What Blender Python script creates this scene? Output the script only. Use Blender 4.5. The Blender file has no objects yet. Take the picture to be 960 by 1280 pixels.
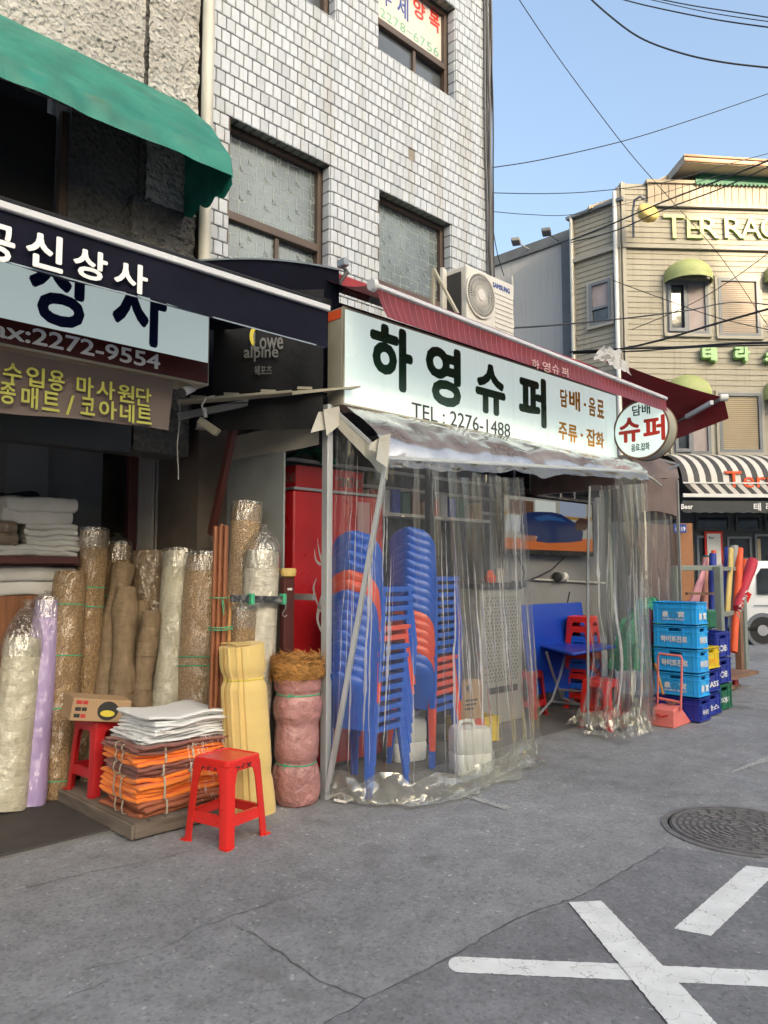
import bpy, bmesh, math, random
from mathutils import Vector, Matrix, noise
R = math.radians
random.seed(7)
scene = bpy.context.scene
col = scene.collection

# ------------------------------------------------------------------ camera
FPX = 960.0                       # focal length in photograph pixels
AY = math.atan(972 / 960)         # angle between the shop fronts (x axis) and the view
TH = math.atan(76 / 960)          # camera tilted up
EYE = 1.45
FW = (math.cos(AY), math.sin(AY)); RT = (math.sin(AY), -math.cos(AY))
cam_d = bpy.data.cameras.new("camera")
cam = bpy.data.objects.new("camera", cam_d); col.objects.link(cam)
cam_d.sensor_fit = 'HORIZONTAL'; cam_d.sensor_width = 36; cam_d.lens = 36
cam_d.clip_start = 0.05; cam_d.clip_end = 2000
cam.location = (0, 0, EYE)
cam.rotation_euler = (math.pi / 2 + TH, 0, AY - math.pi / 2)
scene.camera = cam

# ------------------------------------------------------------------ sky and sun
SUN_EL = 18.0
SUN_AZ = 187.5                    # clockwise from +y: across the street, behind the camera
w = bpy.data.worlds.new("World"); scene.world = w; w.use_nodes = True
nt = w.node_tree; bg = nt.nodes["Background"]
sky = nt.nodes.new("ShaderNodeTexSky"); sky.sky_type = 'NISHITA'; sky.sun_disc = False
sky.sun_elevation = R(SUN_EL); sky.sun_rotation = R(SUN_AZ); sky.air_density = 1.0; sky.dust_density = 9.0; sky.ozone_density = 1.0
sky.altitude = 30
tint = nt.nodes.new("ShaderNodeMix"); tint.data_type = 'RGBA'; tint.blend_type = 'MULTIPLY'; tint.inputs[0].default_value = 1
tint.inputs[7].default_value = (0.875, 0.90, 0.89, 1)      # camera white balance
nt.links.new(sky.outputs[0], tint.inputs[6]); nt.links.new(tint.outputs[2], bg.inputs[0])
bg.inputs[1].default_value = 0.15
sd = bpy.data.lights.new("sun", 'SUN'); sd.energy = 2.0; sd.angle = R(0.55); sd.color = (1, .78, .54)
so = bpy.data.objects.new("sun", sd); col.objects.link(so)
az = R(SUN_AZ)
to_sun = Vector((math.sin(az) * math.cos(R(SUN_EL)), math.cos(az) * math.cos(R(SUN_EL)), math.sin(R(SUN_EL))))
so.rotation_euler = (-to_sun).to_track_quat('-Z', 'Y').to_euler()
so.location = (0, -10, 20)
vs = scene.view_settings
vs.view_transform = 'Standard'; vs.look = 'None'; vs.gamma = 1; vs.exposure = 1.98
scene.display_settings.display_device = 'sRGB'
scene.cycles.max_bounces = 10; scene.cycles.transparent_max_bounces = 40
scene.cycles.diffuse_bounces = 4; scene.cycles.glossy_bounces = 4; scene.cycles.caustics_reflective = False
scene.cycles.use_denoising = True

# ------------------------------------------------------------------ measuring: a ray through a point of the photograph met with a real plane
def ray(px, py):
    u = (px - 480) / FPX; v = (640 - py) / FPX
    h = math.cos(TH) - v * math.sin(TH); z = math.sin(TH) + v * math.cos(TH)
    return Vector((h * FW[0] + u * RT[0], h * FW[1] + u * RT[1], z))
def P(px, py, X=None, Y=None, Z=None, D=None, pl=None):
    d = ray(px, py); o = Vector((0, 0, EYE))
    if X is not None: t = X / d.x
    elif Y is not None: t = Y / d.y
    elif Z is not None: t = (Z - EYE) / d.z
    elif D is not None: t = D / (d.x * FW[0] + d.y * FW[1])
    else:
        p0, n = pl; t = (p0 - o).dot(n) / d.dot(n)
    return o + d * t

# ------------------------------------------------------------------ mesh building
class MB:
    def __init__(s): s.v = []; s.f = []; s.var = None
    def add(s, vs_, fs):
        b = len(s.v); s.v += [Vector(q) for q in vs_]; s.f += [tuple(b + i for i in f) for f in fs]; return s
    def box(s, x0, x1, y0, y1, z0, z1):
        return s.add([(x0,y0,z0),(x1,y0,z0),(x1,y1,z0),(x0,y1,z0),(x0,y0,z1),(x1,y0,z1),(x1,y1,z1),(x0,y1,z1)],
                     [(0,3,2,1),(4,5,6,7),(0,1,5,4),(1,2,6,5),(2,3,7,6),(3,0,4,7)])
    def obox(s, c, size, rot=None):
        c = Vector(c); a, b, d = [q / 2 for q in size]
        m = rot if rot is not None else Matrix.Identity(3)
        pts = [c + m @ Vector(p) for p in [(-a,-b,-d),(a,-b,-d),(a,b,-d),(-a,b,-d),(-a,-b,d),(a,-b,d),(a,b,d),(-a,b,d)]]
        return s.add(pts, [(0,3,2,1),(4,5,6,7),(0,1,5,4),(1,2,6,5),(2,3,7,6),(3,0,4,7)])
    def bar(s, a, b, wd, ht, up=(0,0,1)):
        a = Vector(a); b = Vector(b); d = (b - a); L = d.length; d.normalize()
        u = Vector(up); sx = d.cross(u)
        if sx.length < 1e-4: sx = d.cross(Vector((0, 1, 0)))
        sx.normalize(); u = sx.cross(d)
        m = Matrix((d, sx, u)).transposed()
        return s.obox((a + b) / 2, (L, wd, ht), m)
    def loft(s, secs, closed=True, cap=True, capb=True):
        n = len(secs[0]); b = len(s.v)
        for q in secs: s.v += [Vector(p) for p in q]
        for i in range(len(secs) - 1):
            for j in range(n if closed else n - 1):
                k = (j + 1) % n
                s.f.append((b+i*n+j, b+i*n+k, b+(i+1)*n+k, b+(i+1)*n+j))
        if cap and closed:
            if capb: s.f.append(tuple(b + j for j in reversed(range(n))))
            s.f.append(tuple(b + (len(secs)-1)*n + j for j in range(n)))
        return s
    def tube(s, pts, r, n=8, cap=True):
        pts = [Vector(p) for p in pts]; secs = []; ref = None
        for i, p in enumerate(pts):
            d = (pts[min(i+1, len(pts)-1)] - pts[max(i-1, 0)]).normalized()
            if ref is None: ref = d.orthogonal().normalized()
            ref = (ref - d * ref.dot(d)).normalized(); bi = d.cross(ref)
            rr = r[i] if isinstance(r, (list, tuple)) else r
            secs.append([p + (ref * math.cos(t) + bi * math.sin(t)) * rr for t in [2*math.pi*k/n for k in range(n)]])
        return s.loft(secs, True, cap)
    def sheet(s, fn, nu, nv):
        b = len(s.v)
        for i in range(nu + 1):
            for j in range(nv + 1): s.v.append(Vector(fn(i/nu, j/nv)))
        for i in range(nu):
            for j in range(nv):
                s.f.append((b+i*(nv+1)+j, b+(i+1)*(nv+1)+j, b+(i+1)*(nv+1)+j+1, b+i*(nv+1)+j+1))
        return s
    def prism(s, poly, fr, d0, d1):
        """poly: 2-D points in the frame fr=(O,U,V,N); extruded from d0 to d1 along N"""
        O, U, V, N = fr; n = len(poly)
        a = [O + U*p[0] + V*p[1] + N*d0 for p in poly]; c = [O + U*p[0] + V*p[1] + N*d1 for p in poly]
        return s.add(a + c, [tuple(reversed(range(n))), tuple(range(n, 2*n))] + [(i, (i+1) % n, n+(i+1) % n, n+i) for i in range(n)])
    def lathe(s, prof, c=(0,0,0), n=24, axis='z'):
        c = Vector(c); secs = []
        for r_, h_ in prof:
            q = []
            for k in range(n):
                t = 2*math.pi*k/n; a, b_ = r_*math.cos(t), r_*math.sin(t)
                q.append(c + (Vector((a, b_, h_)) if axis == 'z' else Vector((a, h_, b_)) if axis == 'y' else Vector((h_, a, b_))))
            secs.append(q)
        return s.loft(secs)
    def build(s, name, m, parent=None, smooth=False, bev=0, solid=0, local=False, fix=True, segs=1):
        me = bpy.data.meshes.new(name)
        vs_ = s.v; o = bpy.data.objects.new(name, me)
        if parent is not None:
            if not local:
                inv = world_matrix(parent).inverted(); vs_ = [inv @ q for q in vs_]
            o.parent = parent
        elif not local:
            lo = [min(q[i] for q in vs_) for i in range(3)]; hi = [max(q[i] for q in vs_) for i in range(3)]
            c = Vector(((lo[0]+hi[0])/2, (lo[1]+hi[1])/2, lo[2])); vs_ = [q - c for q in vs_]; o.location = c
        me.from_pydata([tuple(q) for q in vs_], [], s.f)
        if fix or bev or solid:
            bm = bmesh.new(); bm.from_mesh(me)
            if fix: bmesh.ops.recalc_face_normals(bm, faces=bm.faces)
            if bev:
                ed = [e for e in bm.edges if len(e.link_faces) == 2 and e.calc_face_angle(0) > R(28)]
                bmesh.ops.bevel(bm, geom=ed, offset=bev, segments=segs, affect='EDGES', profile=.5, clamp_overlap=True)
            if solid:
                bmesh.ops.solidify(bm, geom=bm.faces[:], thickness=solid)
            bm.to_mesh(me); bm.free()
        if smooth:
            me.polygons.foreach_set('use_smooth', [True] * len(me.polygons)); me.set_sharp_from_angle(angle=R(smooth if smooth > 1 else 40))
        if m is not None: me.materials.append(m)
        col.objects.link(o)
        return o
def world_matrix(o):
    m = Matrix.LocRotScale(o.location, o.rotation_euler, o.scale)
    return world_matrix(o.parent) @ m if o.parent else m
def tag(o, label, cat, group=None, kind=None):
    if label: o['label'] = label
    if cat: o['category'] = cat
    if group: o['group'] = group
    if kind: o['kind'] = kind
    return o
def thing(name, label, cat, loc=(0,0,0), rz=0, group=None, rot=None):
    o = bpy.data.objects.new(name, None); col.objects.link(o); o.empty_display_size = .1
    o.location = loc; o.rotation_euler = rot if rot else (0, 0, rz)
    return tag(o, label, cat, group)
def struct(o): o['kind'] = 'structure'; return o
def stuff(o): o['kind'] = 'stuff'; return o
def copy_tree(o, parent=None, skip=()):
    c = o.copy(); col.objects.link(c); c.parent = parent
    for ch in list(o.children):
        if ch.name.split('.')[0] in skip: continue
        copy_tree(ch, c, skip)
    return c
def retint(root, mold, mnew):
    for ch in root.children:
        if ch.type == 'MESH' and ch.data.materials and ch.data.materials[0] == mold:
            ch.material_slots[0].link = 'OBJECT'; ch.material_slots[0].material = mnew
def pn(x, y, z, sc=1.0): return noise.noise(Vector((x*sc, y*sc, z*sc)))
def lerp(a, b, t): return a + (b - a) * t
def frame(O, U, V):
    U = Vector(U).normalized(); V = Vector(V).normalized(); return (Vector(O), U, V, U.cross(V))
FRY = lambda Y: frame((0, Y, 0), (1, 0, 0), (0, 0, 1))          # facade facing -y: u = X, v = Z (normal -y)
_fc = {}
def text(s, fr, u0, u1, v0, v1, m, parent, bold=0.0, d=0.004, name="lettering", off=0.0, shear=0, fit=True):
    """letters as real raised shapes; the text's box is fitted to u0..u1 x v0..v1 in the frame"""
    key = (s, 0, shear)
    if key not in _fc:
        cu = bpy.data.curves.new("t", 'FONT'); cu.body = s; cu.size = 1; cu.extrude = .5; cu.resolution_u = 3; cu.shear = shear
        ob = bpy.data.objects.new("t", cu); col.objects.link(ob)
        dg = bpy.context.evaluated_depsgraph_get(); me = bpy.data.meshes.new_from_object(ob.evaluated_get(dg))
        _fc[key] = ([q.co.copy() for q in me.vertices], [tuple(p.vertices) for p in me.polygons])
        bpy.data.objects.remove(ob); bpy.data.curves.remove(cu); bpy.data.meshes.remove(me)
    vs_, fs = _fc[key]
    x0 = min(q.x for q in vs_); x1 = max(q.x for q in vs_); y0 = min(q.y for q in vs_); y1 = max(q.y for q in vs_)
    O, U, V, N = fr; mb = MB()
    bo = max(0, bold)*.9
    x0 -= bo; x1 += bo; y0 -= bo; y1 += bo
    sx = (u1-u0)/(x1-x0); sy = (v1-v0)/(y1-y0) if fit else sx
    sh = [(0,0)] + ([(bo*math.cos(R(45*k+8)), bo*math.sin(R(45*k+8))) for k in range(8)] if bo > .004 else [])
    for k, (ax, ay) in enumerate(sh):
        mb.add([O + U*(u0+(q.x+ax-x0)*sx) + V*(v0+(q.y+ay-y0)*sy) + N*(off+(q.z+.5)*(d-.00012*k)) for q in vs_], fs)
    return mb.build(name, m, parent, fix=False)

# ------------------------------------------------------------------ materials
def nodes(name):
    m = bpy.data.materials.new(name); m.use_nodes = True; t = m.node_tree
    return m, t, t.nodes["Principled BSDF"]
def ramp(t, src, stops):
    r_ = t.nodes.new("ShaderNodeValToRGB"); e = r_.color_ramp.elements
    while len(e) < len(stops): e.new(.5)
    for k, (p, c) in enumerate(stops): e[k].position = p; e[k].color = (*c, 1) if len(c) == 3 else c
    t.links.new(src, r_.inputs[0]); return r_.outputs[0]
def tex(t, kind, scale, coord='Object', detail=4, stretch=None, **k):
    tc = t.nodes.new("ShaderNodeTexCoord") if coord != 'World' else t.nodes.new("ShaderNodeNewGeometry")
    src = tc.outputs['Position' if coord == 'World' else coord]
    if stretch:
        mp = t.nodes.new("ShaderNodeMapping"); mp.inputs['Scale'].default_value = stretch; t.links.new(src, mp.inputs[0]); src = mp.outputs[0]
    n = t.nodes.new({'noise': "ShaderNodeTexNoise", 'voronoi': "ShaderNodeTexVoronoi", 'wave': "ShaderNodeTexWave"}[kind])
    n.inputs['Scale'].default_value = scale
    if kind in ('noise', 'wave'): n.inputs['Detail'].default_value = detail
    for a, b in k.items(): setattr(n, a, b)
    t.links.new(src, n.inputs['Vector']); return n
def bumpn(t, b, h, strength, dist=.01):
    n = t.nodes.new("ShaderNodeBump"); n.inputs['Strength'].default_value = strength; n.inputs['Distance'].default_value = dist
    t.links.new(h, n.inputs['Height'])
    prev = b.inputs['Normal'].links
    if prev: t.links.new(prev[0].from_socket, n.inputs['Normal'])
    t.links.new(n.outputs[0], b.inputs['Normal']); return n
def mixc(t, f, a, b, mode='MIX'):
    n = t.nodes.new("ShaderNodeMix"); n.data_type = 'RGBA'; n.blend_type = mode
    for i, v in ((0, f), (6, a), (7, b)):
        if isinstance(v, (int, float)): n.inputs[i].default_value = v
        elif isinstance(v, tuple): n.inputs[i].default_value = (*v, 1)
        else: t.links.new(v, n.inputs[i])
    return n.outputs[2]
def pbr(name, c, rough=.6, metal=0, var=.12, vs_=3.0, bump=0, bs=60, bd=.003, coat=0, dirt=None, dirts=1.5, streak=None, stretch=None, coord='Object', sheen=0, spec=None, trans=0):
    m, t, b = nodes(name)
    n = tex(t, 'noise', vs_, coord, 6, stretch)
    lo = tuple(q * (1 - var) for q in c); hi = tuple(min(1, q * (1 + var)) for q in c)
    cs = ramp(t, n.outputs[0], [(.3, lo), (.7, hi)])
    if dirt:
        dn = tex(t, 'noise', dirts, coord, 8); fac = ramp(t, dn.outputs[0], [(.48, (0,0,0)), (.72, (1,1,1))]); cs = mixc(t, fac, cs, dirt)
    if streak:
        dn = tex(t, 'noise', 1, coord, 6, (14, 14, .9)); fac = ramp(t, dn.outputs[0], [(.52, (0,0,0)), (.75, (.7,.7,.7))]); cs = mixc(t, fac, cs, streak)
    t.links.new(cs, b.inputs['Base Color']); b.inputs['Metallic'].default_value = metal
    rn = tex(t, 'noise', vs_*2.7, coord, 5); rr = t.nodes.new("ShaderNodeMapRange"); t.links.new(rn.outputs[0], rr.inputs[0])
    rr.inputs[3].default_value = max(.03, rough-.12); rr.inputs[4].default_value = min(1, rough+.12); t.links.new(rr.outputs[0], b.inputs['Roughness'])
    if coat: b.inputs['Coat Weight'].default_value = coat; b.inputs['Coat Roughness'].default_value = .15
    if sheen: b.inputs['Sheen Weight'].default_value = sheen
    if spec is not None: b.inputs['Specular IOR Level'].default_value = spec
    if bump:
        bn = tex(t, 'noise', bs, coord, 5, stretch); bumpn(t, b, bn.outputs[0], bump, bd)
    return m
def asphalt(name="asphalt", lo=(.225,.229,.238), hi=(.292,.297,.308)):
    m, t, b = nodes(name)
    big = tex(t, 'noise', .55, 'World', 6); mid = tex(t, 'noise', 5, 'World', 6); fine = tex(t, 'voronoi', 240, 'World'); fn = tex(t, 'noise', 120, 'World', 6)
    c = ramp(t, big.outputs[0], [(.35, lo), (.65, hi)])
    c = mixc(t, .75, c, ramp(t, mid.outputs[0], [(.25, (.72,.72,.72)), (.75, (1.2,1.2,1.2))]), 'MULTIPLY')
    sp = ramp(t, tex(t, 'voronoi', 75, 'World').outputs['Color'], [(.0, (.66,.66,.67)), (.35, (.94,.94,.94)), (.88, (1.08,1.08,1.08)), (1, (2.0,1.97,1.9))])
    c = mixc(t, 1.0, c, sp, 'MULTIPLY')
    sp2 = ramp(t, tex(t, 'voronoi', 34, 'World').outputs['Color'], [(.0, (.88,.88,.88)), (.6, (1,1,1)), (.97, (1.03,1.03,1.03)), (1, (1.6,1.6,1.58))]); c = mixc(t, 1.0, c, sp2, 'MULTIPLY')
    st = tex(t, 'noise', 1.9, 'World', 5); sf = ramp(t, st.outputs[0], [(.62, (0,0,0)), (.70, (.5,.5,.5))]); c = mixc(t, sf, c, (.11,.108,.108))
    t.links.new(c, b.inputs['Base Color']); b.inputs['Roughness'].default_value = .82
    bumpn(t, b, fine.outputs['Distance'], .5, .004); bumpn(t, b, fn.outputs[0], .6, .004)
    return m
def paint_mat(name, c, wear):
    m, t, b = nodes(name)
    n = tex(t, 'noise', 9, 'World', 8); c1 = ramp(t, n.outputs[0], [(.3, tuple(q*.82 for q in c)), (.7, c)])
    v = tex(t, 'voronoi', 7, 'World', feature='DISTANCE_TO_EDGE'); 
    nz = tex(t, 'noise', 6, 'World', 5)
    mixv = t.nodes.new("ShaderNodeMix"); mixv.data_type = 'VECTOR'; mixv.inputs[0].default_value = .22
    g = t.nodes.new("ShaderNodeNewGeometry"); t.links.new(g.outputs['Position'], mixv.inputs[4]); t.links.new(nz.outputs['Color'], mixv.inputs[5]); t.links.new(mixv.outputs[1], v.inputs['Vector'])
    cr = ramp(t, v.outputs['Distance'], [(.002, (.75,.75,.75)), (.009, (0,0,0))])
    c2 = mixc(t, cr, c1, (.16,.155,.15))
    sp = tex(t, 'noise', 60, 'World', 6); sf = ramp(t, sp.outputs[0], [(1-wear, (0,0,0)), (1-wear+.06, (1,1,1))]); c2 = mixc(t, sf, c2, (.15,.148,.145))
    t.links.new(c2, b.inputs['Base Color']); b.inputs['Roughness'].default_value = .7; bumpn(t, b, sp.outputs[0], .5, .003)
    return m
def film(name, tintc=(.93,.93,.9), refl=1.5, milk=.05, rough=.06, wr=.35, wscale=9, mst=(4,4,.4), msc=4, dc=(.8,.8,.76)):
    """clear PVC film: mostly see-through, mirror-like along its folds, a little milky"""
    m, t, b = nodes(name); t.nodes.remove(b); out = t.nodes["Material Output"]
    tr = t.nodes.new("ShaderNodeBsdfTransparent"); tr.inputs[0].default_value = (*tintc, 1)
    gl = t.nodes.new("ShaderNodeBsdfGlossy"); gl.inputs[0].default_value = (1,1,1,1); gl.inputs['Roughness'].default_value = rough
    df = t.nodes.new("ShaderNodeBsdfTranslucent"); df.inputs[0].default_value = (*dc,1)
    d2 = t.nodes.new("ShaderNodeBsdfDiffuse"); d2.inputs[0].default_value = (*dc,1)
    n = tex(t, 'noise', wscale, 'Object', 3, (1.6,1.6,.35)); bp = t.nodes.new("ShaderNodeBump"); bp.inputs['Strength'].default_value = wr; bp.inputs['Distance'].default_value = .03
    t.links.new(n.outputs[0], bp.inputs['Height'])
    for q in (gl, df, d2): t.links.new(bp.outputs[0], q.inputs['Normal'])
    lw = t.nodes.new("ShaderNodeLayerWeight"); lw.inputs[0].default_value = .5; t.links.new(bp.outputs[0], lw.inputs['Normal'])     # two-sided Schlick term
    pw = t.nodes.new("ShaderNodeMath"); pw.operation = 'POWER'; t.links.new(lw.outputs['Facing'], pw.inputs[0]); pw.inputs[1].default_value = 4.0
    f0 = ((refl-1)/(refl+1))**2*2; ma = t.nodes.new("ShaderNodeMath"); ma.operation = 'MULTIPLY_ADD'; t.links.new(pw.outputs[0], ma.inputs[0]); ma.inputs[1].default_value = .85-f0; ma.inputs[2].default_value = f0
    a0 = t.nodes.new("ShaderNodeMixShader"); a0.inputs[0].default_value = .5; t.links.new(df.outputs[0], a0.inputs[1]); t.links.new(d2.outputs[0], a0.inputs[2])
    mn = tex(t, 'noise', msc, 'Object', 4, mst); mf = ramp(t, mn.outputs[0], [(.35, (milk*.6,)*3), (.75, (min(1, milk*1.5),)*3)])
    a1 = t.nodes.new("ShaderNodeMixShader"); t.links.new(mf, a1.inputs[0]); t.links.new(tr.outputs[0], a1.inputs[1]); t.links.new(a0.outputs[0], a1.inputs[2])
    a2 = t.nodes.new("ShaderNodeMixShader"); t.links.new(ma.outputs[0], a2.inputs[0]); t.links.new(a1.outputs[0], a2.inputs[1]); t.links.new(gl.outputs[0], a2.inputs[2])
    t.links.new(a2.outputs[0], out.inputs[0]); return m
def wrapmat(name, c, c2, kind='coir', coat=.8):
    """fabric or coir seen through tight crinkled clear wrap"""
    m, t, b = nodes(name)
    if kind == 'coir':
        v = tex(t, 'voronoi', 120, 'Object', stretch=(1,1,.8)); cs = ramp(t, v.outputs['Color'], [(.1, c), (.55, c2), (.95, tuple(min(1,q*1.35) for q in c2))])
        bumpn(t, b, v.outputs['Distance'], .8, .012)
    else:
        v = tex(t, 'noise', 30, 'Object', 5, (1,1,.15)); cs = ramp(t, v.outputs[0], [(.3, c), (.7, c2)])
        if kind == 'weave': wv = tex(t, 'wave', 60, 'Object', 0, bands_direction='Z'); bumpn(t, b, wv.outputs[0], .25, .004); w2 = tex(t, 'noise', 9, 'Object', 5, (1,1,2.2)); bumpn(t, b, w2.outputs[0], .8, .03)
        bumpn(t, b, v.outputs[0], .3, .006)
    t.links.new(cs, b.inputs['Base Color']); b.inputs['Roughness'].default_value = .85
    if coat:
        b.inputs['Coat Weight'].default_value = .75 if kind == 'coir' else 1; b.inputs['Coat IOR'].default_value = 1.45+coat*.2; b.inputs['Coat Roughness'].default_value = .12
        cn = tex(t, 'noise', 13, 'Object', 4, (1,1,.45), noise_type='RIDGED_MULTIFRACTAL') if False else tex(t, 'voronoi', 16, 'Object', stretch=(1,1,.5), feature='SMOOTH_F1')
        n2 = tex(t, 'noise', 22, 'Object', 3, (1,1,.5))
        ad = t.nodes.new("ShaderNodeMath"); ad.operation = 'ADD'; t.links.new(cn.outputs['Distance'], ad.inputs[0]); t.links.new(n2.outputs[0], ad.inputs[1])
        bp = t.nodes.new("ShaderNodeBump"); bp.inputs['Strength'].default_value = 1; bp.inputs['Distance'].default_value = .022 if kind == 'coir' else .034
        t.links.new(ad.outputs[0], bp.inputs['Height']); t.links.new(bp.outputs[0], b.inputs['Coat Normal'])
    return m
def emis(name, c, s):
    m, t, b = nodes(name); b.inputs['Base Color'].default_value = (.01,.01,.01,1); b.inputs['Emission Color'].default_value = (*c, 1); b.inputs['Emission Strength'].default_value = s
    b.inputs['Roughness'].default_value = .2; return m
def glass(name, c=(.06,.07,.08), rough=.06):
    m, t, b = nodes(name)
    n = tex(t, 'noise', 2.2, 'Object', 2); cs = ramp(t, n.outputs[0], [(.3, tuple(q*.7 for q in c)), (.7, tuple(q*1.4 for q in c))]); t.links.new(cs, b.inputs['Base Color'])
    b.inputs['Roughness'].default_value = rough; b.inputs['Specular IOR Level'].default_value = .9; bumpn(t, b, n.outputs[0], .05, .05); return m
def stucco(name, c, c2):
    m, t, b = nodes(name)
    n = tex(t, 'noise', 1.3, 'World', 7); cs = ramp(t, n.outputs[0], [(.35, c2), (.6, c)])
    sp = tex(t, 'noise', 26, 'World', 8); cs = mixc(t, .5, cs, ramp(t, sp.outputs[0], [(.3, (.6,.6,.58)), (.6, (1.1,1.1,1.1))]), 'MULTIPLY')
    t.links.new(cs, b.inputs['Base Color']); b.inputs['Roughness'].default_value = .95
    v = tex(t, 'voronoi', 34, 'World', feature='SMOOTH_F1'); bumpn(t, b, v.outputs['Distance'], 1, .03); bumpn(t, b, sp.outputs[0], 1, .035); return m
def tilemat(name, base, var=True):
    m, t, b = nodes(name)
    at = t.nodes.new("ShaderNodeAttribute"); at.attribute_name = "var"
    cs = ramp(t, at.outputs['Fac'], [(0, tuple(q*.84 for q in base)), (.25, tuple(q*.95 for q in base)), (1, tuple(min(1, q*1.05) for q in base))])
    n = tex(t, 'noise', 1, 'World', 6, (5, 5, .6)); f = ramp(t, n.outputs[0], [(.50, (0,0,0)), (.75, (.5,.5,.5))]); cs = mixc(t, f, cs, (.30,.27,.21))
    n2 = tex(t, 'noise', 40, 'World', 4); cs = mixc(t, .3, cs, ramp(t, n2.outputs[0], [(.3, (.8,.8,.8)), (.7, (1.1,1.1,1.1))]), 'MULTIPLY')
    t.links.new(cs, b.inputs['Base Color']); b.inputs['Roughness'].default_value = .28; bumpn(t, b, n2.outputs[0], .12, .004); return m
def face_glow(m, c, s_):
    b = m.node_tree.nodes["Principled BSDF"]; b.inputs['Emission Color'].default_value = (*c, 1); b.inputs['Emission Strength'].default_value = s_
M = {}
M['asphalt'] = asphalt(); M['asphalt2'] = asphalt('asphalt_patch', (.176,.180,.191), (.228,.232,.245))
M['paint'] = paint_mat("road_paint", (.76,.77,.76), .33); M['oldpaint'] = paint_mat("faded_paint", (.42,.43,.42), .46)
M['crack'] = pbr("crack_dark", (.085,.083,.082), .95)
M['concrete'] = pbr("concrete_floor", (.16,.155,.15), .85, var=.25, bump=.5, bs=40, dirt=(.09,.085,.08))
M['mat'] = pbr("rubber_mat", (.052,.047,.043), .8, var=.2, bump=.4, bs=120)
M['iron'] = pbr("cast_iron", (.19,.182,.186), .55, metal=.35, var=.3, vs_=12, bump=.4, bs=90)
M['iron_dark'] = pbr("iron_recess", (.10,.097,.097), .8)
M['stucco'] = stucco("rough_stucco", (.49,.49,.475), (.36,.355,.335)); M['stucco_d'] = stucco("shaded_stucco", (.13,.13,.125), (.06,.06,.06))  # second stucco: shade of the covered wall painted into the colour
M['grout'] = pbr("grout", (.12,.10,.085), .95, var=.3, bump=.5)
M['tile'] = tilemat("glazed_tile", (.465,.51,.57)); M['tile_green'] = tilemat("dark_grey_green_tile", (.20,.24,.20)); M['tile_miss'] = pbr("tile_bed", (.24,.22,.19), .9, bump=.8, bs=50)
M['brownframe'] = pbr("brown_aluminium", (.085,.060,.048), .45, var=.15)
M['greyframe'] = pbr("blue_grey_frame", (.16,.18,.205), .5)
M['glass'] = glass("window_glass"); M['glassL'] = glass("frosted_glass", (.115,.145,.155), .12); M['lattice'] = pbr("lattice_film", (.33,.39,.395), .5, var=.05)
M['glassW'] = glass("storefront_glass", (.025,.028,.03), .08)
M['green'] = pbr("green_vinyl", (.006,.155,.118), .5, var=.22, vs_=5, bump=.3, bs=14, bd=.01, dirt=(.02,.20,.15), dirts=2.5)
M['navy'] = pbr("navy_fabric", (.006,.007,.017), .75, var=.2, spec=.12, bump=.35, bs=8, bd=.01)
M['navyL'] = pbr("blue_grey_vinyl", (.25,.31,.37), .45, var=.15)
M['dark'] = pbr("dark_tarp", (.010,.011,.013), .65, spec=.2, var=.25, bump=.5, bs=6, bd=.02)
M['white'] = pbr("white_paint", (.72,.72,.70), .45, var=.06); M['whitebar'] = pbr("white_lacquer", (.55,.565,.60), .3, var=.04)
M['cream'] = pbr("cream_sheet", (.42,.40,.31), .5, var=.15, dirt=(.22,.2,.15))
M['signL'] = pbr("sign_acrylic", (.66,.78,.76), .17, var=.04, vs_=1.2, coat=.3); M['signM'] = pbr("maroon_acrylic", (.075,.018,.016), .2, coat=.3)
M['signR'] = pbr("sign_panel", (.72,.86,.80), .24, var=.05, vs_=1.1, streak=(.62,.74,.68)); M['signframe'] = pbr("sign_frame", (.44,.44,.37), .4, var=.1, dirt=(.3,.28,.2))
face_glow(M['signR'], (.84,1,.96), .13); face_glow(M['signL'], (.84,1,.98), .09)      # faint glow added to brighten the sign faces under the awnings
M['tx_navy'] = pbr("navy_letter", (.012,.018,.075), .3, var=.03); M['tx_white'] = pbr("white_letter", (.78,.78,.78), .4, var=.03)
M['tx_green'] = pbr("dark_green_letter", (.011,.078,.038), .3, var=.05); M['tx_grey'] = pbr("charcoal_letter", (.05,.055,.055), .4, var=.03)
M['tx_orange'] = pbr("orange_letter", (.85,.40,.02), .4, var=.05); M['tx_yellow'] = pbr("yellow_letter", (.36,.37,.07), .6, var=.12)
M['tx_red'] = pbr("red_letter", (.66,.035,.018), .35, var=.04); M['tx_pgreen'] = pbr("pale_green_letter", (.16,.42,.29), .5); M['tx_blue'] = pbr("blue_letter", (.03,.07,.30), .4)
M['tx_pink'] = pbr("pale_pink_letter", (.55,.36,.34), .6); M['tx_dull'] = pbr("dull_letter", (.13,.135,.13), .6)
M['banner'] = pbr("maroon_banner", (.100,.076,.070), .65, var=.15, vs_=2, bump=.4, bs=7, bd=.02)
M['shut'] = pbr("grey_shutter", (.52,.50,.475), .45, metal=.3, var=.15, dirt=(.36,.34,.32), stretch=(3,3,.4))
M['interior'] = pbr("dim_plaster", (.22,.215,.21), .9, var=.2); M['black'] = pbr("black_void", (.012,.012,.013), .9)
M['walldark'] = pbr('dark_wall', (.035,.035,.036), .6, var=.4, dirt=(.07,.065,.06), dirts=6); M['wallgrey'] = pbr("grey_wall", (.27,.275,.285), .7, var=.1, dirt=(.2,.2,.2))
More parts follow.
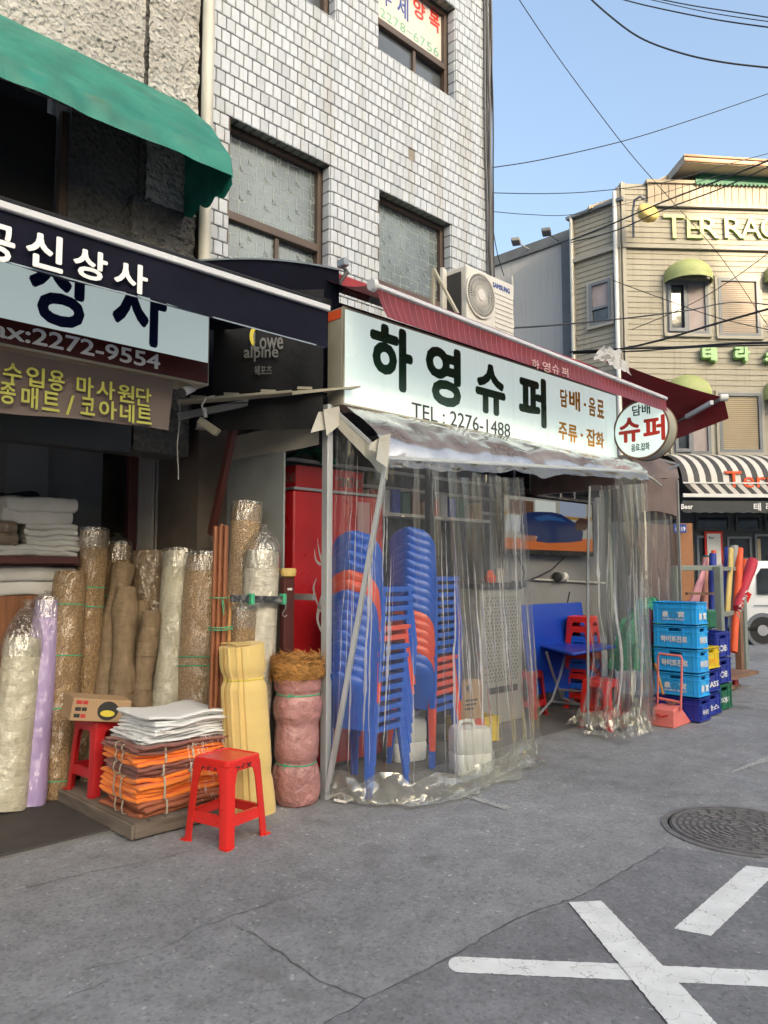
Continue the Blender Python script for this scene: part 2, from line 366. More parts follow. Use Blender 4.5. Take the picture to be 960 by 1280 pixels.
M['wood'] = pbr("brown_board", (.20,.082,.035), .5, var=.35, vs_=4, stretch=(6,6,.5), bump=.2); M['pallet'] = pbr("old_pallet_wood", (.155,.125,.10), .85, var=.35, vs_=6, stretch=(.6,.6,6), bump=.6, bs=30)
M['maroon'] = pbr("maroon_steel", (.075,.020,.018), .55, var=.2); M['pipe'] = pbr("grey_pipe", (.22,.23,.225), .45, var=.15); M['wpipe'] = pbr("white_pipe", (.55,.55,.50), .4, var=.12, dirt=(.33,.31,.27))
M['steel'] = pbr("steel", (.42,.43,.44), .35, metal=.8, var=.15); M['alu'] = pbr("aluminium_post", (.50,.53,.55), .35, metal=.35, var=.08); M['rust'] = pbr("rusty_steel", (.20,.11,.07), .8, var=.4, bump=.5)
M['blacksteel'] = pbr("black_angle", (.03,.034,.04), .4, var=.2, dirt=(.2,.2,.2), dirts=30)
M['sheet'] = pbr("grey_panel", (.30,.33,.335), .42, var=.12, vs_=1.4, coat=.2, dirt=(.22,.24,.245))
M['cotton'] = pbr("white_cotton", (.66,.68,.69), .95, var=.07, bump=.5, bs=45, sheen=.2); M['cottonD'] = pbr("folded_white_cloth", (.60,.60,.58), .95, var=.1, bump=.5, bs=45)
M['orange'] = pbr("orange_cloth", (.80,.205,.022), .85, var=.15, bump=.5, bs=35, sheen=.2); M['brownc'] = pbr("brown_cloth", (.23,.080,.062), .85, var=.2, bump=.5, bs=35, sheen=.2)
M['russet'] = pbr("russet_cloth", (.33,.105,.052), .85, var=.2, bump=.5, bs=35); M['fringe'] = pbr("white_thread", (.72,.68,.64), .9)
M['band'] = pbr("tie_band", (.40,.36,.28), .8); M['gtie'] = pbr("green_twine", (.06,.38,.20), .6); M['ytie'] = pbr("yellow_twine", (.62,.52,.06), .6)
M['yellowc'] = pbr("yellow_cloth", (.67,.50,.185), .8, var=.07, vs_=2, bump=.35, bs=50, stretch=(.4,.4,3), sheen=.2)
M['pink'] = pbr("dusty_pink_wrap", (.40,.195,.185), .42, var=.2, vs_=6, bump=.9, bs=17, bd=.03, coat=.25)
M['coir'] = pbr("coir_fibre", (.40,.20,.055), .9, var=.35, vs_=25, bump=.8, bs=90)
M['coirwrap'] = wrapmat("wrapped_coir", (.20,.125,.060), (.31,.205,.105)); M['coirwrap2'] = wrapmat("wrapped_pale_coir", (.28,.19,.105), (.40,.28,.165))
M['creamwrap'] = wrapmat("wrapped_cream_cloth", (.40,.38,.29), (.50,.475,.37), 'weave', .7); M['meshwrap'] = wrapmat("wrapped_white_mesh", (.45,.43,.36), (.60,.57,.48), 'weave', .6)
M['lav'] = wrapmat("wrapped_lavender", (.32,.245,.47), (.40,.31,.56), 'cloth', .6); M['burlap'] = wrapmat("burlap", (.165,.12,.072), (.245,.18,.112), 'weave', 0); M['burlapw'] = wrapmat("wrapped_burlap", (.15,.105,.065), (.21,.15,.092), 'weave', .7)
M['bag'] = film("clear_bag", (.92,.92,.9), 1.7, .14, .08, .8, 22)
M['card'] = pbr("cardboard", (.40,.27,.155), .85, var=.1); M['ink'] = pbr("black_ink", (.03,.03,.03), .7); M['redink'] = pbr("red_ink", (.45,.04,.04), .7)
M['red'] = pbr("red_plastic", (.66,.022,.016), .32, var=.06, vs_=8, coat=.25); M['redD'] = pbr("dark_red_plastic", (.46,.018,.022), .35, var=.08)
M['woodpole'] = pbr("brown_pole", (.26,.095,.04), .45, var=.3, vs_=8, stretch=(1,1,.1)); M['woodpole2'] = pbr("tan_pole", (.48,.24,.08), .5, var=.15, stretch=(1,1,.1))
M['blue'] = pbr("blue_chair_plastic", (.016,.115,.60), .34, var=.08, coat=.2); M['chairred'] = pbr("orange_red_chair_plastic", (.80,.10,.055), .32, var=.08, coat=.2)
M['tblue'] = pbr("blue_table_top", (.008,.055,.43), .35, var=.06)
M['film'] = film("pvc_film", (.965,.965,.94), 1.48, .045, .035, .30, 6); M['film2'] = film("thick_pvc_film", (.92,.92,.87), 1.55, .13, .06, .5, 8); M['filmtop'] = film("canopy_film", (.80,.84,.88), 2.3, .55, .10, .25, 2, (1,1,1), 3.2, (.93,.96,1.0))  # canopy_film: sky reflection painted in as blue-white milk
M['hem'] = film("film_hem", (.90,.90,.82), 1.75, .22, .13, .5, 5, (1,1,1), 6, (.85,.84,.74)); M['crease'] = film("crease_highlight_film", (.95,.95,.92), 2.2, .70, .10, .2, 5, dc=(.97,.97,.94))
M['tape'] = pbr("clear_tape", (.42,.41,.36), .3, var=.1)
M['fridge'] = pbr("red_fridge", (.46,.012,.018), .3, var=.08, coat=.3); M['fridgeL'] = pbr("pale_red_print", (.52,.30,.30), .4)
M['jug'] = pbr("jerrycan_plastic", (.84,.86,.84), .4, var=.06); M['tvblack'] = pbr("tv_black", (.01,.01,.012), .25)
M['perf'] = pbr("pale_cabinet", (.30,.30,.285), .5, var=.08); M['net'] = pbr("green_net", (.01,.26,.13), .6, var=.3, vs_=30)
M['redawn'] = pbr("red_awning_fabric", (.29,.018,.028), .55, var=.12, bump=.3, bs=10, bd=.01)
M['redval'] = pbr("red_valance_vinyl", (.150,.008,.015), .5, var=.25, vs_=4, bump=.3, bs=5, bd=.01, coat=.05)
M['pinstripe'] = pbr("pale_pinstripe", (.50,.16,.18), .5)
M['brownfab'] = pbr("brown_booth_fabric", (.155,.11,.10), .6, var=.15, bump=.4, bs=8, bd=.01); M['brick'] = pbr("orange_brown_cladding", (.33,.15,.07), .7, var=.15)
M['crate'] = pbr("light_blue_crate", (.03,.42,.86), .38, var=.06, coat=.15); M['crateN'] = pbr("navy_crate", (.016,.035,.30), .4, var=.08); M['crateY'] = pbr("yellow_crate", (.72,.53,.02), .4, var=.06); M['crateG'] = pbr("green_crate", (.012,.13,.065), .4)
M['salmon'] = pbr("salmon_plastic", (.72,.185,.155), .5, var=.1)
M['siding'] = pbr("beige_siding", (.315,.295,.238), .6, var=.05, vs_=2, streak=(.225,.21,.17)); M['sidingL'] = pbr("siding_trim", (.34,.325,.28), .6, var=.05)
M['lime'] = pbr("lime_fabric", (.36,.41,.17), .6, var=.08); M['limeL'] = pbr("lime_letter", (.62,.60,.30), .5, var=.05); M['limeK'] = pbr('green_hangul_letter', (.34,.55,.27), .5, var=.05); M['limeD'] = pbr("lime_letter_side", (.20,.40,.07), .6)
M['roofcream'] = pbr("cream_roof_board", (.40,.335,.25), .6, var=.06); M['greenawn'] = pbr("green_roof_awning", (.03,.17,.10), .6); M['orangebr'] = pbr("brown_trim_line", (.42,.20,.10), .6)
M['stripeW'] = pbr("white_stripe_fabric", (.60,.585,.55), .7, var=.05); M['stripeB'] = pbr("charcoal_stripe_fabric", (.055,.055,.058), .7, var=.1)
M['store'] = pbr("charcoal_storefront", (.035,.04,.045), .5, var=.15); M['greybld'] = pbr("grey_render", (.40,.405,.40), .75, var=.06, vs_=.6, streak=(.33,.33,.32)); M['greytrim'] = pbr("dark_grey_cap", (.12,.13,.14), .6)
M['blind'] = pbr("pale_blind", (.42,.35,.28), .7, var=.05); M['blind2'] = pbr("tan_blind", (.40,.33,.22), .7, var=.05); M['curt'] = pbr("pinkish_curtain", (.36,.31,.31), .8, var=.1)
M['van'] = pbr("white_car_paint", (.74,.76,.76), .22, var=.02, coat=.8); M['tyre'] = pbr("tyre_rubber", (.025,.025,.026), .8); M['rim'] = pbr("silver_rim", (.55,.56,.57), .3, metal=.5); M['lamp'] = pbr("red_lamp", (.62,.02,.015), .15, coat=.5)
M['acw'] = pbr("ac_cream", (.60,.60,.56), .4, var=.06, dirt=(.45,.44,.4)); M['acd'] = pbr("ac_dark", (.03,.032,.034), .5); M['cable'] = pbr("black_cable", (.018,.018,.02), .5); M['cableG'] = pbr("grey_cable", (.12,.12,.13), .5)
M['opp'] = pbr("opposite_wall", (.66,.64,.60), .8, var=.12, vs_=.8, coord='World'); M['opp2'] = pbr("opposite_wall_brick", (.58,.50,.44), .8, var=.15, vs_=.8, coord='World')
M['greenplas'] = pbr("grey_green_frame", (.23,.26,.23), .5, var=.15)
for n_, c_ in dict(c_dgreen=(.03,.075,.08), c_pink=(.74,.34,.38), c_salmon=(.70,.33,.25), c_blue=(.03,.06,.36), c_yellow=(.62,.46,.15), c_grey=(.38,.39,.36), c_orange=(.75,.10,.025), c_red=(.45,.02,.04)).items():
    M[n_] = pbr("cloth_" + n_[2:], c_, .6, var=.12, vs_=9, bump=.4, bs=16, bd=.008)
# ================================================================== GROUND
ZR = 0.0
g = MB(); g.add([(-150,-150,0),(200,-150,0),(200,200,0),(-150,200,0)], [(0,1,2,3)])
struct(g.build("road", M['asphalt'], fix=False))
def decal(name, pts, z, m, grp=None):
    if name == 'road_marking':
        q = []
        for i, p in enumerate(pts):
            nx_ = pts[(i+1) % len(pts)]; L_ = (nx_-p).length; k_ = max(1, int(L_/.012)); dv = (nx_-p).normalized(); nv = Vector((-dv.y, dv.x, 0))
            for j in range(k_):
                c_ = lerp(p, nx_, j/k_); q.append(c_ + nv*(.0035*pn(c_.x*60, c_.y*60, 1)+.003*pn(c_.x*160, c_.y*160, 4)) if j else c_)
        pts = q
    b = MB(); n = len(pts); b.add([(p.x, p.y, z) for p in pts], [tuple(range(n))]); o = b.build(name, m, fix=False)
    if o.data.polygons[0].normal.z < 0:
        bm = bmesh.new(); bm.from_mesh(o.data); bmesh.ops.reverse_faces(bm, faces=bm.faces); bm.to_mesh(o.data); bm.free()
    return struct(o)
G = lambda x, y: P(x, y, Z=0)
def quad_along(a, b, wd, round0=False):
    """a painted bar from a to b of width wd"""
    d = (b - a).normalized(); n = Vector((-d.y, d.x, 0)); pts = [a + n*wd/2, b + n*wd/2, b - n*wd/2, a - n*wd/2]
    if round0:
        arc = [a - d*(math.sin(t)*wd*.35) + n*(-math.cos(t)*wd/2) for t in [math.pi*k/8 for k in range(1, 8)]]; pts += arc
    return pts
a0 = (G(574,1195)+G(574,1219))/2; a1 = (G(960,1213)+G(960,1236))/2; a2 = a0 + (a1-a0)*2.2
decal("road_marking", quad_along(a0, a2, .115, True), .004, M['paint'])
b0 = (G(711,1130)+G(752,1128))/2; b1 = (G(832,1280)+G(895,1280))/2; dd = (b1-b0)
decal("road_marking", [G(711,1130), G(752,1128)] + [G(895,1280)+dd*.9, G(832,1280)+dd*.9], .008, M['paint'])
c0, c1, c2, c3 = G(842,1162), G(889,1171), G(985,1090), G(933,1083)
decal("road_marking", [c0, c1, c1 + (c3-c0)*1.02, c3], .004, M['paint'])
decal("road_marking", [G(552,988), G(566,988), G(640,1009), G(632,1013)], .004, M['oldpaint'])
decal("road_marking", [G(912,968), G(918,963), G(990,932), G(990,942)], .004, M['oldpaint'])
decal("road_marking", [G(945,1072), G(955,1070), G(1010,1082), G(1005,1087)], .004, M['oldpaint'])
def crack(name, pts, wd=.012, z=.0035, seed=1):
    rnd = random.Random(seed); L = []
    for i in range(len(pts)-1):
        a, b = pts[i], pts[i+1]; n = max(2, int((b-a).length/.04))
        for k in range(n): L.append(lerp(a, b, k/n))
    L.append(pts[-1]); mb = MB(); vsn = []
    for i, p in enumerate(L):
        d = (L[min(i+1,len(L)-1)] - L[max(i-1,0)]).normalized(); n = Vector((-d.y, d.x, 0))
        c = p + n * (rnd.random()-.5)*.018 + n*pn(p.x*2, p.y*2, seed)*.03; wv = wd*(.25+rnd.random()*.8)*(1-.8*abs(i/len(L)-.5)**2*2)
        vsn += [c + n*wv/2 + Vector((0,0,z)), c - n*wv/2 + Vector((0,0,z))]
    mb.add(vsn, [(2*i, 2*i+1, 2*i+3, 2*i+2) for i in range(len(L)-1)])
    return struct(mb.build(name, M['crack'], fix=False))
crack("pavement_crack", [G(400,1285), G(480,1240), G(620,1165), G(740,1112), G(832,1058)], .009, seed=3)
crack("pavement_crack", [G(290,1156), G(350,1192), G(400,1225), G(455,1250)], .008, seed=4)
crack("pavement_crack", [G(105,1215), G(180,1195), G(250,1160), G(335,1133), G(400,1112)], .004, seed=5)
crack("pavement_crack", [G(0,1120), G(100,1095), G(190,1075), G(240,1062)], .005, seed=6)
crack("pavement_crack", [G(60,1255), G(110,1235), G(140,1222)], .004, seed=7)
pp = [G(400,1285), G(480,1240), G(620,1165), G(740,1112), G(832,1058), G(900,1068), G(1000,1085), G(1100,1110), G(1300,1290)]
decal("road_patch", pp, .0018, M['asphalt2'])
# shop-front concrete strip and the rubber mat
g = MB(); g.box(-6, 3.2, 4.22, 9.0, -.2, .012); struct(g.build("shop_floor", M['concrete']))
g = MB(); g.box(.2, 2.03, 4.235, 5.12, .0125, .022); tag(g.build("floor_mat", M['mat'], bev=.003), "dark rubber mat on the floor in front of the fabric shop, left of the pallet", "mat")
g = MB(); g.box(3.2, 8.6, 3.95, 5.0, -.2, .010); struct(g.build("shop_floor", M['concrete']))
# manhole
mc = G(931,1038); mr = .40
mh = thing("manhole_cover", "round cast-iron manhole cover with ringed relief at the right edge of the road", "manhole cover", (mc.x, mc.y, 0))
g = MB(); g.lathe([(mr+.045, .0), (mr+.045,.007), (mr+.01,.007), (mr+.01,.0)], n=64); g.build("frame_ring", M['iron'], mh, local=True)
g = MB(); g.lathe([(mr, 0), (mr, .0045), (.0, .0045)], n=64); g.build("plate", M['iron_dark'], mh, local=True)
g = MB(); rnd = random.Random(2)
for ri in range(1, 11):
    r0 = mr*ri/11 + .004; r1 = r0 + mr/11*.55
    if ri == 10: segs = [(0, 2*math.pi, 60)]
    else:
        k = max(3, ri*3); segs = [(2*math.pi*q/k + ri*.4, 2*math.pi*(q+.72)/k + ri*.4, 5) for q in range(k)]
    for t0, t1, n in segs:
        for q in range(n):
            ta, tb = lerp(t0, t1, q/n), lerp(t0, t1, (q+1)/n)
            p4 = [(r0*math.cos(ta), r0*math.sin(ta)), (r1*math.cos(ta), r1*math.sin(ta)), (r1*math.cos(tb), r1*math.sin(tb)), (r0*math.cos(tb), r0*math.sin(tb))]
            g.add([(x, y, .004) for x, y in p4] + [(x, y, .010) for x, y in p4], [(4,5,6,7),(0,1,5,4),(1,2,6,5),(2,3,7,6),(3,0,4,7)])
stuff(g.build("relief", M['iron'], mh, local=True))

# ================================================================== BUILDINGS ACROSS THE STREET (behind the camera; they cast the shade)
def opposite(name, label, x0, x1, y0, y1, h, m):
    t = thing(name, label, "building", ((x0+x1)/2, y1, 0))
    MB().box(x0, x1, y0, y1, 0, h).build("wall", m, t); MB().box(x0-.1, x1+.1, y0, y1+.12, h, h+.25).build("parapet", M['greytrim'], t)
    z = 3.4
    while z < h - 1.3:
        x = x0 + .9
        while x < x1 - 1.5:
            f = MB().box(x, x+1.3, y1+.003, y1+.06, z, z+1.2).build("window_frame", M['brownframe'], t); MB().box(x+.06, x+1.24, y1+.06, y1+.066, z+.06, z+1.14).build("pane", M['glass'], f)
            x += 2.4
        z += 2.8
    MB().box(x0+.5, x1-.5, y1+.002, y1+.05, .1, 2.5).build("shop_shutter", M['shut'], t)
opposite("opposite_building", "low long building across the road far to the viewer's left", -60, -16.1, -46, -36, 7.5, M['opp2'])
opposite("opposite_building", "plain wide building far across the road behind the viewer", -16, 5, -48, -36, 21.6, M['opp'])
opposite("opposite_building", "narrow tallest building across the road behind the viewer", 5.1, 11.3, -48, -36, 25, M['opp'])
opposite("opposite_building", "brick building across the road to the viewer's right", 11.4, 40, -48, -36, 20.9, M['opp2'])

# ================================================================== TILED BUILDING
YT = 5.0; XL, XR = 3.0, 6.62; ZT = 9.6
TW, TH_ = .0842, .1155
tb = thing("tiled_building", "three-storey building faced in white glazed tiles above the supermarket", "building", ((XL+XR)/2, YT, 0))
wins = [dict(x0=3.226, x1=4.27, z0=3.9, z1=5.072), dict(x0=4.875, x1=5.92, z0=4.02, z1=5.072), dict(x0=4.863, x1=6.005, z0=6.425, z1=7.49), dict(x0=3.30, x1=4.33, z0=6.43, z1=7.49)]
g = MB()
xs = sorted({XL, XR} | {q for w_ in wins for q in (w_['x0'], w_['x1'])}); zs = sorted({0, ZT, 3.3} | {q for w_ in wins for q in (w_['z0'], w_['z1'])})
def inwin(x, z, e=0): return any(w_['x0']-e < x < w_['x1']+e and w_['z0']-e < z < w_['z1']+e for w_ in wins)
for i in range(len(xs)-1):
    for k in range(len(zs)-1):
        if not inwin((xs[i]+xs[i+1])/2, (zs[k]+zs[k+1])/2): g.add([(xs[i],YT,zs[k]),(xs[i+1],YT,zs[k]),(xs[i+1],YT,zs[k+1]),(xs[i],YT,zs[k+1])], [(0,1,2,3)])
for w_ in wins:
    a, b, c, d = w_['x0'], w_['x1'], w_['z0'], w_['z1']; y2 = YT+.3
    g.add([(a,YT,c),(b,YT,c),(b,y2,c),(a,y2,c)], [(0,1,2,3)]); g.add([(a,YT,d),(b,YT,d),(b,y2,d),(a,y2,d)], [(3,2,1,0)])
    g.add([(a,YT,c),(a,YT,d),(a,y2,d),(a,y2,c)], [(3,2,1,0)]); g.add([(b,YT,c),(b,YT,d),(b,y2,d),(b,y2,c)], [(0,1,2,3)])
g.box(XR-.02, XR, YT+.001, YT+8, 0, ZT); g.box(XL, XR, YT+8, YT+8.1, 0, ZT); g.box(XL, XR-.03, YT+.35, YT+8, ZT-.1, ZT); g.box(XL, XR-.03, YT+1.4, YT+1.45, 3.0, ZT-.2)
g.box(XL, XL+.02, YT+.001, YT+8, 0, ZT)
g.build("wall", M['grout'], tb, fix=False)
TT = .013
def tile_verts(wd, ht, t=TT, c=.006):
    v = [(0,0,0),(wd,0,0),(wd,0,ht),(0,0,ht),(c,-t,c),(wd-c,-t,c),(wd-c,-t,ht-c),(c,-t,ht-c)]
    m_ = .35*t; v2 = [(0,0,0),(wd,0,0),(wd,0,ht),(0,0,ht),(0,-t+m_,0),(wd,-t+m_,0),(wd,-t+m_,ht),(0,-t+m_,ht)] + v[4:]
    return v2, [(0,1,5,4),(1,2,6,5),(2,3,7,6),(3,0,4,7),(4,5,9,8),(5,6,10,9),(6,7,11,10),(7,4,8,11),(8,9,10,11)]
JT = .0085
def tmesh(vs_, fs, var):
    me = bpy.data.meshes.new("tile"); me.from_pydata(vs_, [], fs)
    at = me.attributes.new("var", 'FLOAT', 'FACE'); at.data.foreach_set('value', var if isinstance(var, list) else [var]*len(fs)); me.materials.append(M['tile']); return me
tiles = []; rnd = random.Random(11); row = 0; z = 3.32
while z < ZT - .1:
    x = XL + .004 - (0 if row % 2 else TW/2)
    while x < XR - .002:
        xa, xb = max(x, XL+.002), min(x + TW, XR); 
        for w_ in wins:                      # clip against openings
            if w_['z0'] - .002 < z + TH_*.5 < w_['z1'] + .002:
                if xa < w_['x0'] < xb: xb = w_['x0']
                elif xa < w_['x1'] < xb: xa = w_['x1']
                elif w_['x0'] <= xa and xb <= w_['x1']: xb = xa
        if xb - xa > .02: tiles.append((xa, z, xb-xa-JT, TH_-JT, rnd.random()))
        x += TW
    z += TH_; row += 1
def pxp(p):
    a = p[0]*FW[0]+p[1]*FW[1]; b = p[0]*RT[0]+p[1]*RT[1]; c = p[2]-EYE; dep = a*math.cos(TH)+c*math.sin(TH)
    return 480+FPX*b/dep, 640-FPX*(-a*math.sin(TH)+c*math.cos(TH))/dep
miss = [(P(258,115,Y=5)), (P(511,192,Y=5))]
def key_t(t):
    px, py = pxp((t[0], YT, t[1])); vis = 256 < px < 640 and 0 < py < 345 and not inwin(t[0]+t[2]/2, t[1]+t[3]/2)
    return (0 if vis else 1, math.hypot(t[0], t[1]-EYE))
tiles.sort(key=key_t)
tiles2 = []
for t_ in tiles:
    if any(t_[0] < m_.x < t_[0]+t_[2] and t_[1] < m_.z < t_[1]+t_[3] for m_ in miss):
        MB().box(t_[0], t_[0]+t_[2], YT-.002, YT, t_[1], t_[1]+t_[3]).build("bare_patch", M['tile_miss'], tb); continue
    tiles2.append(t_)
full = [t_ for t_ in tiles2 if abs(t_[2]-(TW-JT)) < .001][:298]; fs_ = set(full)
tv, tf = tile_verts(TW-JT, TH_-JT); protos = [tmesh(tv, tf, k/7) for k in range(8)]
inv = world_matrix(tb).inverted(); proto_o = None
for t_ in full:
    if proto_o is None: o = proto_o = bpy.data.objects.new("tile", protos[0])
    else: o = proto_o.copy(); o.data = protos[int(t_[4]*7.99)]
    col.objects.link(o); o.parent = tb; o.location = inv @ Vector((t_[0], YT-.0005-rnd.random()*.002, t_[1])); o.rotation_euler = ((rnd.random()-.5)*.02, 0, (rnd.random()-.5)*.02)
V_, F_, A_ = [], [], []
def push(vs_, fs, var):
    b = len(V_); V_.extend(vs_); F_.extend([tuple(b+i for i in f) for f in fs]); A_.extend([var]*len(fs))
for t_ in tiles2:
    if t_ in fs_: continue
    v, f = tile_verts(t_[2], t_[3]); ty, tz = rnd.random()*.002, (rnd.random()-.5)*.02
    push([inv @ Vector((p[0]+t_[0], p[1]+YT-ty+p[0]*tz, p[2]+t_[1])) for p in v], f, t_[4])
for w_ in wins:                                # reveal tiles on the right jamb, sill tiles
    zz = w_['z0']
    while zz < w_['z1']-.03:
        h_ = min(TH_, w_['z1']-zz)-JT; v, f = tile_verts(.092, h_)
        push([inv @ Vector((w_['x1']+p[1], YT+.002+p[0], zz+p[2])) for p in v], [tuple(reversed(q)) for q in f], rnd.random()); zz += TH_
    xx = w_['x0']
    while xx < w_['x1']-.03:
        h_ = min(TW, w_['x1']-xx)-JT; v, f = tile_verts(h_, .10)
        push([inv @ Vector((xx+p[0], YT+p[2]-.012, w_['z0']-p[1]+.004)) for p in v], f, rnd.random()); xx += TW
me = tmesh(V_, F_, A_); o = bpy.data.objects.new("tile_field", me); col.objects.link(o); o.parent = tb; stuff(o)
V_, F_, A_ = [], [], []
for w_ in wins:
    xx = w_['x0']
    while xx < w_['x1']-.03:
        h_ = min(TW, w_['x1']-xx)-JT; v, f = tile_verts(h_, .092)
        push([inv @ Vector((xx+p[0], YT+.002+p[2], w_['z1']+p[1])) for p in v], f, rnd.random()*.6); xx += TW
me = tmesh(V_, F_, A_); me.materials.clear(); me.materials.append(M['tile_green']); o = bpy.data.objects.new("lintel_tiles", me); col.objects.link(o); o.parent = tb; stuff(o)  # darker grey-green tiles on the undersides of the window heads
# windows
def lattice(x0, x1, z0, z1, y, parent, s=.033, P_=.125, wd=.0055, rowoff=.5):
    g = MB()
    def hl(xa, xb, z):
        xa, xb = max(xa, x0), min(xb, x1)
        if xb > xa and z0 < z < z1: g.box(xa, xb, y-.002, y, z-wd/2, z+wd/2)
    def vl(x, za, zb):
        za, zb = max(za, z0), min(zb, z1)
        if zb > za and x0 < x < x1: g.box(x-wd/2, x+wd/2, y-.0027, y-.0002, za, zb)
    nx = int((x1-x0)/P_)+2; nz = int((z1-z0)/P_)+2
    for i in range(-1, nx):
        for k in range(-1, nz):
            cx = x0+i*P_+(.35*P_ if k % 2 else 0); cz = z0+k*P_+(.35*P_ if i % 2 else 0)
            hl(cx-s/2, cx+s/2, cz-s/2); hl(cx-s/2, cx+s/2, cz+s/2); vl(cx-s/2, cz-s/2, cz+s/2); vl(cx+s/2, cz-s/2, cz+s/2)
            if (i + k) % 2: hl(cx+s/2, cx+P_*1.3, cz+s/2); vl(cx+s/2, cz+s/2, cz+P_*1.0)
            else: hl(cx-P_*.3, cx+P_*1.0, cz-s/2); vl(cx-s/2, cz-P_*.4, cz+P_*.9)
    return stuff(g.build("lattice_film", M['lattice'], parent, fix=False))
def winframe(w_, transom, mull, pane_m, upper_m=None, lat=False):
    a, b, c, d = w_['x0']+.001, w_['x1']-.013, w_['z0']+.001, w_['z1']-.013; y0, y1 = YT+.10, YT+.19; t = .045
    g = MB(); g.box(a, a+t, y0, y1, c, d); g.box(b-t, b, y0, y1, c, d); g.box(a+t, b-t, y0, y1, c, c+t); g.box(a+t, b-t, y0, y1, d-t, d); g.box(a+t, b-t, y0-.01, y1, transom-.035, transom+.035)
    f = g.build("window", M['brownframe'], tb, bev=.004)
    MB().box(a+t, b-t, y0+.05, y0+.055, transom+.035, d-t).build("pane", upper_m or pane_m, f)
    MB().box(a+t, mull, y0+.04, y0+.045, c+t, transom-.035).build("pane", pane_m, f)
    MB().box(mull+.04, b-t, y0+.065, y0+.07, c+t, transom-.035).build("pane", pane_m, f)
    MB().box(mull, mull+.04, y0+.012, y1-.01, c+t, transom-.035).build("mullion", M['brownframe'], f, bev=.003)
    if lat:
        lattice(a+t, b-t, transom+.035, d-t, y0+.05, f); lattice(a+t, mull, c+t, transom-.035, y0+.04, f); lattice(mull+.04, b-t, c+t, transom-.035, y0+.065, f)
    return f, (a+t, b-t, transom+.035, d-t, y0+.05)
winframe(wins[0], 4.31, 3.76, M['glassL'], lat=True)
winframe(wins[1], 4.20, 5.45, M['glassL'], lat=True)
winframe(wins[3], 6.85, 3.8, M['glass'])
f, (a, b, c, d, y) = winframe(wins[2], 6.835, 5.47, M['glass'], M['white'])
fr = FRY(y)
MB().box(a, b, y-.004, y-.001, c, d).build("sign_film", M['stripeW'], f)
z_ = lambda v: v
def wtx(ch, x0, x1, yt, yb, m, bo): text(ch, FRY(y-.0045), P(x0,(yt+yb)/2,Y=y).x, P(x1,(yt+yb)/2,Y=y).x, P((x0+x1)/2,yb,Y=y).z, P((x0+x1)/2,yt,Y=y).z, m, f, bo, .002)
wtx("수", 476, 489, -14, 8, M['tx_blue'], .02); wtx("제", 496, 510, -5, 23, M['tx_blue'], .02); wtx("양", 516, 531, 1, 24, M['tx_red'], .03); wtx("복", 536, 549, 13, 39, M['tx_red'], .03)
for k_, ch in enumerate("2278-6756"):
    xa_ = 475+8.3*k_; ya_ = 11+k_*6.0; wtx(ch, xa_, xa_+6.3, ya_+(5 if ch == '-' else 0), ya_+(6.2 if ch == '-' else 11.5), M['tx_pgreen'], .0)

# drain pipe in the corner, bundle of cables
dp = thing("drain_pipe", "white vertical downpipe in the corner between rough wall and white tiles", "pipe", (2.955, 4.9, 2.5))
MB().tube([(2.955,4.9,2.5),(2.955,4.9,9.6)], .046, 14).build("pipe", M['wpipe'], dp, smooth=True)
for zz in (3.4, 6.4, 8.6): MB().tube([(2.955,4.9,zz),(2.955,4.9,zz+.06)], .052, 14).build("bracket", M['wpipe'], dp, smooth=True)
for k in range(7):
    rr = random.Random(k); x0 = 6.47 + .018*k; pts = []
    for i in range(30):
        zz = 9.6 - i*(9.6-3.5)/29; pts.append((x0 + .03*pn(zz*.7, k, 0) + (.02 if k == 6 else 0)*math.sin(zz*2), YT-.035-.012*(k % 3)-.02*abs(pn(zz, k, 5)), zz))
    tag(MB().tube(pts, .009 if k % 2 else .012, 6).build("cable", M['cable' if k % 2 else 'cableG'], smooth=True),
        ["thick black cable","thin grey cable"][0 if k % 2 else 1] + ", " + ["leftmost","second from the left","third from the left","middle one","third from the right","second from the right","rightmost"][k] + "," + " down the tiled building's right corner", "cable", "cables running down the tiled corner")

# ================================================================== ROUGH RENDERED BUILDING (left)
sb = thing("rendered_building", "old rough-rendered building at the left above the fabric shop", "building", (1.0, 4.95, 0))
YS = 4.97; ox1 = 1.98; oz0, oz1 = 2.95, 4.6
def stucco_wall(x0, x1, z0, z1, y, amp=.022, step=.03, m='stucco', name="wall", seed=0):
    nu = int((x1-x0)/step); nv = int((z1-z0)/step)
    g = MB(); g.sheet(lambda a, b: (lerp(x0,x1,a), y - amp*(pn(lerp(x0,x1,a)+seed, 0, lerp(z0,z1,b), 9)*.7 + pn(lerp(x0,x1,a)+seed, 3, lerp(z0,z1,b), 22)*.6 + .5*pn(lerp(x0,x1,a), 3, lerp(z0,z1,b), 40)), lerp(z0,z1,b)), nu, nv)
    return g.build(name, M[m], sb, smooth=True, fix=False)
stucco_wall(-.6, 2.475, 4.55, 8.0, YS, seed=2)
stucco_wall(2.495, 2.90, 4.1, 8.0, YS-.03, .03, name="pilaster", seed=5)
MB().box(-5, -.6, YS, YS+.3, 2.3, 12).build("wall", M['stucco'], sb); MB().box(-.6, 2.9, YS, YS+.3, 7.98, 12).build("wall", M['stucco'], sb)
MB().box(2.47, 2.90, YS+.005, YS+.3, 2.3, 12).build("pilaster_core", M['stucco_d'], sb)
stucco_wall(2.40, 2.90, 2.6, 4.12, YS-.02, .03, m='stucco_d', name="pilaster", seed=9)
MB().box(ox1, 2.46, YS+.03, YS+.3, 2.3, 4.6).build("recess_wall", M['stucco_d'], sb)
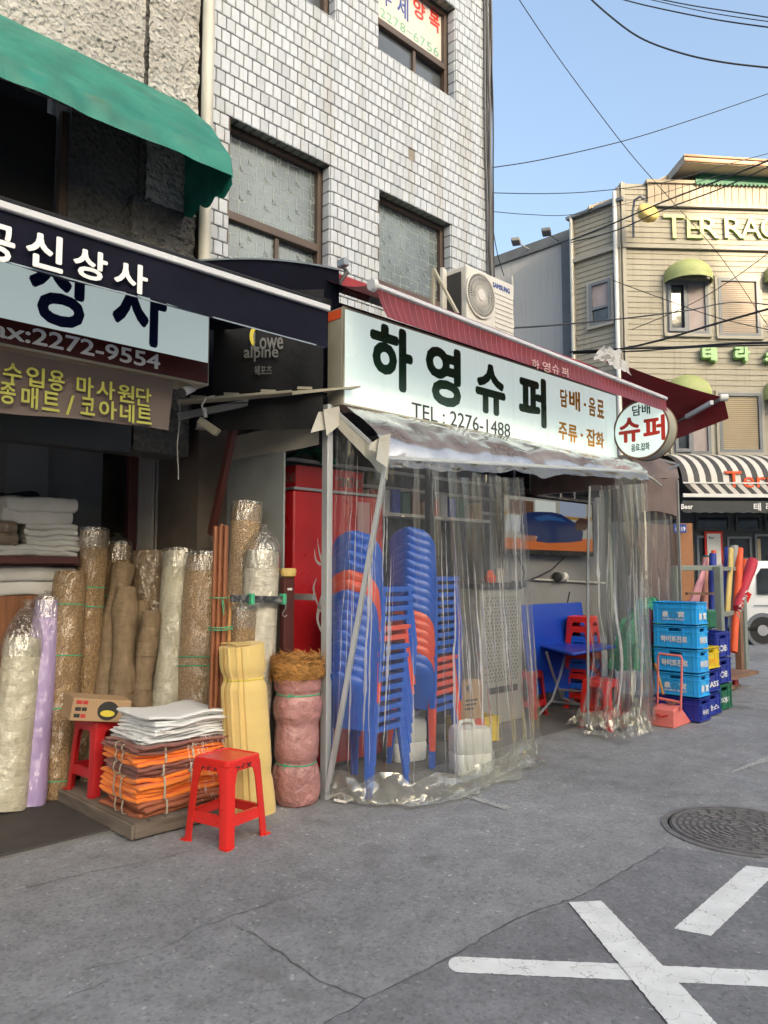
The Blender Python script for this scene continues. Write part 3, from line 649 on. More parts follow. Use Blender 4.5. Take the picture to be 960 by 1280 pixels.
MB().box(-.6, 2.46, YS+.02, YS+.3, 2.3, 3.0).build("lower_wall", M['stucco_d'], sb)
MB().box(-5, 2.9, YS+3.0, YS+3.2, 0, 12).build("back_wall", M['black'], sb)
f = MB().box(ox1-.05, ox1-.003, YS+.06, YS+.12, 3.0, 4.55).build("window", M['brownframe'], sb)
MB().box(-.6, ox1-.05, YS+.16, YS+.165, 3.0, 4.55).build("pane", M['black'], f)  # rough black sheet painted in for the shade of the open recess
MB().box(.75, .80, YS+.08, YS+.13, 3.0, 4.55).build("mullion", M['brownframe'], f)
MB().box(-5, 3.2, 5.5, 7.9, 2.55, 2.65).build("ceiling", M['interior'], sb)
# green awning
ga = thing("green_awning", "long green vinyl awning over the dark upper opening at top left", "awning", (1.2, 4.95, 4.9))
Pz = lambda px, py, Y: P(px, py, Y=Y).z
prof = [(4.955, Pz(150,90,4.955)), (4.60, Pz(150,105,4.60)), (4.33, Pz(150,134,4.33)), (4.30, Pz(150,160,4.30))]
X0, X1 = -.8, 2.80
def gaw(a, b):
    x = lerp(X0, X1, a); t = b*3; i = min(2, int(t)); ft = t-i; y = lerp(prof[i][0], prof[i+1][0], ft); z = lerp(prof[i][1], prof[i+1][1], ft)
    if b > .66: y -= .008*math.sin(x*5+1)*(b-.66)*3 + .012*pn(x*7, b*3, 1); z += (.004*math.sin(x*9)+.010*pn(x*4, 2, 2))*(b-.66)*3
    if .33 < b < .7: y += .018*pn(x*3, b*6, 7); z -= .02*max(0, pn(x*2.2, 4, 8))
    return (x, y, z)
MB().sheet(gaw, 120, 18).build("canopy", M['green'], ga, smooth=9, fix=False)
def gside(a, b):
    y = lerp(4.30, 4.955, a); zt = prof[3][1]
    for (ya, za_), (yb, zb_) in zip(prof[::-1], prof[::-1][1:]):
        if ya <= y <= yb: zt = lerp(za_, zb_, (y-ya)/(yb-ya))
    zb = prof[3][1] - .06 - .055*abs(math.sin(a*math.pi*3.2)); return (X1+.012*pn(y*8, b*3, 1), y, lerp(zt, zb, b))
MB().sheet(gside, 24, 10).build("side_flap", M['green'], ga, smooth=50, fix=False)
MB().bar((X0,4.965,prof[0][1]-.03),(X1,4.965,prof[0][1]-.03), .02, .03).build("wall_rail", M['steel'], ga)
# ---- fabric shop: front, lintel, shutters
fs = thing("fabric_shop", "open-fronted fabric shop with dark interior under the rough building", "shop front", (1.4, 5.0, 0))
MB().box(-5, 2.42, 4.90, 5.02, 2.26, 2.46).build("lintel", M['store'], fs, bev=.006)
pa = P(166, 600, Y=5.56).x
MB().box(pa-.035, pa+.035, 5.54, 5.60, .012, 2.46).build("post", M['maroon'], fs, bev=.004)
YB = 5.62; xa = P(171,600,Y=YB).x; xb = P(236,600,Y=YB).x
for k in range(3):
    u0 = lerp(xa, xb, k/3); u1 = lerp(xa, xb, (k+1)/3)
    g = MB(); n = 3
    g.box(u0+.004, u1-.012, YB-.02, YB, .012, 2.6); g.box(u1-.03, u1-.014, YB-.035, YB-.0205, .012, 2.6); g.build("shutter_panel", M['shut'], fs, bev=.003)
MB().box(xb, 3.24, YB, YB+.05, .012, 2.6).build("back_panel", M['sheet'], fs)
MB().box(-5, 3.24, 7.0, 7.1, 0, 2.6).build("back_wall", M['interior'], fs)
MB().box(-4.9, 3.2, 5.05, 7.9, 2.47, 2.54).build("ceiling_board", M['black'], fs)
MB().box(1.95, 2.25, 5.9, 6.35, .012, 2.45).build("partition", M['wallgrey'], fs); MB().box(2.25, 2.72, 6.0, 6.35, .012, 2.45).build("partition", M['wallgrey'], fs)
# grey pipe at the back of the alcove
gp = thing("drain_pipe", "grey downpipe with a coupling standing behind the fabric rolls", "pipe", (3.10, 5.42, 0))
pc = P(241, 620, Y=5.42)
MB().tube([(pc.x,5.42,.0),(pc.x,5.42,2.6)], .052, 16).build("pipe", M['pipe'], gp, smooth=True); MB().tube([(pc.x,5.42,1.93),(pc.x,5.42,2.03)], .06, 16).build("coupling", M['pipe'], gp, smooth=True)
# grey side panel of the supermarket lean-to, with film strip on top
sp = thing("side_partition", "tall grey sheet panel forming the supermarket's left side, behind the rolls", "partition wall", (3.25, 4.7, 0))
MB().box(3.25, 3.265, 4.29, 5.6, .012, 2.42).build("panel", M['sheet'], sp); 
MB().sheet(lambda a, b: (3.243+.01*pn(a*4,b*3,0), lerp(3.9, 5.6, a), lerp(2.30, 2.48, b)+.02*pn(a*3,1,1)), 20, 3).build("film_strip", M['tape'], sp, smooth=True, fix=False)
for zz in (1.29,): MB().box(3.225, 3.249, 3.93, 5.5, zz-.02, zz+.02).build("rail", M['steel'], sp)
br = MB().bar(P(300,500,Y=4.3), P(264,668,Y=4.75), .055, .04, up=(1,0,0)).build("brace_bar", M['maroon'], bev=.003); tag(br, "slanting maroon steel bar propping the low canopy behind the rolls", "brace")
# ---- counter and shelf with white cloths
cn = thing("counter", "brown wood-panelled counter under the shelf of white cloth", "counter", (1.2, 5.45, 0))
cx1 = P(100,760,Y=5.35).x
MB().box(-1.2, cx1, 5.35, 5.9, .012, 1.30).build("panel", M['wood'], cn, bev=.004)
sh = thing("shelf", "dark shelf rail in front of the stacked white cloths", "shelf", (1.2, 5.2, 1.45))
zr = P(50,699,Y=5.22).z
MB().box(-1.2, P(98,700,Y=5.22).x, 5.20, 5.24, zr-.03, zr+.02).build("rail", M['maroon'], sh, bev=.003)
MB().box(-1.2, cx1+.02, 5.26, 5.9, zr-.045, zr-.02).build("board", M['maroon'], sh)
# ================================================================== SIGNS AND AWNINGS OF THE FABRIC SHOP
def pr(px, py, Y): q = P(px, py, Y=Y); return q.x, q.z
ls = thing("fabric_shop_sign", "pale light-box sign with navy lettering and maroon phone band over the fabric shop", "sign", (1.2, 4.0, 2.55))
MB().box(-.6, 2.40, 3.9, 4.12, 2.55, 3.19).build("housing", M['signframe'], ls, bev=.006)
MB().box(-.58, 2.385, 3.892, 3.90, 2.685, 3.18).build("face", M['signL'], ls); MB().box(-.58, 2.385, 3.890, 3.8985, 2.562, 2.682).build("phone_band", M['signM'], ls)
fr = FRY(3.89)
u0, _ = pr(34,400,3.89); u1, _ = pr(116,400,3.89); _, v0 = pr(85,411,3.89); text("상", fr, u0, u1, v0, v0+.43, M['tx_navy'], ls, .035, .004)
u0, _ = pr(140,400,3.89); u1, _ = pr(208,400,3.89); _, v0 = pr(190,434,3.89); text("사", fr, u0, u1, v0, v0+.45, M['tx_navy'], ls, .035, .004)
u0, _ = pr(0,420,3.888); u1, _ = pr(200,450,3.888); text("fax:2272-9554", fr, u0-.08, u1, 2.583, 2.668, M['tx_white'], ls, .02, .003, off=.0015)
bn = thing("banner", "dusty maroon cloth banner with yellow writing hanging under the light-box", "banner", (1.5, 3.86, 2.2))
def bnf(a, b): x = lerp(.2, 2.145, a); zt = 2.535 - .02*math.sin(a*3); zb = 2.215+.012*math.sin(a*9)+.02*a; return (x - .03*(1-b)*a**6, 3.86 + .014*pn(x*3, b*1.5, 3) + .012*math.sin(x*11+b*2)*(1-b), lerp(zb, zt, b))
MB().sheet(bnf, 70, 14).build("cloth", M['banner'], bn, smooth=60, fix=False)
fr = FRY(3.842)
def row(s, pxs, y0, y1, m, parent, Y, bold, d=.003):
    for ch, (a, b, t, bo) in zip(s, pxs):
        x0 = P(a, t, Y=Y).x; x1 = P(b, t, Y=Y).x; text(ch, FRY(Y), x0, x1, P((a+b)/2, bo, Y=Y).z, P((a+b)/2, t, Y=Y).z, m, parent, bold, d)
row("수입용마사원단", [(4,28,454,480),(33,56,459,484),(61,81,463,489),(96,117,471,496),(121,144,476,499),(147,168,481,503),(170,189,485,508)], 0, 0, M['tx_yellow'], bn, 3.842, .02)
row("종매트/코아네트", [(0,20,478,505),(27,48,484,511),(53,75,490,514),(83,93,494,519),(101,119,497,519),(124,146,501,524),(150,168,505,528),(171,190,510,530)], 0, 0, M['tx_yellow'], bn, 3.842, .02)
na = thing("navy_awning", "navy fabric awning with a white front rail and white shop name on its valance", "awning", (1.2, 3.3, 2.95))
XN = 2.807
MB().bar((-.9,3.3,2.963),(XN,3.3,2.963), .05, .034).build("front_rail", M['whitebar'], na, bev=.005)
MB().tube([(-.9,3.33,2.998),(XN-.03,3.33,2.998)], .022, 10).build("roller_tube", M['dark'], na, smooth=True)
MB().sheet(lambda a, b: (lerp(-.9, XN-.01, a), lerp(3.33, 4.93, b), lerp(2.99, 3.22, b) - .06*math.sin(b*math.pi)), 30, 10).build("canopy", M['navy'], na, smooth=True, fix=False)
MB().sheet(lambda a, b: (lerp(-.9, XN-.012, a), 3.297 + (.014*math.sin(lerp(-.9,XN,a)*6)+.02*pn(a*9, b, 3))*(1-b), lerp(2.735+.006*math.sin(a*30), 2.95, b)), 110, 8).build("valance", M['navy'], na, smooth=60, fix=False)
MB().bar((-.9,3.295,2.733),(XN-.03,3.295,2.733), .006, .006).build("hem", M['navyL'], na)
row("공신상사", [(-25,20,279,327),(33,80,291,337),(92,135,312,350),(143,185,328,365)], 0, 0, M['tx_white'], na, 3.276, .03, .003)
# second, folded dark awning with the sporting-goods tarp
A_ = P(243, 325, Y=4.86); B_ = P(424, 331, Y=3.99)
da = thing("folded_dark_awning", "folded dark awning with a pale blue top edge between fabric shop and supermarket", "awning", tuple(lerp(A_, B_, .5)))
def dtop(a, b): p = lerp(A_, B_, a); return (p.x - .06*b, p.y - .07*b, p.z - .035*b + .03*math.sin(a*math.pi) - .03*(a**4))
MB().sheet(dtop, 24, 6).build("top_cover", M['navyL'], da, smooth=True, solid=.012)
def dcurt(a, b): p = lerp(A_, B_, a); return (p.x-.05+.1*b, p.y-.055+.1*b+.010*math.sin(a*16)*b, lerp(p.z-.04+.03*math.sin(a*math.pi)-.03*(a**4), 2.5, b))
MB().sheet(dcurt, 40, 10).build("hanging_fabric", M['navy'], da, smooth=True, fix=False)
MB().tube([B_+Vector((.01,-.02,.0)), B_+Vector((.03,-.05,-.06)), B_+Vector((-.02,-.03,-.14)), B_+Vector((0,-.02,-.2))], .016, 8).build("end_bracket", M['acd'], da, smooth=True)
MB().obox(B_+Vector((.02,-.02,.012)), (.05,.09,.06)).build("end_cap", M['navyL'], da, bev=.01)
TA = P(266, 480, Y=4.42); TB = P(404, 480, Y=3.86)
TA.z = 2.40; TB.z = 2.40; U = (TB-TA).normalized(); tw = (TB-TA).length
lo_ = thing("sports_tarp", "black tarp printed with a half-worn outdoor brand name under the navy awning", "tarp", tuple(lerp(TA, TB, .5)))
MB().sheet(lambda a, b: tuple(TA + U*tw*a + Vector((0,0,.95*b)) + Vector((.7,.7,0))*(.008*math.sin(a*12)*(1-b)+.008*pn(a*5,b*4,1))), 30, 12).build("cloth", M['dark'], lo_, smooth=60, fix=False)
frt = frame(TA - U.cross(Vector((0,0,1)))*-.025, U, (0,0,1))
def ub(px, py, fr): q = P(px, py, pl=(fr[0], fr[3])) - fr[0]; return q.dot(fr[1]), q.dot(fr[2])
def ptext(s, fr, px0, px1, pyt, pyb, m, parent, bold=.02, d=.003, **k):
    pm = (px0+px1)/2; u0, _ = ub(px0, pyt, fr); u1, _ = ub(px1, pyt, fr); _, v1 = ub(pm, pyt, fr); _, v0 = ub(pm, pyb, fr); return text(s, fr, u0, u1, v0, v1, m, parent, bold, d, **k)
ptext("Lowe", frt, 317, 354, 415, 437, M['tx_dull'], lo_, .015); ptext("alpine", frt, 305, 348, 432, 452, M['tx_dull'], lo_, .015); ptext("웨포츠", frt, 318, 340, 457, 469, M['tx_dull'], lo_, .02)
c0u, c0v = ub(324, 420, frt)
g = MB(); arc = []
for k in range(13): t = R(100+k*11); arc.append((c0u+.065*math.cos(t), c0v+.085*math.sin(t)))
for k in range(13): t = R(232-k*11); arc.append((c0u+.04*math.cos(t), c0v+.055*math.sin(t)))
g.prism(arc, frt, .001, .003); g.build("printed_arc", M['ytie'], lo_, fix=False)
# low canopy board, steel frame, lamp, camera
c0_, c1_ = P(222,503,Y=4.45), P(450,484,Y=3.72)
lc = thing("low_canopy", "narrow cream sheet canopy edge running out to the supermarket's sign", "canopy", tuple(lerp(c0_, c1_, .5)))
g = MB(); g.bar(c0_, lerp(c0_, c1_, .62), .10, .018); g.build("board", M['cream'], lc, bev=.003)
dU = (c1_-c0_).normalized(); q0 = lerp(c0_, c1_, .62); nrm = Vector((-dU.y, dU.x, 0))
MB().add([q0-nrm*.05, q0+nrm*.08+Vector((0,0,.03)), c1_-dU*.06+nrm*.08+Vector((0,0,.02)), c1_-nrm*.04, q0-nrm*.05-Vector((0,0,.025)), q0+nrm*.08+Vector((0,0,.0)), c1_-dU*.08+nrm*.08, c1_-nrm*.05-Vector((0,0,.012))], [(0,1,2,3),(7,6,5,4),(0,3,7,4),(1,5,6,2),(0,4,5,1),(3,2,6,7)]).build("bent_sheet", M['cream'], lc)
MB().bar(P(222,521,Y=4.50), P(345,497,Y=4.15), .04, .045).build("angle_bar", M['pipe'], lc, bev=.003)
MB().bar(P(345,493,Y=4.2), P(390,500,Y=3.95), .05, .05).build("angle_bar", M['maroon'], lc, bev=.003)
MB().sheet(lambda a, b: tuple(lerp(lerp(P(262,525,Y=4.9), P(255,505,Y=4.4), b), lerp(P(395,505,Y=4.3), P(400,500,Y=3.9), b), a)+Vector((0,0,.02*pn(a*5,b*4,2)))), 16, 8).build("under_sheet", M['navy'], lc, smooth=True, fix=False)
for k, t in enumerate((.12, .3, .5, .7)): MB().obox(lerp(c0_, c1_, t)+Vector((0,.02,.02)), (.10,.07,.02), Matrix.Rotation(math.atan2(dU.y, dU.x), 3, 'Z')).build("clip", M['cream'], lc, bev=.003)
fl = thing("floodlight", "small cream box floodlight hanging tilted under the low canopy", "lamp", tuple(P(258,530,Y=4.3)))
mrot = Matrix.Rotation(R(-48), 3, 'Z') @ Matrix.Rotation(R(35), 3, 'Y')
MB().obox(P(261,533,Y=4.3), (.15,.06,.05), mrot).build("housing", M['cream'], fl, bev=.006); MB().obox(P(261,533,Y=4.3)+mrot@Vector((0,0,-.027)), (.13,.045,.004), mrot).build("lens", M['signframe'], fl)
MB().tube([P(256,517,Y=4.3), P(252,507,Y=4.3), P(258,497,Y=4.3), P(268,495,Y=4.3)], .006, 6).build("cable", M['white'], fl, smooth=True)
MB().tube([P(256,510,Y=4.3), P(257,522,Y=4.3)], .016, 8).build("bracket", M['steel'], fl, smooth=True)
sc = thing("security_camera", "small white bullet camera at the right end of the light-box sign", "security camera", tuple(P(232,490,Y=3.95)))
MB().tube([P(227,491,Y=3.9), P(241,484,Y=4.05)], .026, 12).build("body", M['white'], sc, smooth=True, bev=0); MB().tube([P(225.5,492,Y=3.885), P(227,491,Y=3.9)], [.028,.028], 12).build("lens_ring", M['acd'], sc, smooth=True)
MB().tube([P(238,484,Y=4.05), P(240,478,Y=4.05)], .012, 8).build("mount", M['white'], sc, smooth=True)
tag(MB().tube([P(224,500,Y=4.1)+Vector((.006*math.sin(k), 0, -.06*k)) for k in range(9)], .004, 5).build("wire", M['pipe'], smooth=True), "loose grey wire dangling below the security camera", "wire")

# ================================================================== SUPERMARKET (lean-to shop)
shop = thing("supermarket", "small corner supermarket lean-to with grey interior walls behind clear curtains", "shop", (5.2, 4.6, 0))
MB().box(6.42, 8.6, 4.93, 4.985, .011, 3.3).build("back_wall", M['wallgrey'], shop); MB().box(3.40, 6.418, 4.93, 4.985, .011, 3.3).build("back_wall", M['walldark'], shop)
MB().box(3.30, 7.06, 3.96, 4.93, 2.62, 2.66).build("ceiling", M['store'], shop)
MB().box(3.36, 7.2, 4.0, 4.98, 3.30, 3.36).build("roof", M['store'], shop)
MB().box(7.06, 7.12, 3.84, 4.93, 2.3, 3.3).build("end_wall", M['brownfab'], shop)
MB().box(6.55, 8.55, 4.86, 4.925, 2.38, 2.60).build("shutter_housing", M['tvblack'], shop)
xq = P(764,700,Y=4.4).x; MB().box(xq-.03, xq+.03, 4.4, 4.46, .012, 2.62).build("inner_post", M['greenplas'], shop)
for k in range(4): MB().box(3.6+k*.9, 3.64+k*.9, 3.97, 4.9, 2.60, 2.618).build("ceiling_batten", M['shut'], shop)
for zz in (2.05, 2.2, 2.35): MB().box(3.4, 6.5, 4.90, 4.929, zz, zz+.03).build("wall_batten", M['shut'], shop)
for k in range(5): MB().box(6.75+k*.3, 6.78+k*.3, 4.85, 4.859, 2.32, 2.6).build("shutter_rib", M['shut'], shop)
MB().box(4.9, 4.96, 4.40, 4.46, .012, 2.6).build("inner_post", M['store'], shop)
MB().box(3.40, 6.2, 4.75, 4.92, 1.95, 1.98).build("wall_shelf", M['shut'], shop)
rnd = random.Random(5)
# goods on the inner shelf: dim boxes
for k in range(13):
    x = 4.45+k*.13; MB_ = MB().box(x, x+.10, 4.79, 4.9, 1.981, 1.981+.12+.1*rnd.random()); o = MB_.build("goods_box", M[['card','redD','cottonD','tblue','crateG','brownc'][k % 6]], bev=.004)
    tag(o, ["brown","dark red","white","blue","green","reddish brown"][k % 6] + " goods box, " + ["leftmost","second","third","fourth","fifth","sixth","middle","eighth","ninth","tenth","eleventh","twelfth","rightmost"][k] + " on the supermarket's inner shelf", "box", "goods on the inner shelf")
# ---- sign
sg = thing("supermarket_sign", "long pale green light-box sign with dark green supermarket name", "sign", (5.2, 3.87, 2.57))
MB().box(3.36, 7.06, 3.805, 3.955, 2.572, 3.245).build("housing", M['signframe'], sg, bev=.004)
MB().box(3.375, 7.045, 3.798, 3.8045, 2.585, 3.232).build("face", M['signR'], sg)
g = MB(); g.box(3.36,7.06,3.792,3.8035,3.233,3.246); g.box(3.36,7.06,3.792,3.8035,2.571,2.584); g.box(3.36,3.374,3.792,3.8035,2.5845,3.2325); g.box(7.046,7.06,3.792,3.8035,2.5845,3.2325); g.build("trim", M['signframe'], sg)
MB().box(3.355, 3.3595, 3.815, 3.945, 3.17, 3.235).build("orange_sticker", M['c_orange'], sg)
row("하영슈퍼", [(462.5,515.5,407,487),(532,575.5,431.5,507.5),(594,631,455.5,518),(648,682,469.5,532)], 0, 0, M['tx_green'], sg, 3.797, .045, .004)
fr = FRY(3.797)
x0, x1 = P(514.5,510,Y=3.797).x, P(637.5,540,Y=3.797).x; text("TEL : 2276-1488", fr, x0, x1, P(517,522.5,Y=3.797).z, P(517,503,Y=3.797).z, M['tx_grey'], sg, .0, .003)
row("담배·음료", [(700,709,486.5,509),(711,724.5,488.5,513),(729.5,732.5,504,508),(735.5,744,497,520),(746,754.5,500,522.5)], 0, 0, M['tx_orange'], sg, 3.797, .03)
row("주류·잡화", [(698,708.5,528,550),(710,721,531,553),(725.5,728.5,542,546),(733,744,536,558),(744.5,754.5,540,560)], 0, 0, M['tx_orange'], sg, 3.797, .03)
# ---- red awning with valance
ra = thing("red_awning", "dark red retractable awning over the supermarket sign with a pinstriped valance", "awning", (4.6, 3.3, 3.2))
XA0, XA1, YA, ZA = 2.889, 6.42, 3.3, 3.02
XA1 = P(832,496,Y=YA).x; ZA1 = P(830,496,Y=YA).z; ZA0 = P(468,354,Y=YA).z; XA0 = P(468,354,Y=YA).x
def za(x): return lerp(ZA0, ZA1, (x-XA0)/(XA1-XA0)) - .015
MB().bar((XA0,YA,za(XA0)),(XA1,YA,za(XA1)), .045, .03).build("front_rail", M['whitebar'], ra, bev=.006)
MB().tube([(XA0,YA+.02,za(XA0)+.024),(XA1,YA+.02,za(XA1)+.024)], .014, 10).build("fabric_roll", M['redval'], ra, smooth=True)
MB().tube([(XA0-.03,YA,za(XA0)),(XA0,YA,za(XA0))], [.036,.04], 14).build("end_cap", M['whitebar'], ra, smooth=True)
def vz(a, b):
    x = lerp(XA0+.01, XA1-.01, a); drop = .165 - .05*a; bow = math.sin(b*math.pi)*.01
    return (x + .05*(1-b)*(1-a)**8*1.6, YA-.006-.015*(1-b)+.008*pn(x*3,b,1)+bow, za(x)-.018-drop*(1-b))
MB().sheet(vz, 90, 8).build("valance", M['redval'], ra, smooth=60, fix=False)
g = MB()
for k in range(62):
    a = .01 + k*.0158; pts = [Vector(vz(a, b)) + Vector((0,-.0015,0)) for b in (0,.25,.5,.75,1)]
    g.add([q+Vector((-.0016,0,0)) for q in pts] + [q+Vector((.0016,0,0)) for q in pts], [(i, i+5, i+6, i+1) for i in range(4)])
stuff(g.build("pinstripes", M['pinstripe'], ra, fix=False))
row("하영슈퍼", [(665,674,449.5,461),(678,687.5,452.5,465),(690,699,456,467.5),(702,710,459.5,470)], 0, 0, M['tx_pink'], ra, YA-.028, .0, .002)
ZW = 3.50
def ratop(a, b):
    x = lerp(XA0+.02, XA1, a); return (lerp(x, lerp(3.40, 7.10, a), b), lerp(YA+.02, 4.02, b), lerp(za(x)+.02, ZW, b)-.03*math.sin(b*math.pi))
MB().sheet(ratop, 20, 10).build("canopy", M['redawn'], ra, smooth=True, fix=False)
MB().bar((3.40,4.06,ZW+.03),(7.10,4.06,ZW+.03), .10, .10).build("cassette", M['redawn'], ra, bev=.01)
for xx in (3.8, 5.9):
    e = Vector((xx+.75, 3.66, 3.33)); MB().bar((xx,4.0,ZW-.04), e, .03, .04).build("arm", M['whitebar'], ra, bev=.004); MB().bar(e, (xx+.15,YA+.03,za(xx)), .03, .04).build("arm", M['whitebar'], ra, bev=.004)
# ---- second red awning round the corner
rb = thing("corner_red_awning", "open dark red awning projecting beyond the supermarket's far corner", "awning", (7.6, 3.4, 3.2))
q0 = P(742,443,X=7.13); q1 = P(905,497,Y=3.0); q2 = P(836,536,Y=3.9); q3 = P(770,548,Y=4.3)
q0 = P(776,455,Y=3.95); q2 = P(846,527,Y=3.70); q3 = P(780,560,Y=4.6)
g = MB(); g.sheet(lambda a, b: tuple(lerp(lerp(q0, q3, b), lerp(q1, q2, b), a) - Vector((0,0,.02*math.sin(a*math.pi)))), 14, 8); g.build("canopy", M['redawn'], rb, smooth=True, fix=False)
v0_, v1_ = P(911,523,Y=3.0), P(842,550,Y=3.75)
MB().sheet(lambda a, b: tuple(lerp(lerp(q1, q2, a), lerp(v0_, v1_, a), b) + Vector((.01*pn(a*6,b,2),.01*pn(a*6,b,8),0))), 14, 5).build("valance", M['redawn'], rb, smooth=True, fix=False)
MB().bar(q1, q2, .04, .035).build("front_rail", M['pipe'], rb, bev=.004)
MB().tube([q1+Vector((.02,-.03,0)), q1-Vector((.02,-.03,0))], .035, 12).build("end_cap", M['white'], rb, smooth=True)
e0, e1, e2 = P(893,500,Y=3.08), P(852,523,Y=3.62), P(845,520,Y=3.9)
MB().bar(P(890,503,Y=3.1), P(858,521,Y=3.5), .04, .045).build("arm", M['whitebar'], rb, bev=.004); MB().bar(P(872,520,Y=3.5), P(800,531,Y=4.2), .04, .045).build("arm", M['whitebar'], rb, bev=.004)
# crumpled cover between the two awnings
tag(MB().sheet(lambda a, b: tuple(lerp(lerp(P(742,450,Y=3.75), P(752,436,Y=3.9), b), lerp(P(790,470,Y=3.7), P(772,440,Y=3.9), b), a) + Vector((0, .06*pn(a*6,b*5,1), .10*abs(pn(a*5,b*6,4))))), 18, 10).build("plastic_cover", M['greybld'], smooth=20, fix=False), "crumpled grey plastic cover bundled between the two red awnings", "cover")
# ---- round blade sign
rc = P(801,537,X=7.0)
rs_ = thing("round_sign", "round two-sided tobacco and supermarket sign with red letters", "sign", tuple(rc))
rr_ = .285
MB().lathe([(rr_, 0), (rr_, .17)], c=(rc.x, rc.y, rc.z), n=48, axis='x').build("drum", M['signframe'], rs_, smooth=40)
MB().lathe([(rr_-.014, -.004), (rr_-.014, 0.001)], c=(rc.x, rc.y, rc.z), n=48, axis='x').build("face", M['signR'], rs_)  # face shares the glow added to the sign panel
g = MB(); 
for xx in (0, .17): g.tube([(rc.x+xx, rc.y+rr_*math.cos(t), rc.z+rr_*math.sin(t)) for t in [2*math.pi*k/48 for k in range(49)]], .008, 6, cap=False)
g.build("rusty_rim", M['rust'], rs_, smooth=True)
frx = frame((rc.x-.005, 0, 0), (0,-1,0), (0,0,1))
ptext("담배", frx, 790, 812.5, 505.5, 519, M['tx_green'], rs_, .02); ptext("슈", frx, 773, 800, 522, 553, M['tx_red'], rs_, .035); ptext("퍼", frx, 803.5, 831, 519.5, 551.5, M['tx_red'], rs_, .035); ptext("음료.잡화", frx, 789, 812, 554, 563.5, M['tx_green'], rs_, .02)
MB().bar((rc.x+.08, rc.y+rr_-.01, rc.z), (rc.x+.08, 3.95, rc.z), .03, .03).build("bracket", M['steel'], rs_)
# ---- air conditioner outdoor unit on the roof
ac = thing("air_conditioner", "cream outdoor air-conditioner unit with a round fan grille standing on the roof", "air conditioner", (5.65, 4.45, 3.62))
ax0, ax1, ay0, ay1, az0, az1 = 5.30, 6.02, 4.30, 4.60, 3.66, 4.245
MB().box(ax0, ax1, ay0, ay1, az0, az1).build("body", M['acw'], ac, bev=.012, segs=2)
MB().box(ax0-.012, ax0-.001, ay0+.06, ay1-.02, az0+.04, az1-.05).build("side_grille", M['acd'], ac)
MB().box(ax0-.06, ax0-.015, ay0+.22, ay0+.25, az0-.02, az1+.01).build("side_rail", M['acw'], ac, bev=.003)
fcx, fcz = P(600,370,Y=ay0).x, P(600,370,Y=ay0).z; fr_ = .205
MB().lathe([(fr_+.01, 0.0), (fr_+.01, -.018), (fr_-.006, -.018), (fr_-.006, 0)], c=(fcx, ay0, fcz), n=40, axis='y').build("fan_ring", M['acw'], ac, smooth=40)
MB().lathe([(fr_-.008, -.001), (fr_-.008, -.004)], c=(fcx, ay0, fcz), n=32, axis='y').build("fan_recess", M['acd'], ac)
for k in range(4):
    t = math.pi*k/2+.4; pts = []
    g = MB(); g.sheet(lambda a, b: (fcx + lerp(.05,fr_-.03,a)*math.cos(t+b*1.0-.25*a), ay0-.005-.006*b, fcz + lerp(.05,fr_-.03,a)*math.sin(t+b*1.0-.25*a)), 4, 6); g.build("fan_blade", M['greyframe'], ac, smooth=True, fix=False)
g = MB()
for k in range(64):
    t = 2*math.pi*k/64; g.bar((fcx+.05*math.cos(t), ay0-.016, fcz+.05*math.sin(t)), (fcx+fr_*math.cos(t+.35), ay0-.016, fcz+fr_*math.sin(t+.35)), .0022, .004)
for rr in (.09,.13,.17,.205): g.tube([(fcx+rr*math.cos(t), ay0-.018, fcz+rr*math.sin(t)) for t in [2*math.pi*k/36 for k in range(37)]], .002, 4, cap=False)
stuff(g.build("fan_guard", M['acw'], ac, fix=False))
MB().lathe([(.052, -.014), (.05, -.024), (.03,-.026)], c=(fcx, ay0, fcz), n=24, axis='y').build("guard_hub", M['acw'], ac, smooth=40)
for k in range(9): MB().box(fcx+fr_+.025, ax1-.02, ay0-.006, ay0-.001, az0+.05+k*.047, az0+.066+k*.047).build("louvre", M['acw'], ac, bev=.002)
text("SAMSUNG", FRY(ay0-.001), P(616,360,Y=ay0).x, P(637,364,Y=ay0).x, P(626,363,Y=ay0).z, P(626,356.5,Y=ay0).z, M['tx_blue'], ac, .03, .003)
bk = thing("unit_bracket", "cream triangular steel bracket left of the air-conditioner unit", "bracket", (5.1, 4.3, 3.5))
g = MB(); pA, pB, pC, pD = P(542,336,Y=4.45), P(541,378,Y=4.45), P(572,392,Y=4.2), P(555,345,Y=4.45)
g.bar(pA, pB-Vector((0,0,.1)), .028, .028); g.bar(pA, pC, .028, .022, up=(0,1,0)); g.build("frame", M['cream'], bk)
MB().bar(P(553,335,Y=4.5), P(553,390,Y=4.5), .03, .03).build("upright", M['acw'], bk)
tag(MB().tube([P(640,345,Y=4.4), P(641,365,Y=4.4), P(640,385,Y=4.4), P(642,410,Y=4.4)], .009, 6).build("cable", M['wpipe'], smooth=True), "pale conduit hanging beside the air-conditioner unit's right edge", "cable")
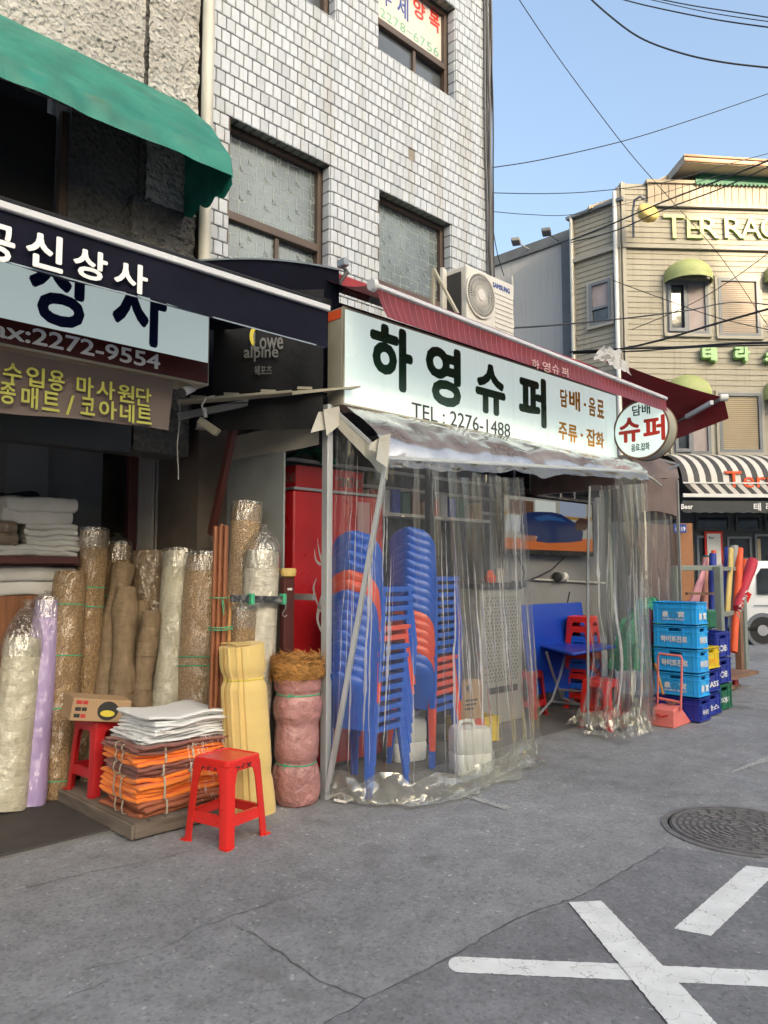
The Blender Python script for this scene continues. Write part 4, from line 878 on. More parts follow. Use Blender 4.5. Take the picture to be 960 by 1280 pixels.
# ================================================================== FABRIC ROLLS
def roll_secs(base, top, r, seed=0, lump=.02, n=20, m=26, flat=1.0, bulges=None, rtop=None):
    base = Vector(base); top = Vector(top); ax = (top-base); L = ax.length; ax.normalize(); sx = ax.cross(Vector((0,1,0))).normalized(); sy = ax.cross(sx)
    secs = []
    for i in range(m+1):
        t = i/m; q = []
        rt = r if rtop is None else lerp(r, rtop, t)
        k = 1 + lump*2*pn(seed, t*L*3, 0)
        if bulges: k *= 1 + bulges(t)
        if t < .02 or t > .985: k *= .93
        for j in range(n):
            a = 2*math.pi*j/n; rr = rt*k*(1+lump*pn(math.cos(a)*1.5+seed, math.sin(a)*1.5, t*L*4)+lump*.6*pn(math.cos(a)*4+seed, math.sin(a)*4, t*L*9))
            q.append(base + ax*(t*L) + (sx*math.cos(a) + sy*math.sin(a)*flat)*rr + sx*.012*pn(seed, t*2.2, 4)*1.5)
        secs.append(q)
    return secs, (base, ax, sx, sy, L)
def ring(g, secs, t, rad, fat=1.02):
    i = min(len(secs)-1, int(t*(len(secs)-1))); q = secs[i]; c = sum(q, Vector())/len(q)
    pts = [c + (p-c)*fat for p in q]; g.tube(pts + [pts[0]], rad, 5, cap=False)
def cloth_roll(name, label, base, top, r, mat_, ties=(), bag=0, group=None, seed=0, lump=.03, cat="fabric roll", tiemat='gtie', bulges=None, core=True, rtop=None, flat=1.0, bagmat='bag'):
    t = thing(name, label, cat, tuple(base), group=group)
    secs, (b0, ax, sx, sy, L) = roll_secs(base, top, r, seed, lump, bulges=bulges, rtop=rtop, flat=flat)
    MB().loft(secs).build("body", M[mat_], t, smooth=50)
    if core:
        g = MB(); tp = secs[-1]; c = sum(tp, Vector())/len(tp)
        for k in range(4):
            f0 = .22+.2*k; pts = [c + (p-c)*(f0+.2*j/len(tp)) + ax*.004 for j, p in enumerate(tp)]; g.tube(pts, .0035, 4, cap=False)
        g.build("wound_edge", M[mat_], t)
    for tt in ties:
        g = MB(); ring(g, secs, tt, .004); g.build("tie", M[tiemat], t)
    if bag:
        rt = (r if rtop is None else rtop); bs = []
        top_c = b0 + ax*L
        for i, (h, k) in enumerate([(-.12,1.06),(-.02,1.08),(.02,1.05),(.45*bag,.8),(.75*bag,.38),(.86*bag,.14),(.95*bag,.26),(bag,.34)]):
            bs.append([top_c + ax*h + (sx*math.cos(a)+sy*math.sin(a)*flat)*rt*k*(1+(.03 if i < 3 else .22)*pn(math.cos(a)*3+seed, math.sin(a)*3, h*9)) for a in [2*math.pi*j/20 for j in range(20)]])
        MB().loft(bs, cap=False).build("bag_top", M[bagmat], t, smooth=30, fix=False)
    return t
def bt(pb, pt, Yb, Yt=None, Z=None, zb=.012):
    """base and top points of a leaning roll from its picture ends"""
    b = P(pb[0], pb[1], Y=Yb) if Z is None else P(pb[0], pb[1], Z=Z)
    b.z = zb; return b, P(pt[0], pt[1], Y=Yt or b.y+.12)
def wr(px, d): return px*d/FPX/2
b, t_ = bt((8,1000),(30,800), 5.0, 5.20); cloth_roll("fabric_roll", "cream cotton roll in a clear knotted bag, leftmost of the leaning rolls", b, t_, .125, 'creamwrap', bag=.26, seed=1, flat=.9)
b, t_ = bt((39,997),(60,752), 5.0, 5.24); cloth_roll("fabric_roll", "slim lavender fabric roll in clear wrap leaning beside the cream bagged roll", b, t_, .088, 'lav', bag=.07, seed=2, core=False)
b, t_ = bt((72,978),(88,716), 5.0, 5.24, zb=.012); b = P(70,980,Y=5.06); b.z=.012; cloth_roll("coir_roll", "straight coir matting roll between the lavender roll and the red stool", b, t_, .102, 'coirwrap', ties=(.08,.40,.62,.86), seed=3, rtop=.108)
b = P(101,900,Y=5.22); b.z=.02; b.x = P(103,870,Y=5.2).x; cloth_roll("coir_roll", "tall brown coir roll with its top above the shelf's right end", b, P(117.5,664,Y=5.30), .098, 'coirwrap', ties=(.72,.80), bag=.03, seed=4, core=False)
b = P(133,880,Y=5.28); b.z=.02; cloth_roll("coir_roll", "glossy wrapped coir roll right of the tall brown one", b, P(147,682,Y=5.42), .102, 'coirwrap', ties=(.8,), bag=.09, seed=5, core=False)
bulk = lambda ph, k=.10: (lambda t: k*math.sin(t*19+ph)+.07*pn(t*14, ph, 2)-.10*math.exp(-((t-.62)/.02)**2))
b = P(118,880,Y=5.05); b.z=.03; cloth_roll("burlap_roll", "knotted burlap roll standing directly behind the cardboard box", b, P(153,706,Y=5.28), .078, 'burlap', seed=6, lump=.09, bulges=bulk(1), core=False, cat="burlap roll")
b = P(150,905,Y=4.9); b.z=.03; cloth_roll("burlap_roll", "lumpy burlap roll with a bulging twist above the cardboard box", b, P(157,735,Y=5.15), .083, 'burlap', seed=16, lump=.09, bulges=bulk(4,.13), core=False, cat="burlap roll")
b = P(158,900,Y=5.05); b.z=.03; cloth_roll("burlap_roll", "short narrow burlap roll leaning behind the white cloth stack", b, P(176,752,Y=5.2), .062, 'burlap', seed=7, lump=.09, ties=(.3,), tiemat='burlap', bulges=bulk(2,.07), core=False, cat="burlap roll")
b = P(166,905,Y=4.88); b.z=.03; cloth_roll("burlap_roll", "shortest burlap roll, just left of the cream wrapped roll", b, P(190,765,Y=5.03), .070, 'burlap', seed=8, lump=.09, ties=(.55,.75), tiemat='burlapw', bulges=bulk(0,.09), core=False, cat="burlap roll")
b = P(184,900,Y=5.2); b.z=.03; cloth_roll("burlap_roll", "broad flat-topped burlap roll in front of the grey shutter", b, P(188,690,Y=5.33), .145, 'burlapw', seed=9, lump=.02, cat="burlap roll")
b = P(205,905,Y=4.85); b.z=.03; cloth_roll("fabric_roll", "shiny cream plastic-wrapped fabric roll left of the bagged coir", b, P(224,692,Y=5.08), .118, 'creamwrap', seed=10, bag=.05, lump=.05, core=False)
b = P(245,905,Y=4.72); b.z=.03; cloth_roll("coir_roll", "wide pale coir roll in loose crinkled wrap behind the wooden poles", b, P(258,696,Y=4.86), .150, 'coirwrap2', ties=(.50,.54), seed=11, bag=.06, lump=.03, core=False)
b = P(287,900,Y=4.36); b.z=.03; cloth_roll("coir_roll", "tallest coir roll leaning against the grey side panel", b, P(309,632,Y=4.44), .105, 'coirwrap2', seed=12, bag=.04, lump=.025, core=True)
b = P(312,900,Y=4.15); b.z=.03; cloth_roll("mesh_roll", "bulky white mesh roll in a knotted clear bag beside the red fridge", b, P(328,690,Y=4.24), .118, 'meshwrap', seed=13, bag=.19, lump=.04, core=False, cat="mesh roll")
b = P(298,900,Y=4.30); b.z=.03; cloth_roll("mesh_roll", "narrow white mesh roll half hidden behind the bulky bagged one", b, P(316,692,Y=4.37), .075, 'meshwrap', seed=14, bag=.05, core=False, cat="mesh roll")
b = P(297,890,Y=4.15); b.z=.03; cloth_roll("coir_roll", "short brown coir roll in clear wrap behind the yellow cloth bundle", b, P(303,762,Y=4.2), .088, 'coirwrap', seed=15, bag=.06, ties=(.72,), core=False)
b = P(243,760,Y=5.25); b.z=.5; cloth_roll("fabric_roll", "slim upright bag-wrapped cloth tip rising in front of the grey pipe", b, P(254,672,Y=5.32), .045, 'creamwrap', seed=17, bag=.17, core=False)
b = P(262,800,Y=5.1); b.z=.5; cloth_roll("fabric_roll", "small clear-bagged cloth roll peeking out left of the pole tips", b, P(270,692,Y=5.18), .055, 'burlapw', seed=18, bag=.16, core=False)
b = P(283,800,Y=5.2); b.z=.5; cloth_roll("fabric_roll", "thin pale bagged roll seen between the pole tips and the tallest coir roll", b, P(288,676,Y=5.25), .05, 'creamwrap', seed=19, bag=.18, core=False)
b = P(222,800,Y=5.35); b.z=.4; cloth_roll("fabric_roll", "loosely bagged roll whose plastic top shows above the cream wrapped roll", b, P(232,686,Y=5.42), .13, 'burlapw', seed=20, bag=.10, core=False)

b = P(196,900,Y=5.30); b.z=.03; cloth_roll("fabric_roll", "pale wrapped roll wedged between the broad burlap roll and the cream roll", b, P(207,700,Y=5.44), .085, 'creamwrap', seed=23, bag=.04, core=False)
b = P(232,900,Y=5.15); b.z=.03; cloth_roll("mesh_roll", "pale wrapped roll filling the gap behind the cream and the pale coir rolls", b, P(241,702,Y=5.28), .09, 'meshwrap', seed=24, bag=.06, core=False, cat="mesh roll")
b = P(275,900,Y=4.95); b.z=.03; cloth_roll("mesh_roll", "pale mesh roll half hidden behind the wooden poles", b, P(284,705,Y=5.02), .09, 'meshwrap', seed=25, bag=.05, core=False, cat="mesh roll")
b = P(128,900,Y=5.35); b.z=.03; cloth_roll("burlap_roll", "plain burlap roll standing upright between the two tall coir rolls", b, P(132,700,Y=5.50), .07, 'burlapw', seed=26, core=False, cat="burlap roll")

# ================================================================== WHITE CLOTHS ON THE SHELF
def folded(name, label, x0, x1, y0, y1, z0, z1, nl, m, parent_kw=None, seed=0, edge='l', rz=0, wav=.012, cat="folded cloth", ties=None, fringe=None, group=None, droop=0, roundness=.5):
    """a folded cloth: nl thick layers lying on each other, each with rounded fold edges and a slight wave"""
    cx, cy = (x0+x1)/2, (y0+y1)/2; t = thing(name, label, cat, (cx, cy, z0), rz=rz, group=group); h = (z1-z0)/nl; rnd = random.Random(seed)
    Lx, Ly = x1-x0, y1-y0
    for k in range(nl):
        ox, oy = (rnd.random()-.5)*.045, (rnd.random()-.5)*.04; sx, sy = 1-.08*rnd.random(), 1-.09*rnd.random(); ra_ = (rnd.random()-.5)*.05
        nu, nv = 24, 18; secs = []; us = [0,.006,.016,.034]+[.034+.932*q/(nu-6) for q in range(1,nu-6)]+[.966,.984,.994,1]; nu = len(us)-1; vq = [0,.006,.018,.04]+[.04+.92*q/(nv-7) for q in range(1,nv-7)]+[.96,.982,.994,1]; nv = len(vq)
        for i in range(nu+1):
            u = us[i]; e = min(1, min(u, 1-u)/ .035) ; th = math.sqrt(max(.0, 1-(1-e)**2)) if e < 1 else 1
            q = []; x = (u-.5)*Lx*sx+ox
            for j in range(2*nv):
                if j < nv: v_ = vq[j]; s_ = -1
                else: v_ = vq[2*nv-1-j]; s_ = 1
                e2 = min(1, min(v_, 1-v_)/.04); th2 = math.sqrt(max(0, 1-(1-e2)**2)) if e2 < 1 else 1
                y = (v_-.5)*Ly*sy+oy; zc = h*(k+.5) + wav*.5*pn(x*5+seed, y*5, k*.3) + wav*.35*pn(x*16+seed, y*16, k*.5) + .012*pn(x*4+2.2, y*4, (z0+h*k)*2.5)
                zc -= droop*(abs(u-.5)*2)**3*.5*h
                q.append(Vector((x + ra_*y + .028*pn(y*7, k*1.7, seed), y - ra_*x + .026*pn(x*7, k*1.7, seed+3), zc + .010*pn(x*9+seed, y*9, k*1.3)*(.3+abs(u-.5)+abs(v_-.5)) + s_*h*.5*max(.08, min(th, th2))*(1.10))))
            secs.append(q)
        MB().loft(secs).build("layer", M[m], t, smooth=55, local=True)
    if ties:
        for xx in ties:
            g = MB(); pr_f = [Vector((xx-cx, y, z)) for y, z in ((-Ly/2+.02,.002),(-Ly/2-.004,.008),(-Ly/2-.008,(z1-z0)*.5),(-Ly/2-.003,(z1-z0)*.96),(-Ly/2+.03,(z1-z0)*1.03),(0,(z1-z0)*1.03))]
            for A_1, B_1 in zip(pr_f, pr_f[1:]): g.bar(A_1, B_1, .012, .003)
            yy = (xx-cx)*.5; pr_f = [Vector((x, yy, z)) for x, z in ((-Lx/2+.02,.002),(-Lx/2-.006,.008),(-Lx/2-.012,(z1-z0)*.5),(-Lx/2-.004,(z1-z0)*.96),(-Lx/2+.03,(z1-z0)*1.03),(0,(z1-z0)*1.03))]
            for A_1, B_1 in zip(pr_f, pr_f[1:]): g.bar(A_1, B_1, .012, .003, up=(1,0,0))
            g.build("tie_band", M['band'], t, local=True, smooth=True)
    if fringe:
        g = MB()
        for q in range(fringe):
            side = rnd.random(); zz = rnd.random()*(z1-z0)*.9+.01
            if side < .75: p = Vector((Lx/2*(.96+.06*rnd.random()) if rnd.random() < .55 else (rnd.random()-.0)*Lx/2*.9, -Ly/2-.004, zz)); d = Vector((.2*(rnd.random()-.3), -.4, -.8))
            else: p = Vector((Lx/2, (rnd.random()-.5)*Ly, zz)); d = Vector((.5, .1, -.7))
            L = .012+.028*rnd.random(); g.tube([p, p+d*L*.5+Vector((.006*(rnd.random()-.5),0,0)), p+d*L+Vector((.012*(rnd.random()-.5),0,0))], .0011, 3, cap=False)
        stuff(g.build("fringe", M['fringe'], t, local=True))
    return t
Ysh = 5.34
def fx(px, py=660, Y=Ysh): return P(px, py, Y=Y).x
def fz(py, px=60, Y=Ysh): return P(px, py, Y=Y).z
folded("folded_cloth", "fat rolled bundle of white cloth on top of the shelf pile", fx(1), fx(97), 5.32, 5.75, fz(655), fz(622), 2, 'cottonD', seed=1, wav=.03, roundness=1)
folded("folded_cloth", "thick folded white cloth in the middle of the shelf pile", fx(28), fx(96), 5.30, 5.75, fz(683), fz(655), 4, 'cottonD', seed=2, wav=.025)
folded("folded_cloth", "folded white cloth lying directly on the shelf board", fx(-20), fx(98), 5.28, 5.75, zr-.015, fz(682), 3, 'cottonD', seed=3, wav=.02)
folded("folded_cloth", "bundle of tan cloth in a clear bag at the left end of the shelf pile", fx(-40), fx(22), 5.28, 5.7, fz(682), fz(654), 2, 'burlapw', seed=4, wav=.03)
folded("folded_cloth", "flat white cloth sandwiched between shelf board and counter top", fx(-30), fx(93), 5.30, 5.8, 1.305, zr-.05, 2, 'cottonD', seed=5, wav=.01)
cloth_roll("fabric_roll", "dim dark bundle lying at the back of the shop above the white cloths", Vector((1.0,5.9,1.62)), Vector((2.2,6.0,1.9)), .2, 'store', seed=30, core=False, cat="fabric bundle")

# ================================================================== PALLET AND STACKED CLOTHS
pl_ = thing("pallet", "weathered low wooden pallet under the stacked cloths", "pallet", (2.38, 4.6, 0))
px0, px1, py0, py1 = 2.045, 2.72, 3.985, 5.22
nb = 7
for k in range(nb):
    u0 = lerp(px0, px1, k/nb)+.005; u1 = lerp(px0, px1, (k+1)/nb)-.005; MB().box(u0, u1, py0+.02, py1, .072, .092-.002*(k % 2)).build("deck_board", M['pallet'], pl_, bev=.003)
MB().box(px0, px1, py0, py0+.019, .012, .088).build("side_board", M['pallet'], pl_, bev=.004); MB().box(px0-.020, px0-.001, py0, py1, .012, .090).build("side_board", M['pallet'], pl_, bev=.004)
MB().box(px1+.001, px1+.02, py0, py1, .012, .088).build("side_board", M['pallet'], pl_, bev=.004)
for yy in (4.3, 4.7, 5.1): MB().box(px0, px1, yy, yy+.08, .013, .071).build("bearer", M['pallet'], pl_)
cx0, cx1, cy0, cy1 = 2.10, 2.69, 4.02, 4.50
zl = lambda py: P(190, py, Y=4.05).z
Z = [.093]
tops = [(1005,'russet',3,"russet brown folded cloth, lowest in the stack on the pallet"), (948,'orange',5,"thick orange folded cloth above the russet one"), (916,'brownc',3,"plum brown folded cloth between the two orange ones"), (892,'orange',3,"thinner orange folded cloth, upper of the two in the stack"), (874,'brownc',3,"plum brown folded cloth right under the white ones")]
hts = [.085, .125, .070, .062, .045]; z = .093
for (py, m_, nl, lab), h in zip(tops, hts):
    dx = random.uniform(-.012, .012); ty = (2.25+dx, 2.42+dx)
    folded("folded_cloth", lab, cx0+dx-.02, cx1+dx, cy0+.01*random.random(), cy1, z, z+h, nl, m_, seed=int(py), wav=.012, ties=ty if m_ != 'brownc' or nl > 1 else None, fringe=90 if m_ != 'russet' else 15, rz=R(random.uniform(-2.5, 2.5))); z += h
zt = z
for k, (nl, h, lab) in enumerate([(4,.048,"lowest of the white folded cloths on the stack"), (3,.045,"middle white folded cloth on the stack"), (3,.056,"topmost white folded cloth on the stack, neatly squared")]):
    folded("folded_cloth", lab, cx0+.03+.02*k, cx1-.03+.005*k, cy0+.01, cy1-.02, z, z+h, nl, 'cotton', seed=40+k, wav=.010, fringe=50, rz=R([-3,4,-1][k])); z += h
ZSTACK = z

# ================================================================== STOOLS
def make_stool(m, label, group=None, hgt=.46, wt=.25, wb=.32, name="plastic_stool"):
    t = thing(name, label, "stool", group=group); H = hgt; a = wt/2; b = wb/2
    def half(z): return lerp(b, a, z/H)
    def cornerleg(sx, sy):
        g = MB(); secs = []
        for z, wd in ((0,.060),(.02,.056),(.10,.056),(H*.7,.058),(H*.84,.070),(H-.035,.112)):
            h_ = half(z); th = .006; c = .018
            q = [(h_, h_-wd), (h_, h_-c), (h_-c*.3, h_-c*.3), (h_-c, h_), (h_-wd, h_), (h_-wd, h_-th), (h_-c-th*.4, h_-th), (h_-th-c*.3, h_-th-c*.3), (h_-th, h_-c-th*.4), (h_-th, h_-wd)]
            secs.append([Vector((p[0]*sx, p[1]*sy, z)) for p in q])
        g.loft(secs); g.obox((sx*(half(0)-.012), sy*(half(0)-.012), .004), (.046,.046,.008)); return g.build("leg", m, t, local=True, smooth=30)
    for sx in (-1, 1):
        for sy in (-1, 1): cornerleg(sx, sy)
    for k in range(4):
        rot = Matrix.Rotation(math.pi/2*k, 3, 'Z'); z0, z1 = .105, .160; g = MB()
        for zz0, zz1 in ((z0, z1),):
            h0, h1 = half(zz0)-.0035, half(zz1)-.0035; w0, w1 = h0-.03, h1-.03
            v = [(-w0,-h0,zz0),(w0,-h0,zz0),(w0,-h0+.005,zz0),(-w0,-h0+.005,zz0),(-w1,-h1,zz1),(w1,-h1,zz1),(w1,-h1+.005,zz1),(-w1,-h1+.005,zz1)]
            g.add([rot @ Vector(p) for p in v], [(0,3,2,1),(4,5,6,7),(0,1,5,4),(1,2,6,5),(2,3,7,6),(3,0,4,7)])
        g.add([rot @ Vector(p) for p in [(-w1,-h1-.001,z1-.004),(w1,-h1-.001,z1-.004),(w1,-h1+.018,z1-.004),(-w1,-h1+.018,z1-.004),(-w1,-h1-.001,z1+.001),(w1,-h1-.001,z1+.001),(w1,-h1+.018,z1+.001),(-w1,-h1+.018,z1+.001)]], [(0,3,2,1),(4,5,6,7),(0,1,5,4),(1,2,6,5),(2,3,7,6),(3,0,4,7)])
        g.build("stretcher", m, t, local=True)
        g = MB(); hz = H-.075; h0, h1 = half(hz)-.002, half(H-.012)-.002; up = []; n = 12                     # apron with arched lower edge
        for i in range(n+1):
            u = i/n*2-1; x = u*(h0-.012); drop = .045*max(0, (abs(u)-.55)/.45)**2; up.append((x, drop))
        v = []; f = []
        for i, (x, dr) in enumerate(up):
            zl_ = H-.062-dr; hl = half(zl_)-.002
            v += [rot@Vector((x,-hl,zl_)), rot@Vector((x*h1/h0,-h1,H-.010)), rot@Vector((x,-hl+.005,zl_)), rot@Vector((x*h1/h0,-h1+.005,H-.010))]
        for i in range(n): a4, b4 = 4*i, 4*(i+1); f += [(a4,b4,b4+1,a4+1),(a4+2,a4+3,b4+3,b4+2),(a4,a4+2,b4+2,b4),(a4+1,b4+1,b4+3,a4+3)]
        g.add(v, f); g.build("apron", m, t, local=True, smooth=30)
    def rr(hw, z, c=.03, n=5):
        q = []
        for sx, sy, a0 in ((1,1,0),(-1,1,90),(-1,-1,180),(1,-1,270)):
            for i in range(n+1): an = R(a0+90*i/n); q.append(Vector((sx*(hw-c)+c*math.cos(an), sy*(hw-c)+c*math.sin(an), z)))
        return q
    MB().loft([rr(a+.003, H-.030), rr(a+.002, H-.006), rr(a-.004, H, .026), rr(a-.014, H+.001, .02), rr(a-.017, H-.0035, .018)]).build("seat", m, t, local=True, smooth=35)
    return t
st0 = make_stool(M['red'], "bright red plastic stool standing alone in front of the stacked cloths", hgt=.445, wt=.262, wb=.325)
cst = P(289,1045,Z=0); st0.location = (2.445, 3.715, 0); st0.rotation_euler = (0,0,R(13))
g = MB()
for (x, y, ln, an) in ((-.03,.0,.05,.3),(.01,.002,.05,-.5),(.05,.0,.045,.8),(.065,.004,.03,0)):
    g.obox((x-.03, -.1385, .405+y), (ln*.6, .0015, .006), Matrix.Rotation(an*1.2, 3, 'Y')); g.obox((x-.03, -.139, .395+y), (.004, .0015, .022), Matrix.Rotation(an, 3, 'Y'))
g.build("handwriting", M['ink'], st0, local=True)
g = MB()
for (y, ln, an) in ((.04,.03,.3),(.0,.035,-.5),(-.05,.03,.8)): g.obox((-.1395, y, .40), (.0015, ln*.6, .006), Matrix.Rotation(an, 3, 'X')); g.obox((-.1395, y+.01, .395), (.0015, .004, .02), Matrix.Rotation(an, 3, 'X'))
g.build("handwriting", M['ink'], st0, local=True)
def put_stool(label, x, y, z=0, rz=0, m=None, group=None, tilt=None):
    c = copy_tree(st0, None, skip=("handwriting",)); c['label'] = label; c.location = (x, y, z); c.rotation_euler = tilt if tilt else (0,0,rz)
    if group: c['group'] = group
    if m: retint(c, M['red'], m)
    return c
q = P(96,1000,Z=.092); put_stool("dark red plastic stool on the pallet's rear, carrying the cardboard box", 2.235, 4.80, .092, R(5), M['redD'])
# cardboard box on that stool
qb = P(121, 905, Y=4.70)
bx = thing("cardboard_box", "tipped cardboard noodle box resting on the red stool beside the white cloths", "box", (qb.x, 4.72, .548), rot=(R(4), R(9), R(-6)))
MB().box(-.19,.17,-.10,.08,0,.135).build("carton", M['card'], bx, local=True, bev=.003)
g = MB(); 
for k, (zz, m_) in enumerate(((.10,'redink'),(.06,'ink'),(.02,'ink'))): MB().box(-.17,-.135,-.1015,-.1003,zz,zz+.022).build("print_mark", M[m_], bx, local=True); MB().box(-.13,-.10,-.1015,-.1003,zz,zz+.022).build("print_mark", M['redink' if k != 1 else 'ink'], bx, local=True)
MB().prism([(.03+.065*math.cos(t), .068+.058*math.sin(t)) for t in [2*math.pi*k/20 for k in range(20)]], frame((0,-.1,0),(1,0,0),(0,0,1)), .0005, .002).build("bowl_print", M['ink'], bx, local=True)
MB().prism([(.03+.045*math.cos(t), .052+.02*math.sin(t)) for t in [2*math.pi*k/16 for k in range(16)]], frame((0,-.1,0),(1,0,0),(0,0,1)), .0022, .003).build("noodle_print", M['ytie'], bx, local=True)

# ================================================================== WOODEN POLES, BAR, POST
wp = thing("pole_bundle", "upright bundle of brown wooden poles tied with green twine", "wooden poles", (2.66,4.1,0))
rnd = random.Random(8); tp_ = P(279,657,Y=4.15)
for k in range(7):
    dx = -.056+.0190*k; hh = tp_.z + (0 if k < 6 else -.43) + rnd.uniform(-.01,.01)
    bx_, tx_ = 2.615+dx*1.02, tp_.x+dx
    MB().tube([(bx_, 4.10+.018*(k % 2), .0), ((bx_+tx_)/2+rnd.uniform(-.003,.003), 4.12+.018*(k % 2), hh/2), (tx_, 4.15+.018*(k % 2), hh)], .0125, 10).build("pole", M['woodpole2' if k == 6 else 'woodpole'], wp, smooth=True)
for py in (747, 784, 787):
    z0 = P(282,py,Y=4.1).z; xx = lerp(2.615, tp_.x, z0/1.75)
    MB().tube([(xx-.065,4.098,z0),(xx+.0,4.090,z0-.002),(xx+.07,4.10,z0+.002),(xx+.07,4.16,z0),(xx-.065,4.16,z0),(xx-.065,4.098,z0)], .0035, 6).build("twine", M['gtie'], wp, smooth=True)
MB().tube([(2.63,4.085,1.29),(2.635,4.08,1.25),(2.645,4.08,1.19),(2.65,4.085,1.24),(2.64,4.085,1.28)], .003, 5).build("twine_bow", M['gtie'], wp, smooth=True)
hb = thing("hook_bar", "black steel angle bar with two wire hooks between poles and maroon post", "bar", (2.85,4.05,1.29))
MB().bar(P(288,748,Y=4.07), P(358,750,Y=4.05), .02, .045).build("bar", M['blacksteel'], hb, bev=.002)
for hx, hy in ((296,752),(355,752)):
    q = P(hx+4 if hx < 300 else hx, hy, Y=4.035); MB().tube([q+Vector((.004,0,.01)), q+Vector((.012,-.004,-.02)), q+Vector((.01,-.005,-.045)), q+Vector((-.012,-.004,-.07)), q+Vector((-.014,-.004,-.088)), q+Vector((.004,-.004,-.10)), q+Vector((.02,-.004,-.088))], .0032, 6).build("hook", M['steel'], hb, smooth=True)
for hx in (316, 356):
    q = P(hx, 749, Y=4.035); MB().box(q.x-.014, q.x+.014, q.y-.004, q.y+.045, q.z-.035, q.z+.035).build("green_tape", M['gtie'], hb, bev=.003)
text("Mapei", FRY(4.037), P(324,750,Y=4.04).x, P(345,750,Y=4.04).x, 1.272, 1.302, M['tx_dull'], hb, 0, .001) if False else None
mp_ = thing("maroon_post", "maroon steel post with a yellow wrapped top behind the pink roll", "post", (3.14,4.14,0))
qx = P(362,720,Y=4.12)
MB().box(qx.x-.042, qx.x+.042, 4.12, 4.17, .01, qx.z-.01).build("post", M['maroon'], mp_, bev=.003)
MB().lathe([(.03,-.03),(.05,-.02),(.056,.015),(.05,.03),(.02,.032)], c=(qx.x+.005, 4.14, qx.z+.02), n=14).build("yellow_wrap", M['c_yellow'], mp_, smooth=True)
MB().box(qx.x-.018, qx.x+.018, 4.114, 4.119, qx.z-.095, qx.z-.08).build("white_label", M['white'], mp_)
# ================================================================== YELLOW CLOTH BUNDLE AND PINK ROLL
def yellow_secs():
    secs = []; c0 = Vector((2.80,3.97,0)); c1 = Vector((2.735,4.0,1.0)); m = 44
    for i in range(m+1):
        t = i/m; c = lerp(c0, c1, t); z = t*P(310,806,Y=3.95).z
        wv = lerp(.135, .128, t); wv *= 1 - .16*math.exp(-((t-.80)/.035)**2) - .07*math.exp(-((t-.24)/.04)**2) - .05*math.exp(-((t-.97)/.2)**2)*0
        wv *= 1+.06*math.exp(-((t-.05)/.08)**2)
        q = []; n = 72
        for j in range(n):
            a = 2*math.pi*j/n; ca, sa = math.cos(a), math.sin(a); e = 2.6
            r = 1/((abs(ca)**e+abs(sa)**e)**(1/e)); x, y = r*ca*wv, r*sa*wv*.80
            left = max(0, -ca+.05*sa-.10)  # pleated edges at the left
            x -= left*.020*(1 if (j*1.0) % 3 < 1.5 else -.2) ; y -= .006*(1 if j % 4 < 2 else -1)*left*2
            k = 1+.02*pn(ca*2, sa*2, t*9)+.012*pn(ca*5, sa*5, t*25)
            q.append(Vector((c.x+x*k, c.y+y*k, z + (.012*ca if t > .99 else 0))))
        secs.append(q)
    return secs
yr = thing("cloth_bundle", "tall folded yellow cloth bundle tied at the waist beside the wooden poles", "cloth bundle", (2.80,3.97,0))
ysec = yellow_secs(); MB().loft(ysec).build("cloth", M['yellowc'], yr, smooth=60)
g = MB(); tp = ysec[-1]; c = sum(tp, Vector())/len(tp)
for k in range(7):
    x = lerp(-.10, .0, k/6); g.tube([c+Vector((x,-.085,.006)), c+Vector((x+.004,0,.012)), c+Vector((x,.085,.006))], .005, 5)
g.build("top_pleats", M['yellowc'], yr, smooth=True)
for tt in (.80,): g = MB(); ring(g, ysec, tt, .004, 1.015); g.build("tie", M['ytie'], yr)
pk = thing("coir_bundle", "dusty pink wrapped bundle with shaggy coir fibre bursting from its top", "coir bundle", (3.06,3.93,0))
pb = lambda t: .05*pn(t*4.3, 7.7, 1)*2 + .02*pn(t*16, 3, 2) - .15*math.exp(-((t-.33)/.035)**2) - .12*math.exp(-((t-.86)/.03)**2) - .10*math.exp(-((t-.62)/.05)**2) - .10*math.exp(-((t)/.05)**2)
psec, _ = roll_secs(P(370,1003,Z=0), Vector((P(372,845,Y=3.95).x, 3.95, P(372,845,Y=3.95).z)), .150, 3, .11, bulges=pb, m=50, n=32); MB().loft(psec).build("wrap", M['pink'], pk, smooth=60)
for tt in (.33,.86): g = MB(); ring(g, psec, tt, .0045, 1.01); g.build("tie", M['gtie'], pk)
for tt in (.33,.86):
    q = psec[int(tt*50)]; c = min(q, key=lambda p: p.x*.9+p.y*.5); g = MB()
    for k in range(5): g.tube([c, c+Vector((-.02+.012*k, -.015, .02-.01*k)), c+Vector((-.035+.02*k, -.02, -.01+.012*(k % 3)))], .003, 5)
    g.build("twine_bow", M['gtie'], pk, smooth=True)
ct = sum(psec[-1], Vector())/32; rnd = random.Random(4)
csec = []
for i in range(10):
    t = i/9; rad = .150*(1.02+.10*math.sin(t*math.pi))*(1 if i < 8 else (.93 if i == 8 else .70)); csec.append([ct + Vector((math.cos(a)*rad*(1+.05*pn(math.cos(a)*3, math.sin(a)*3, t*4)), math.sin(a)*rad*(1+.05*pn(math.cos(a)*3, math.sin(a)*3, t*4)), -.01+.125*t)) for a in [2*math.pi*j/24 for j in range(24)]])
MB().loft(csec).build("coir_core", M['coir'], pk, smooth=60)
g = MB()
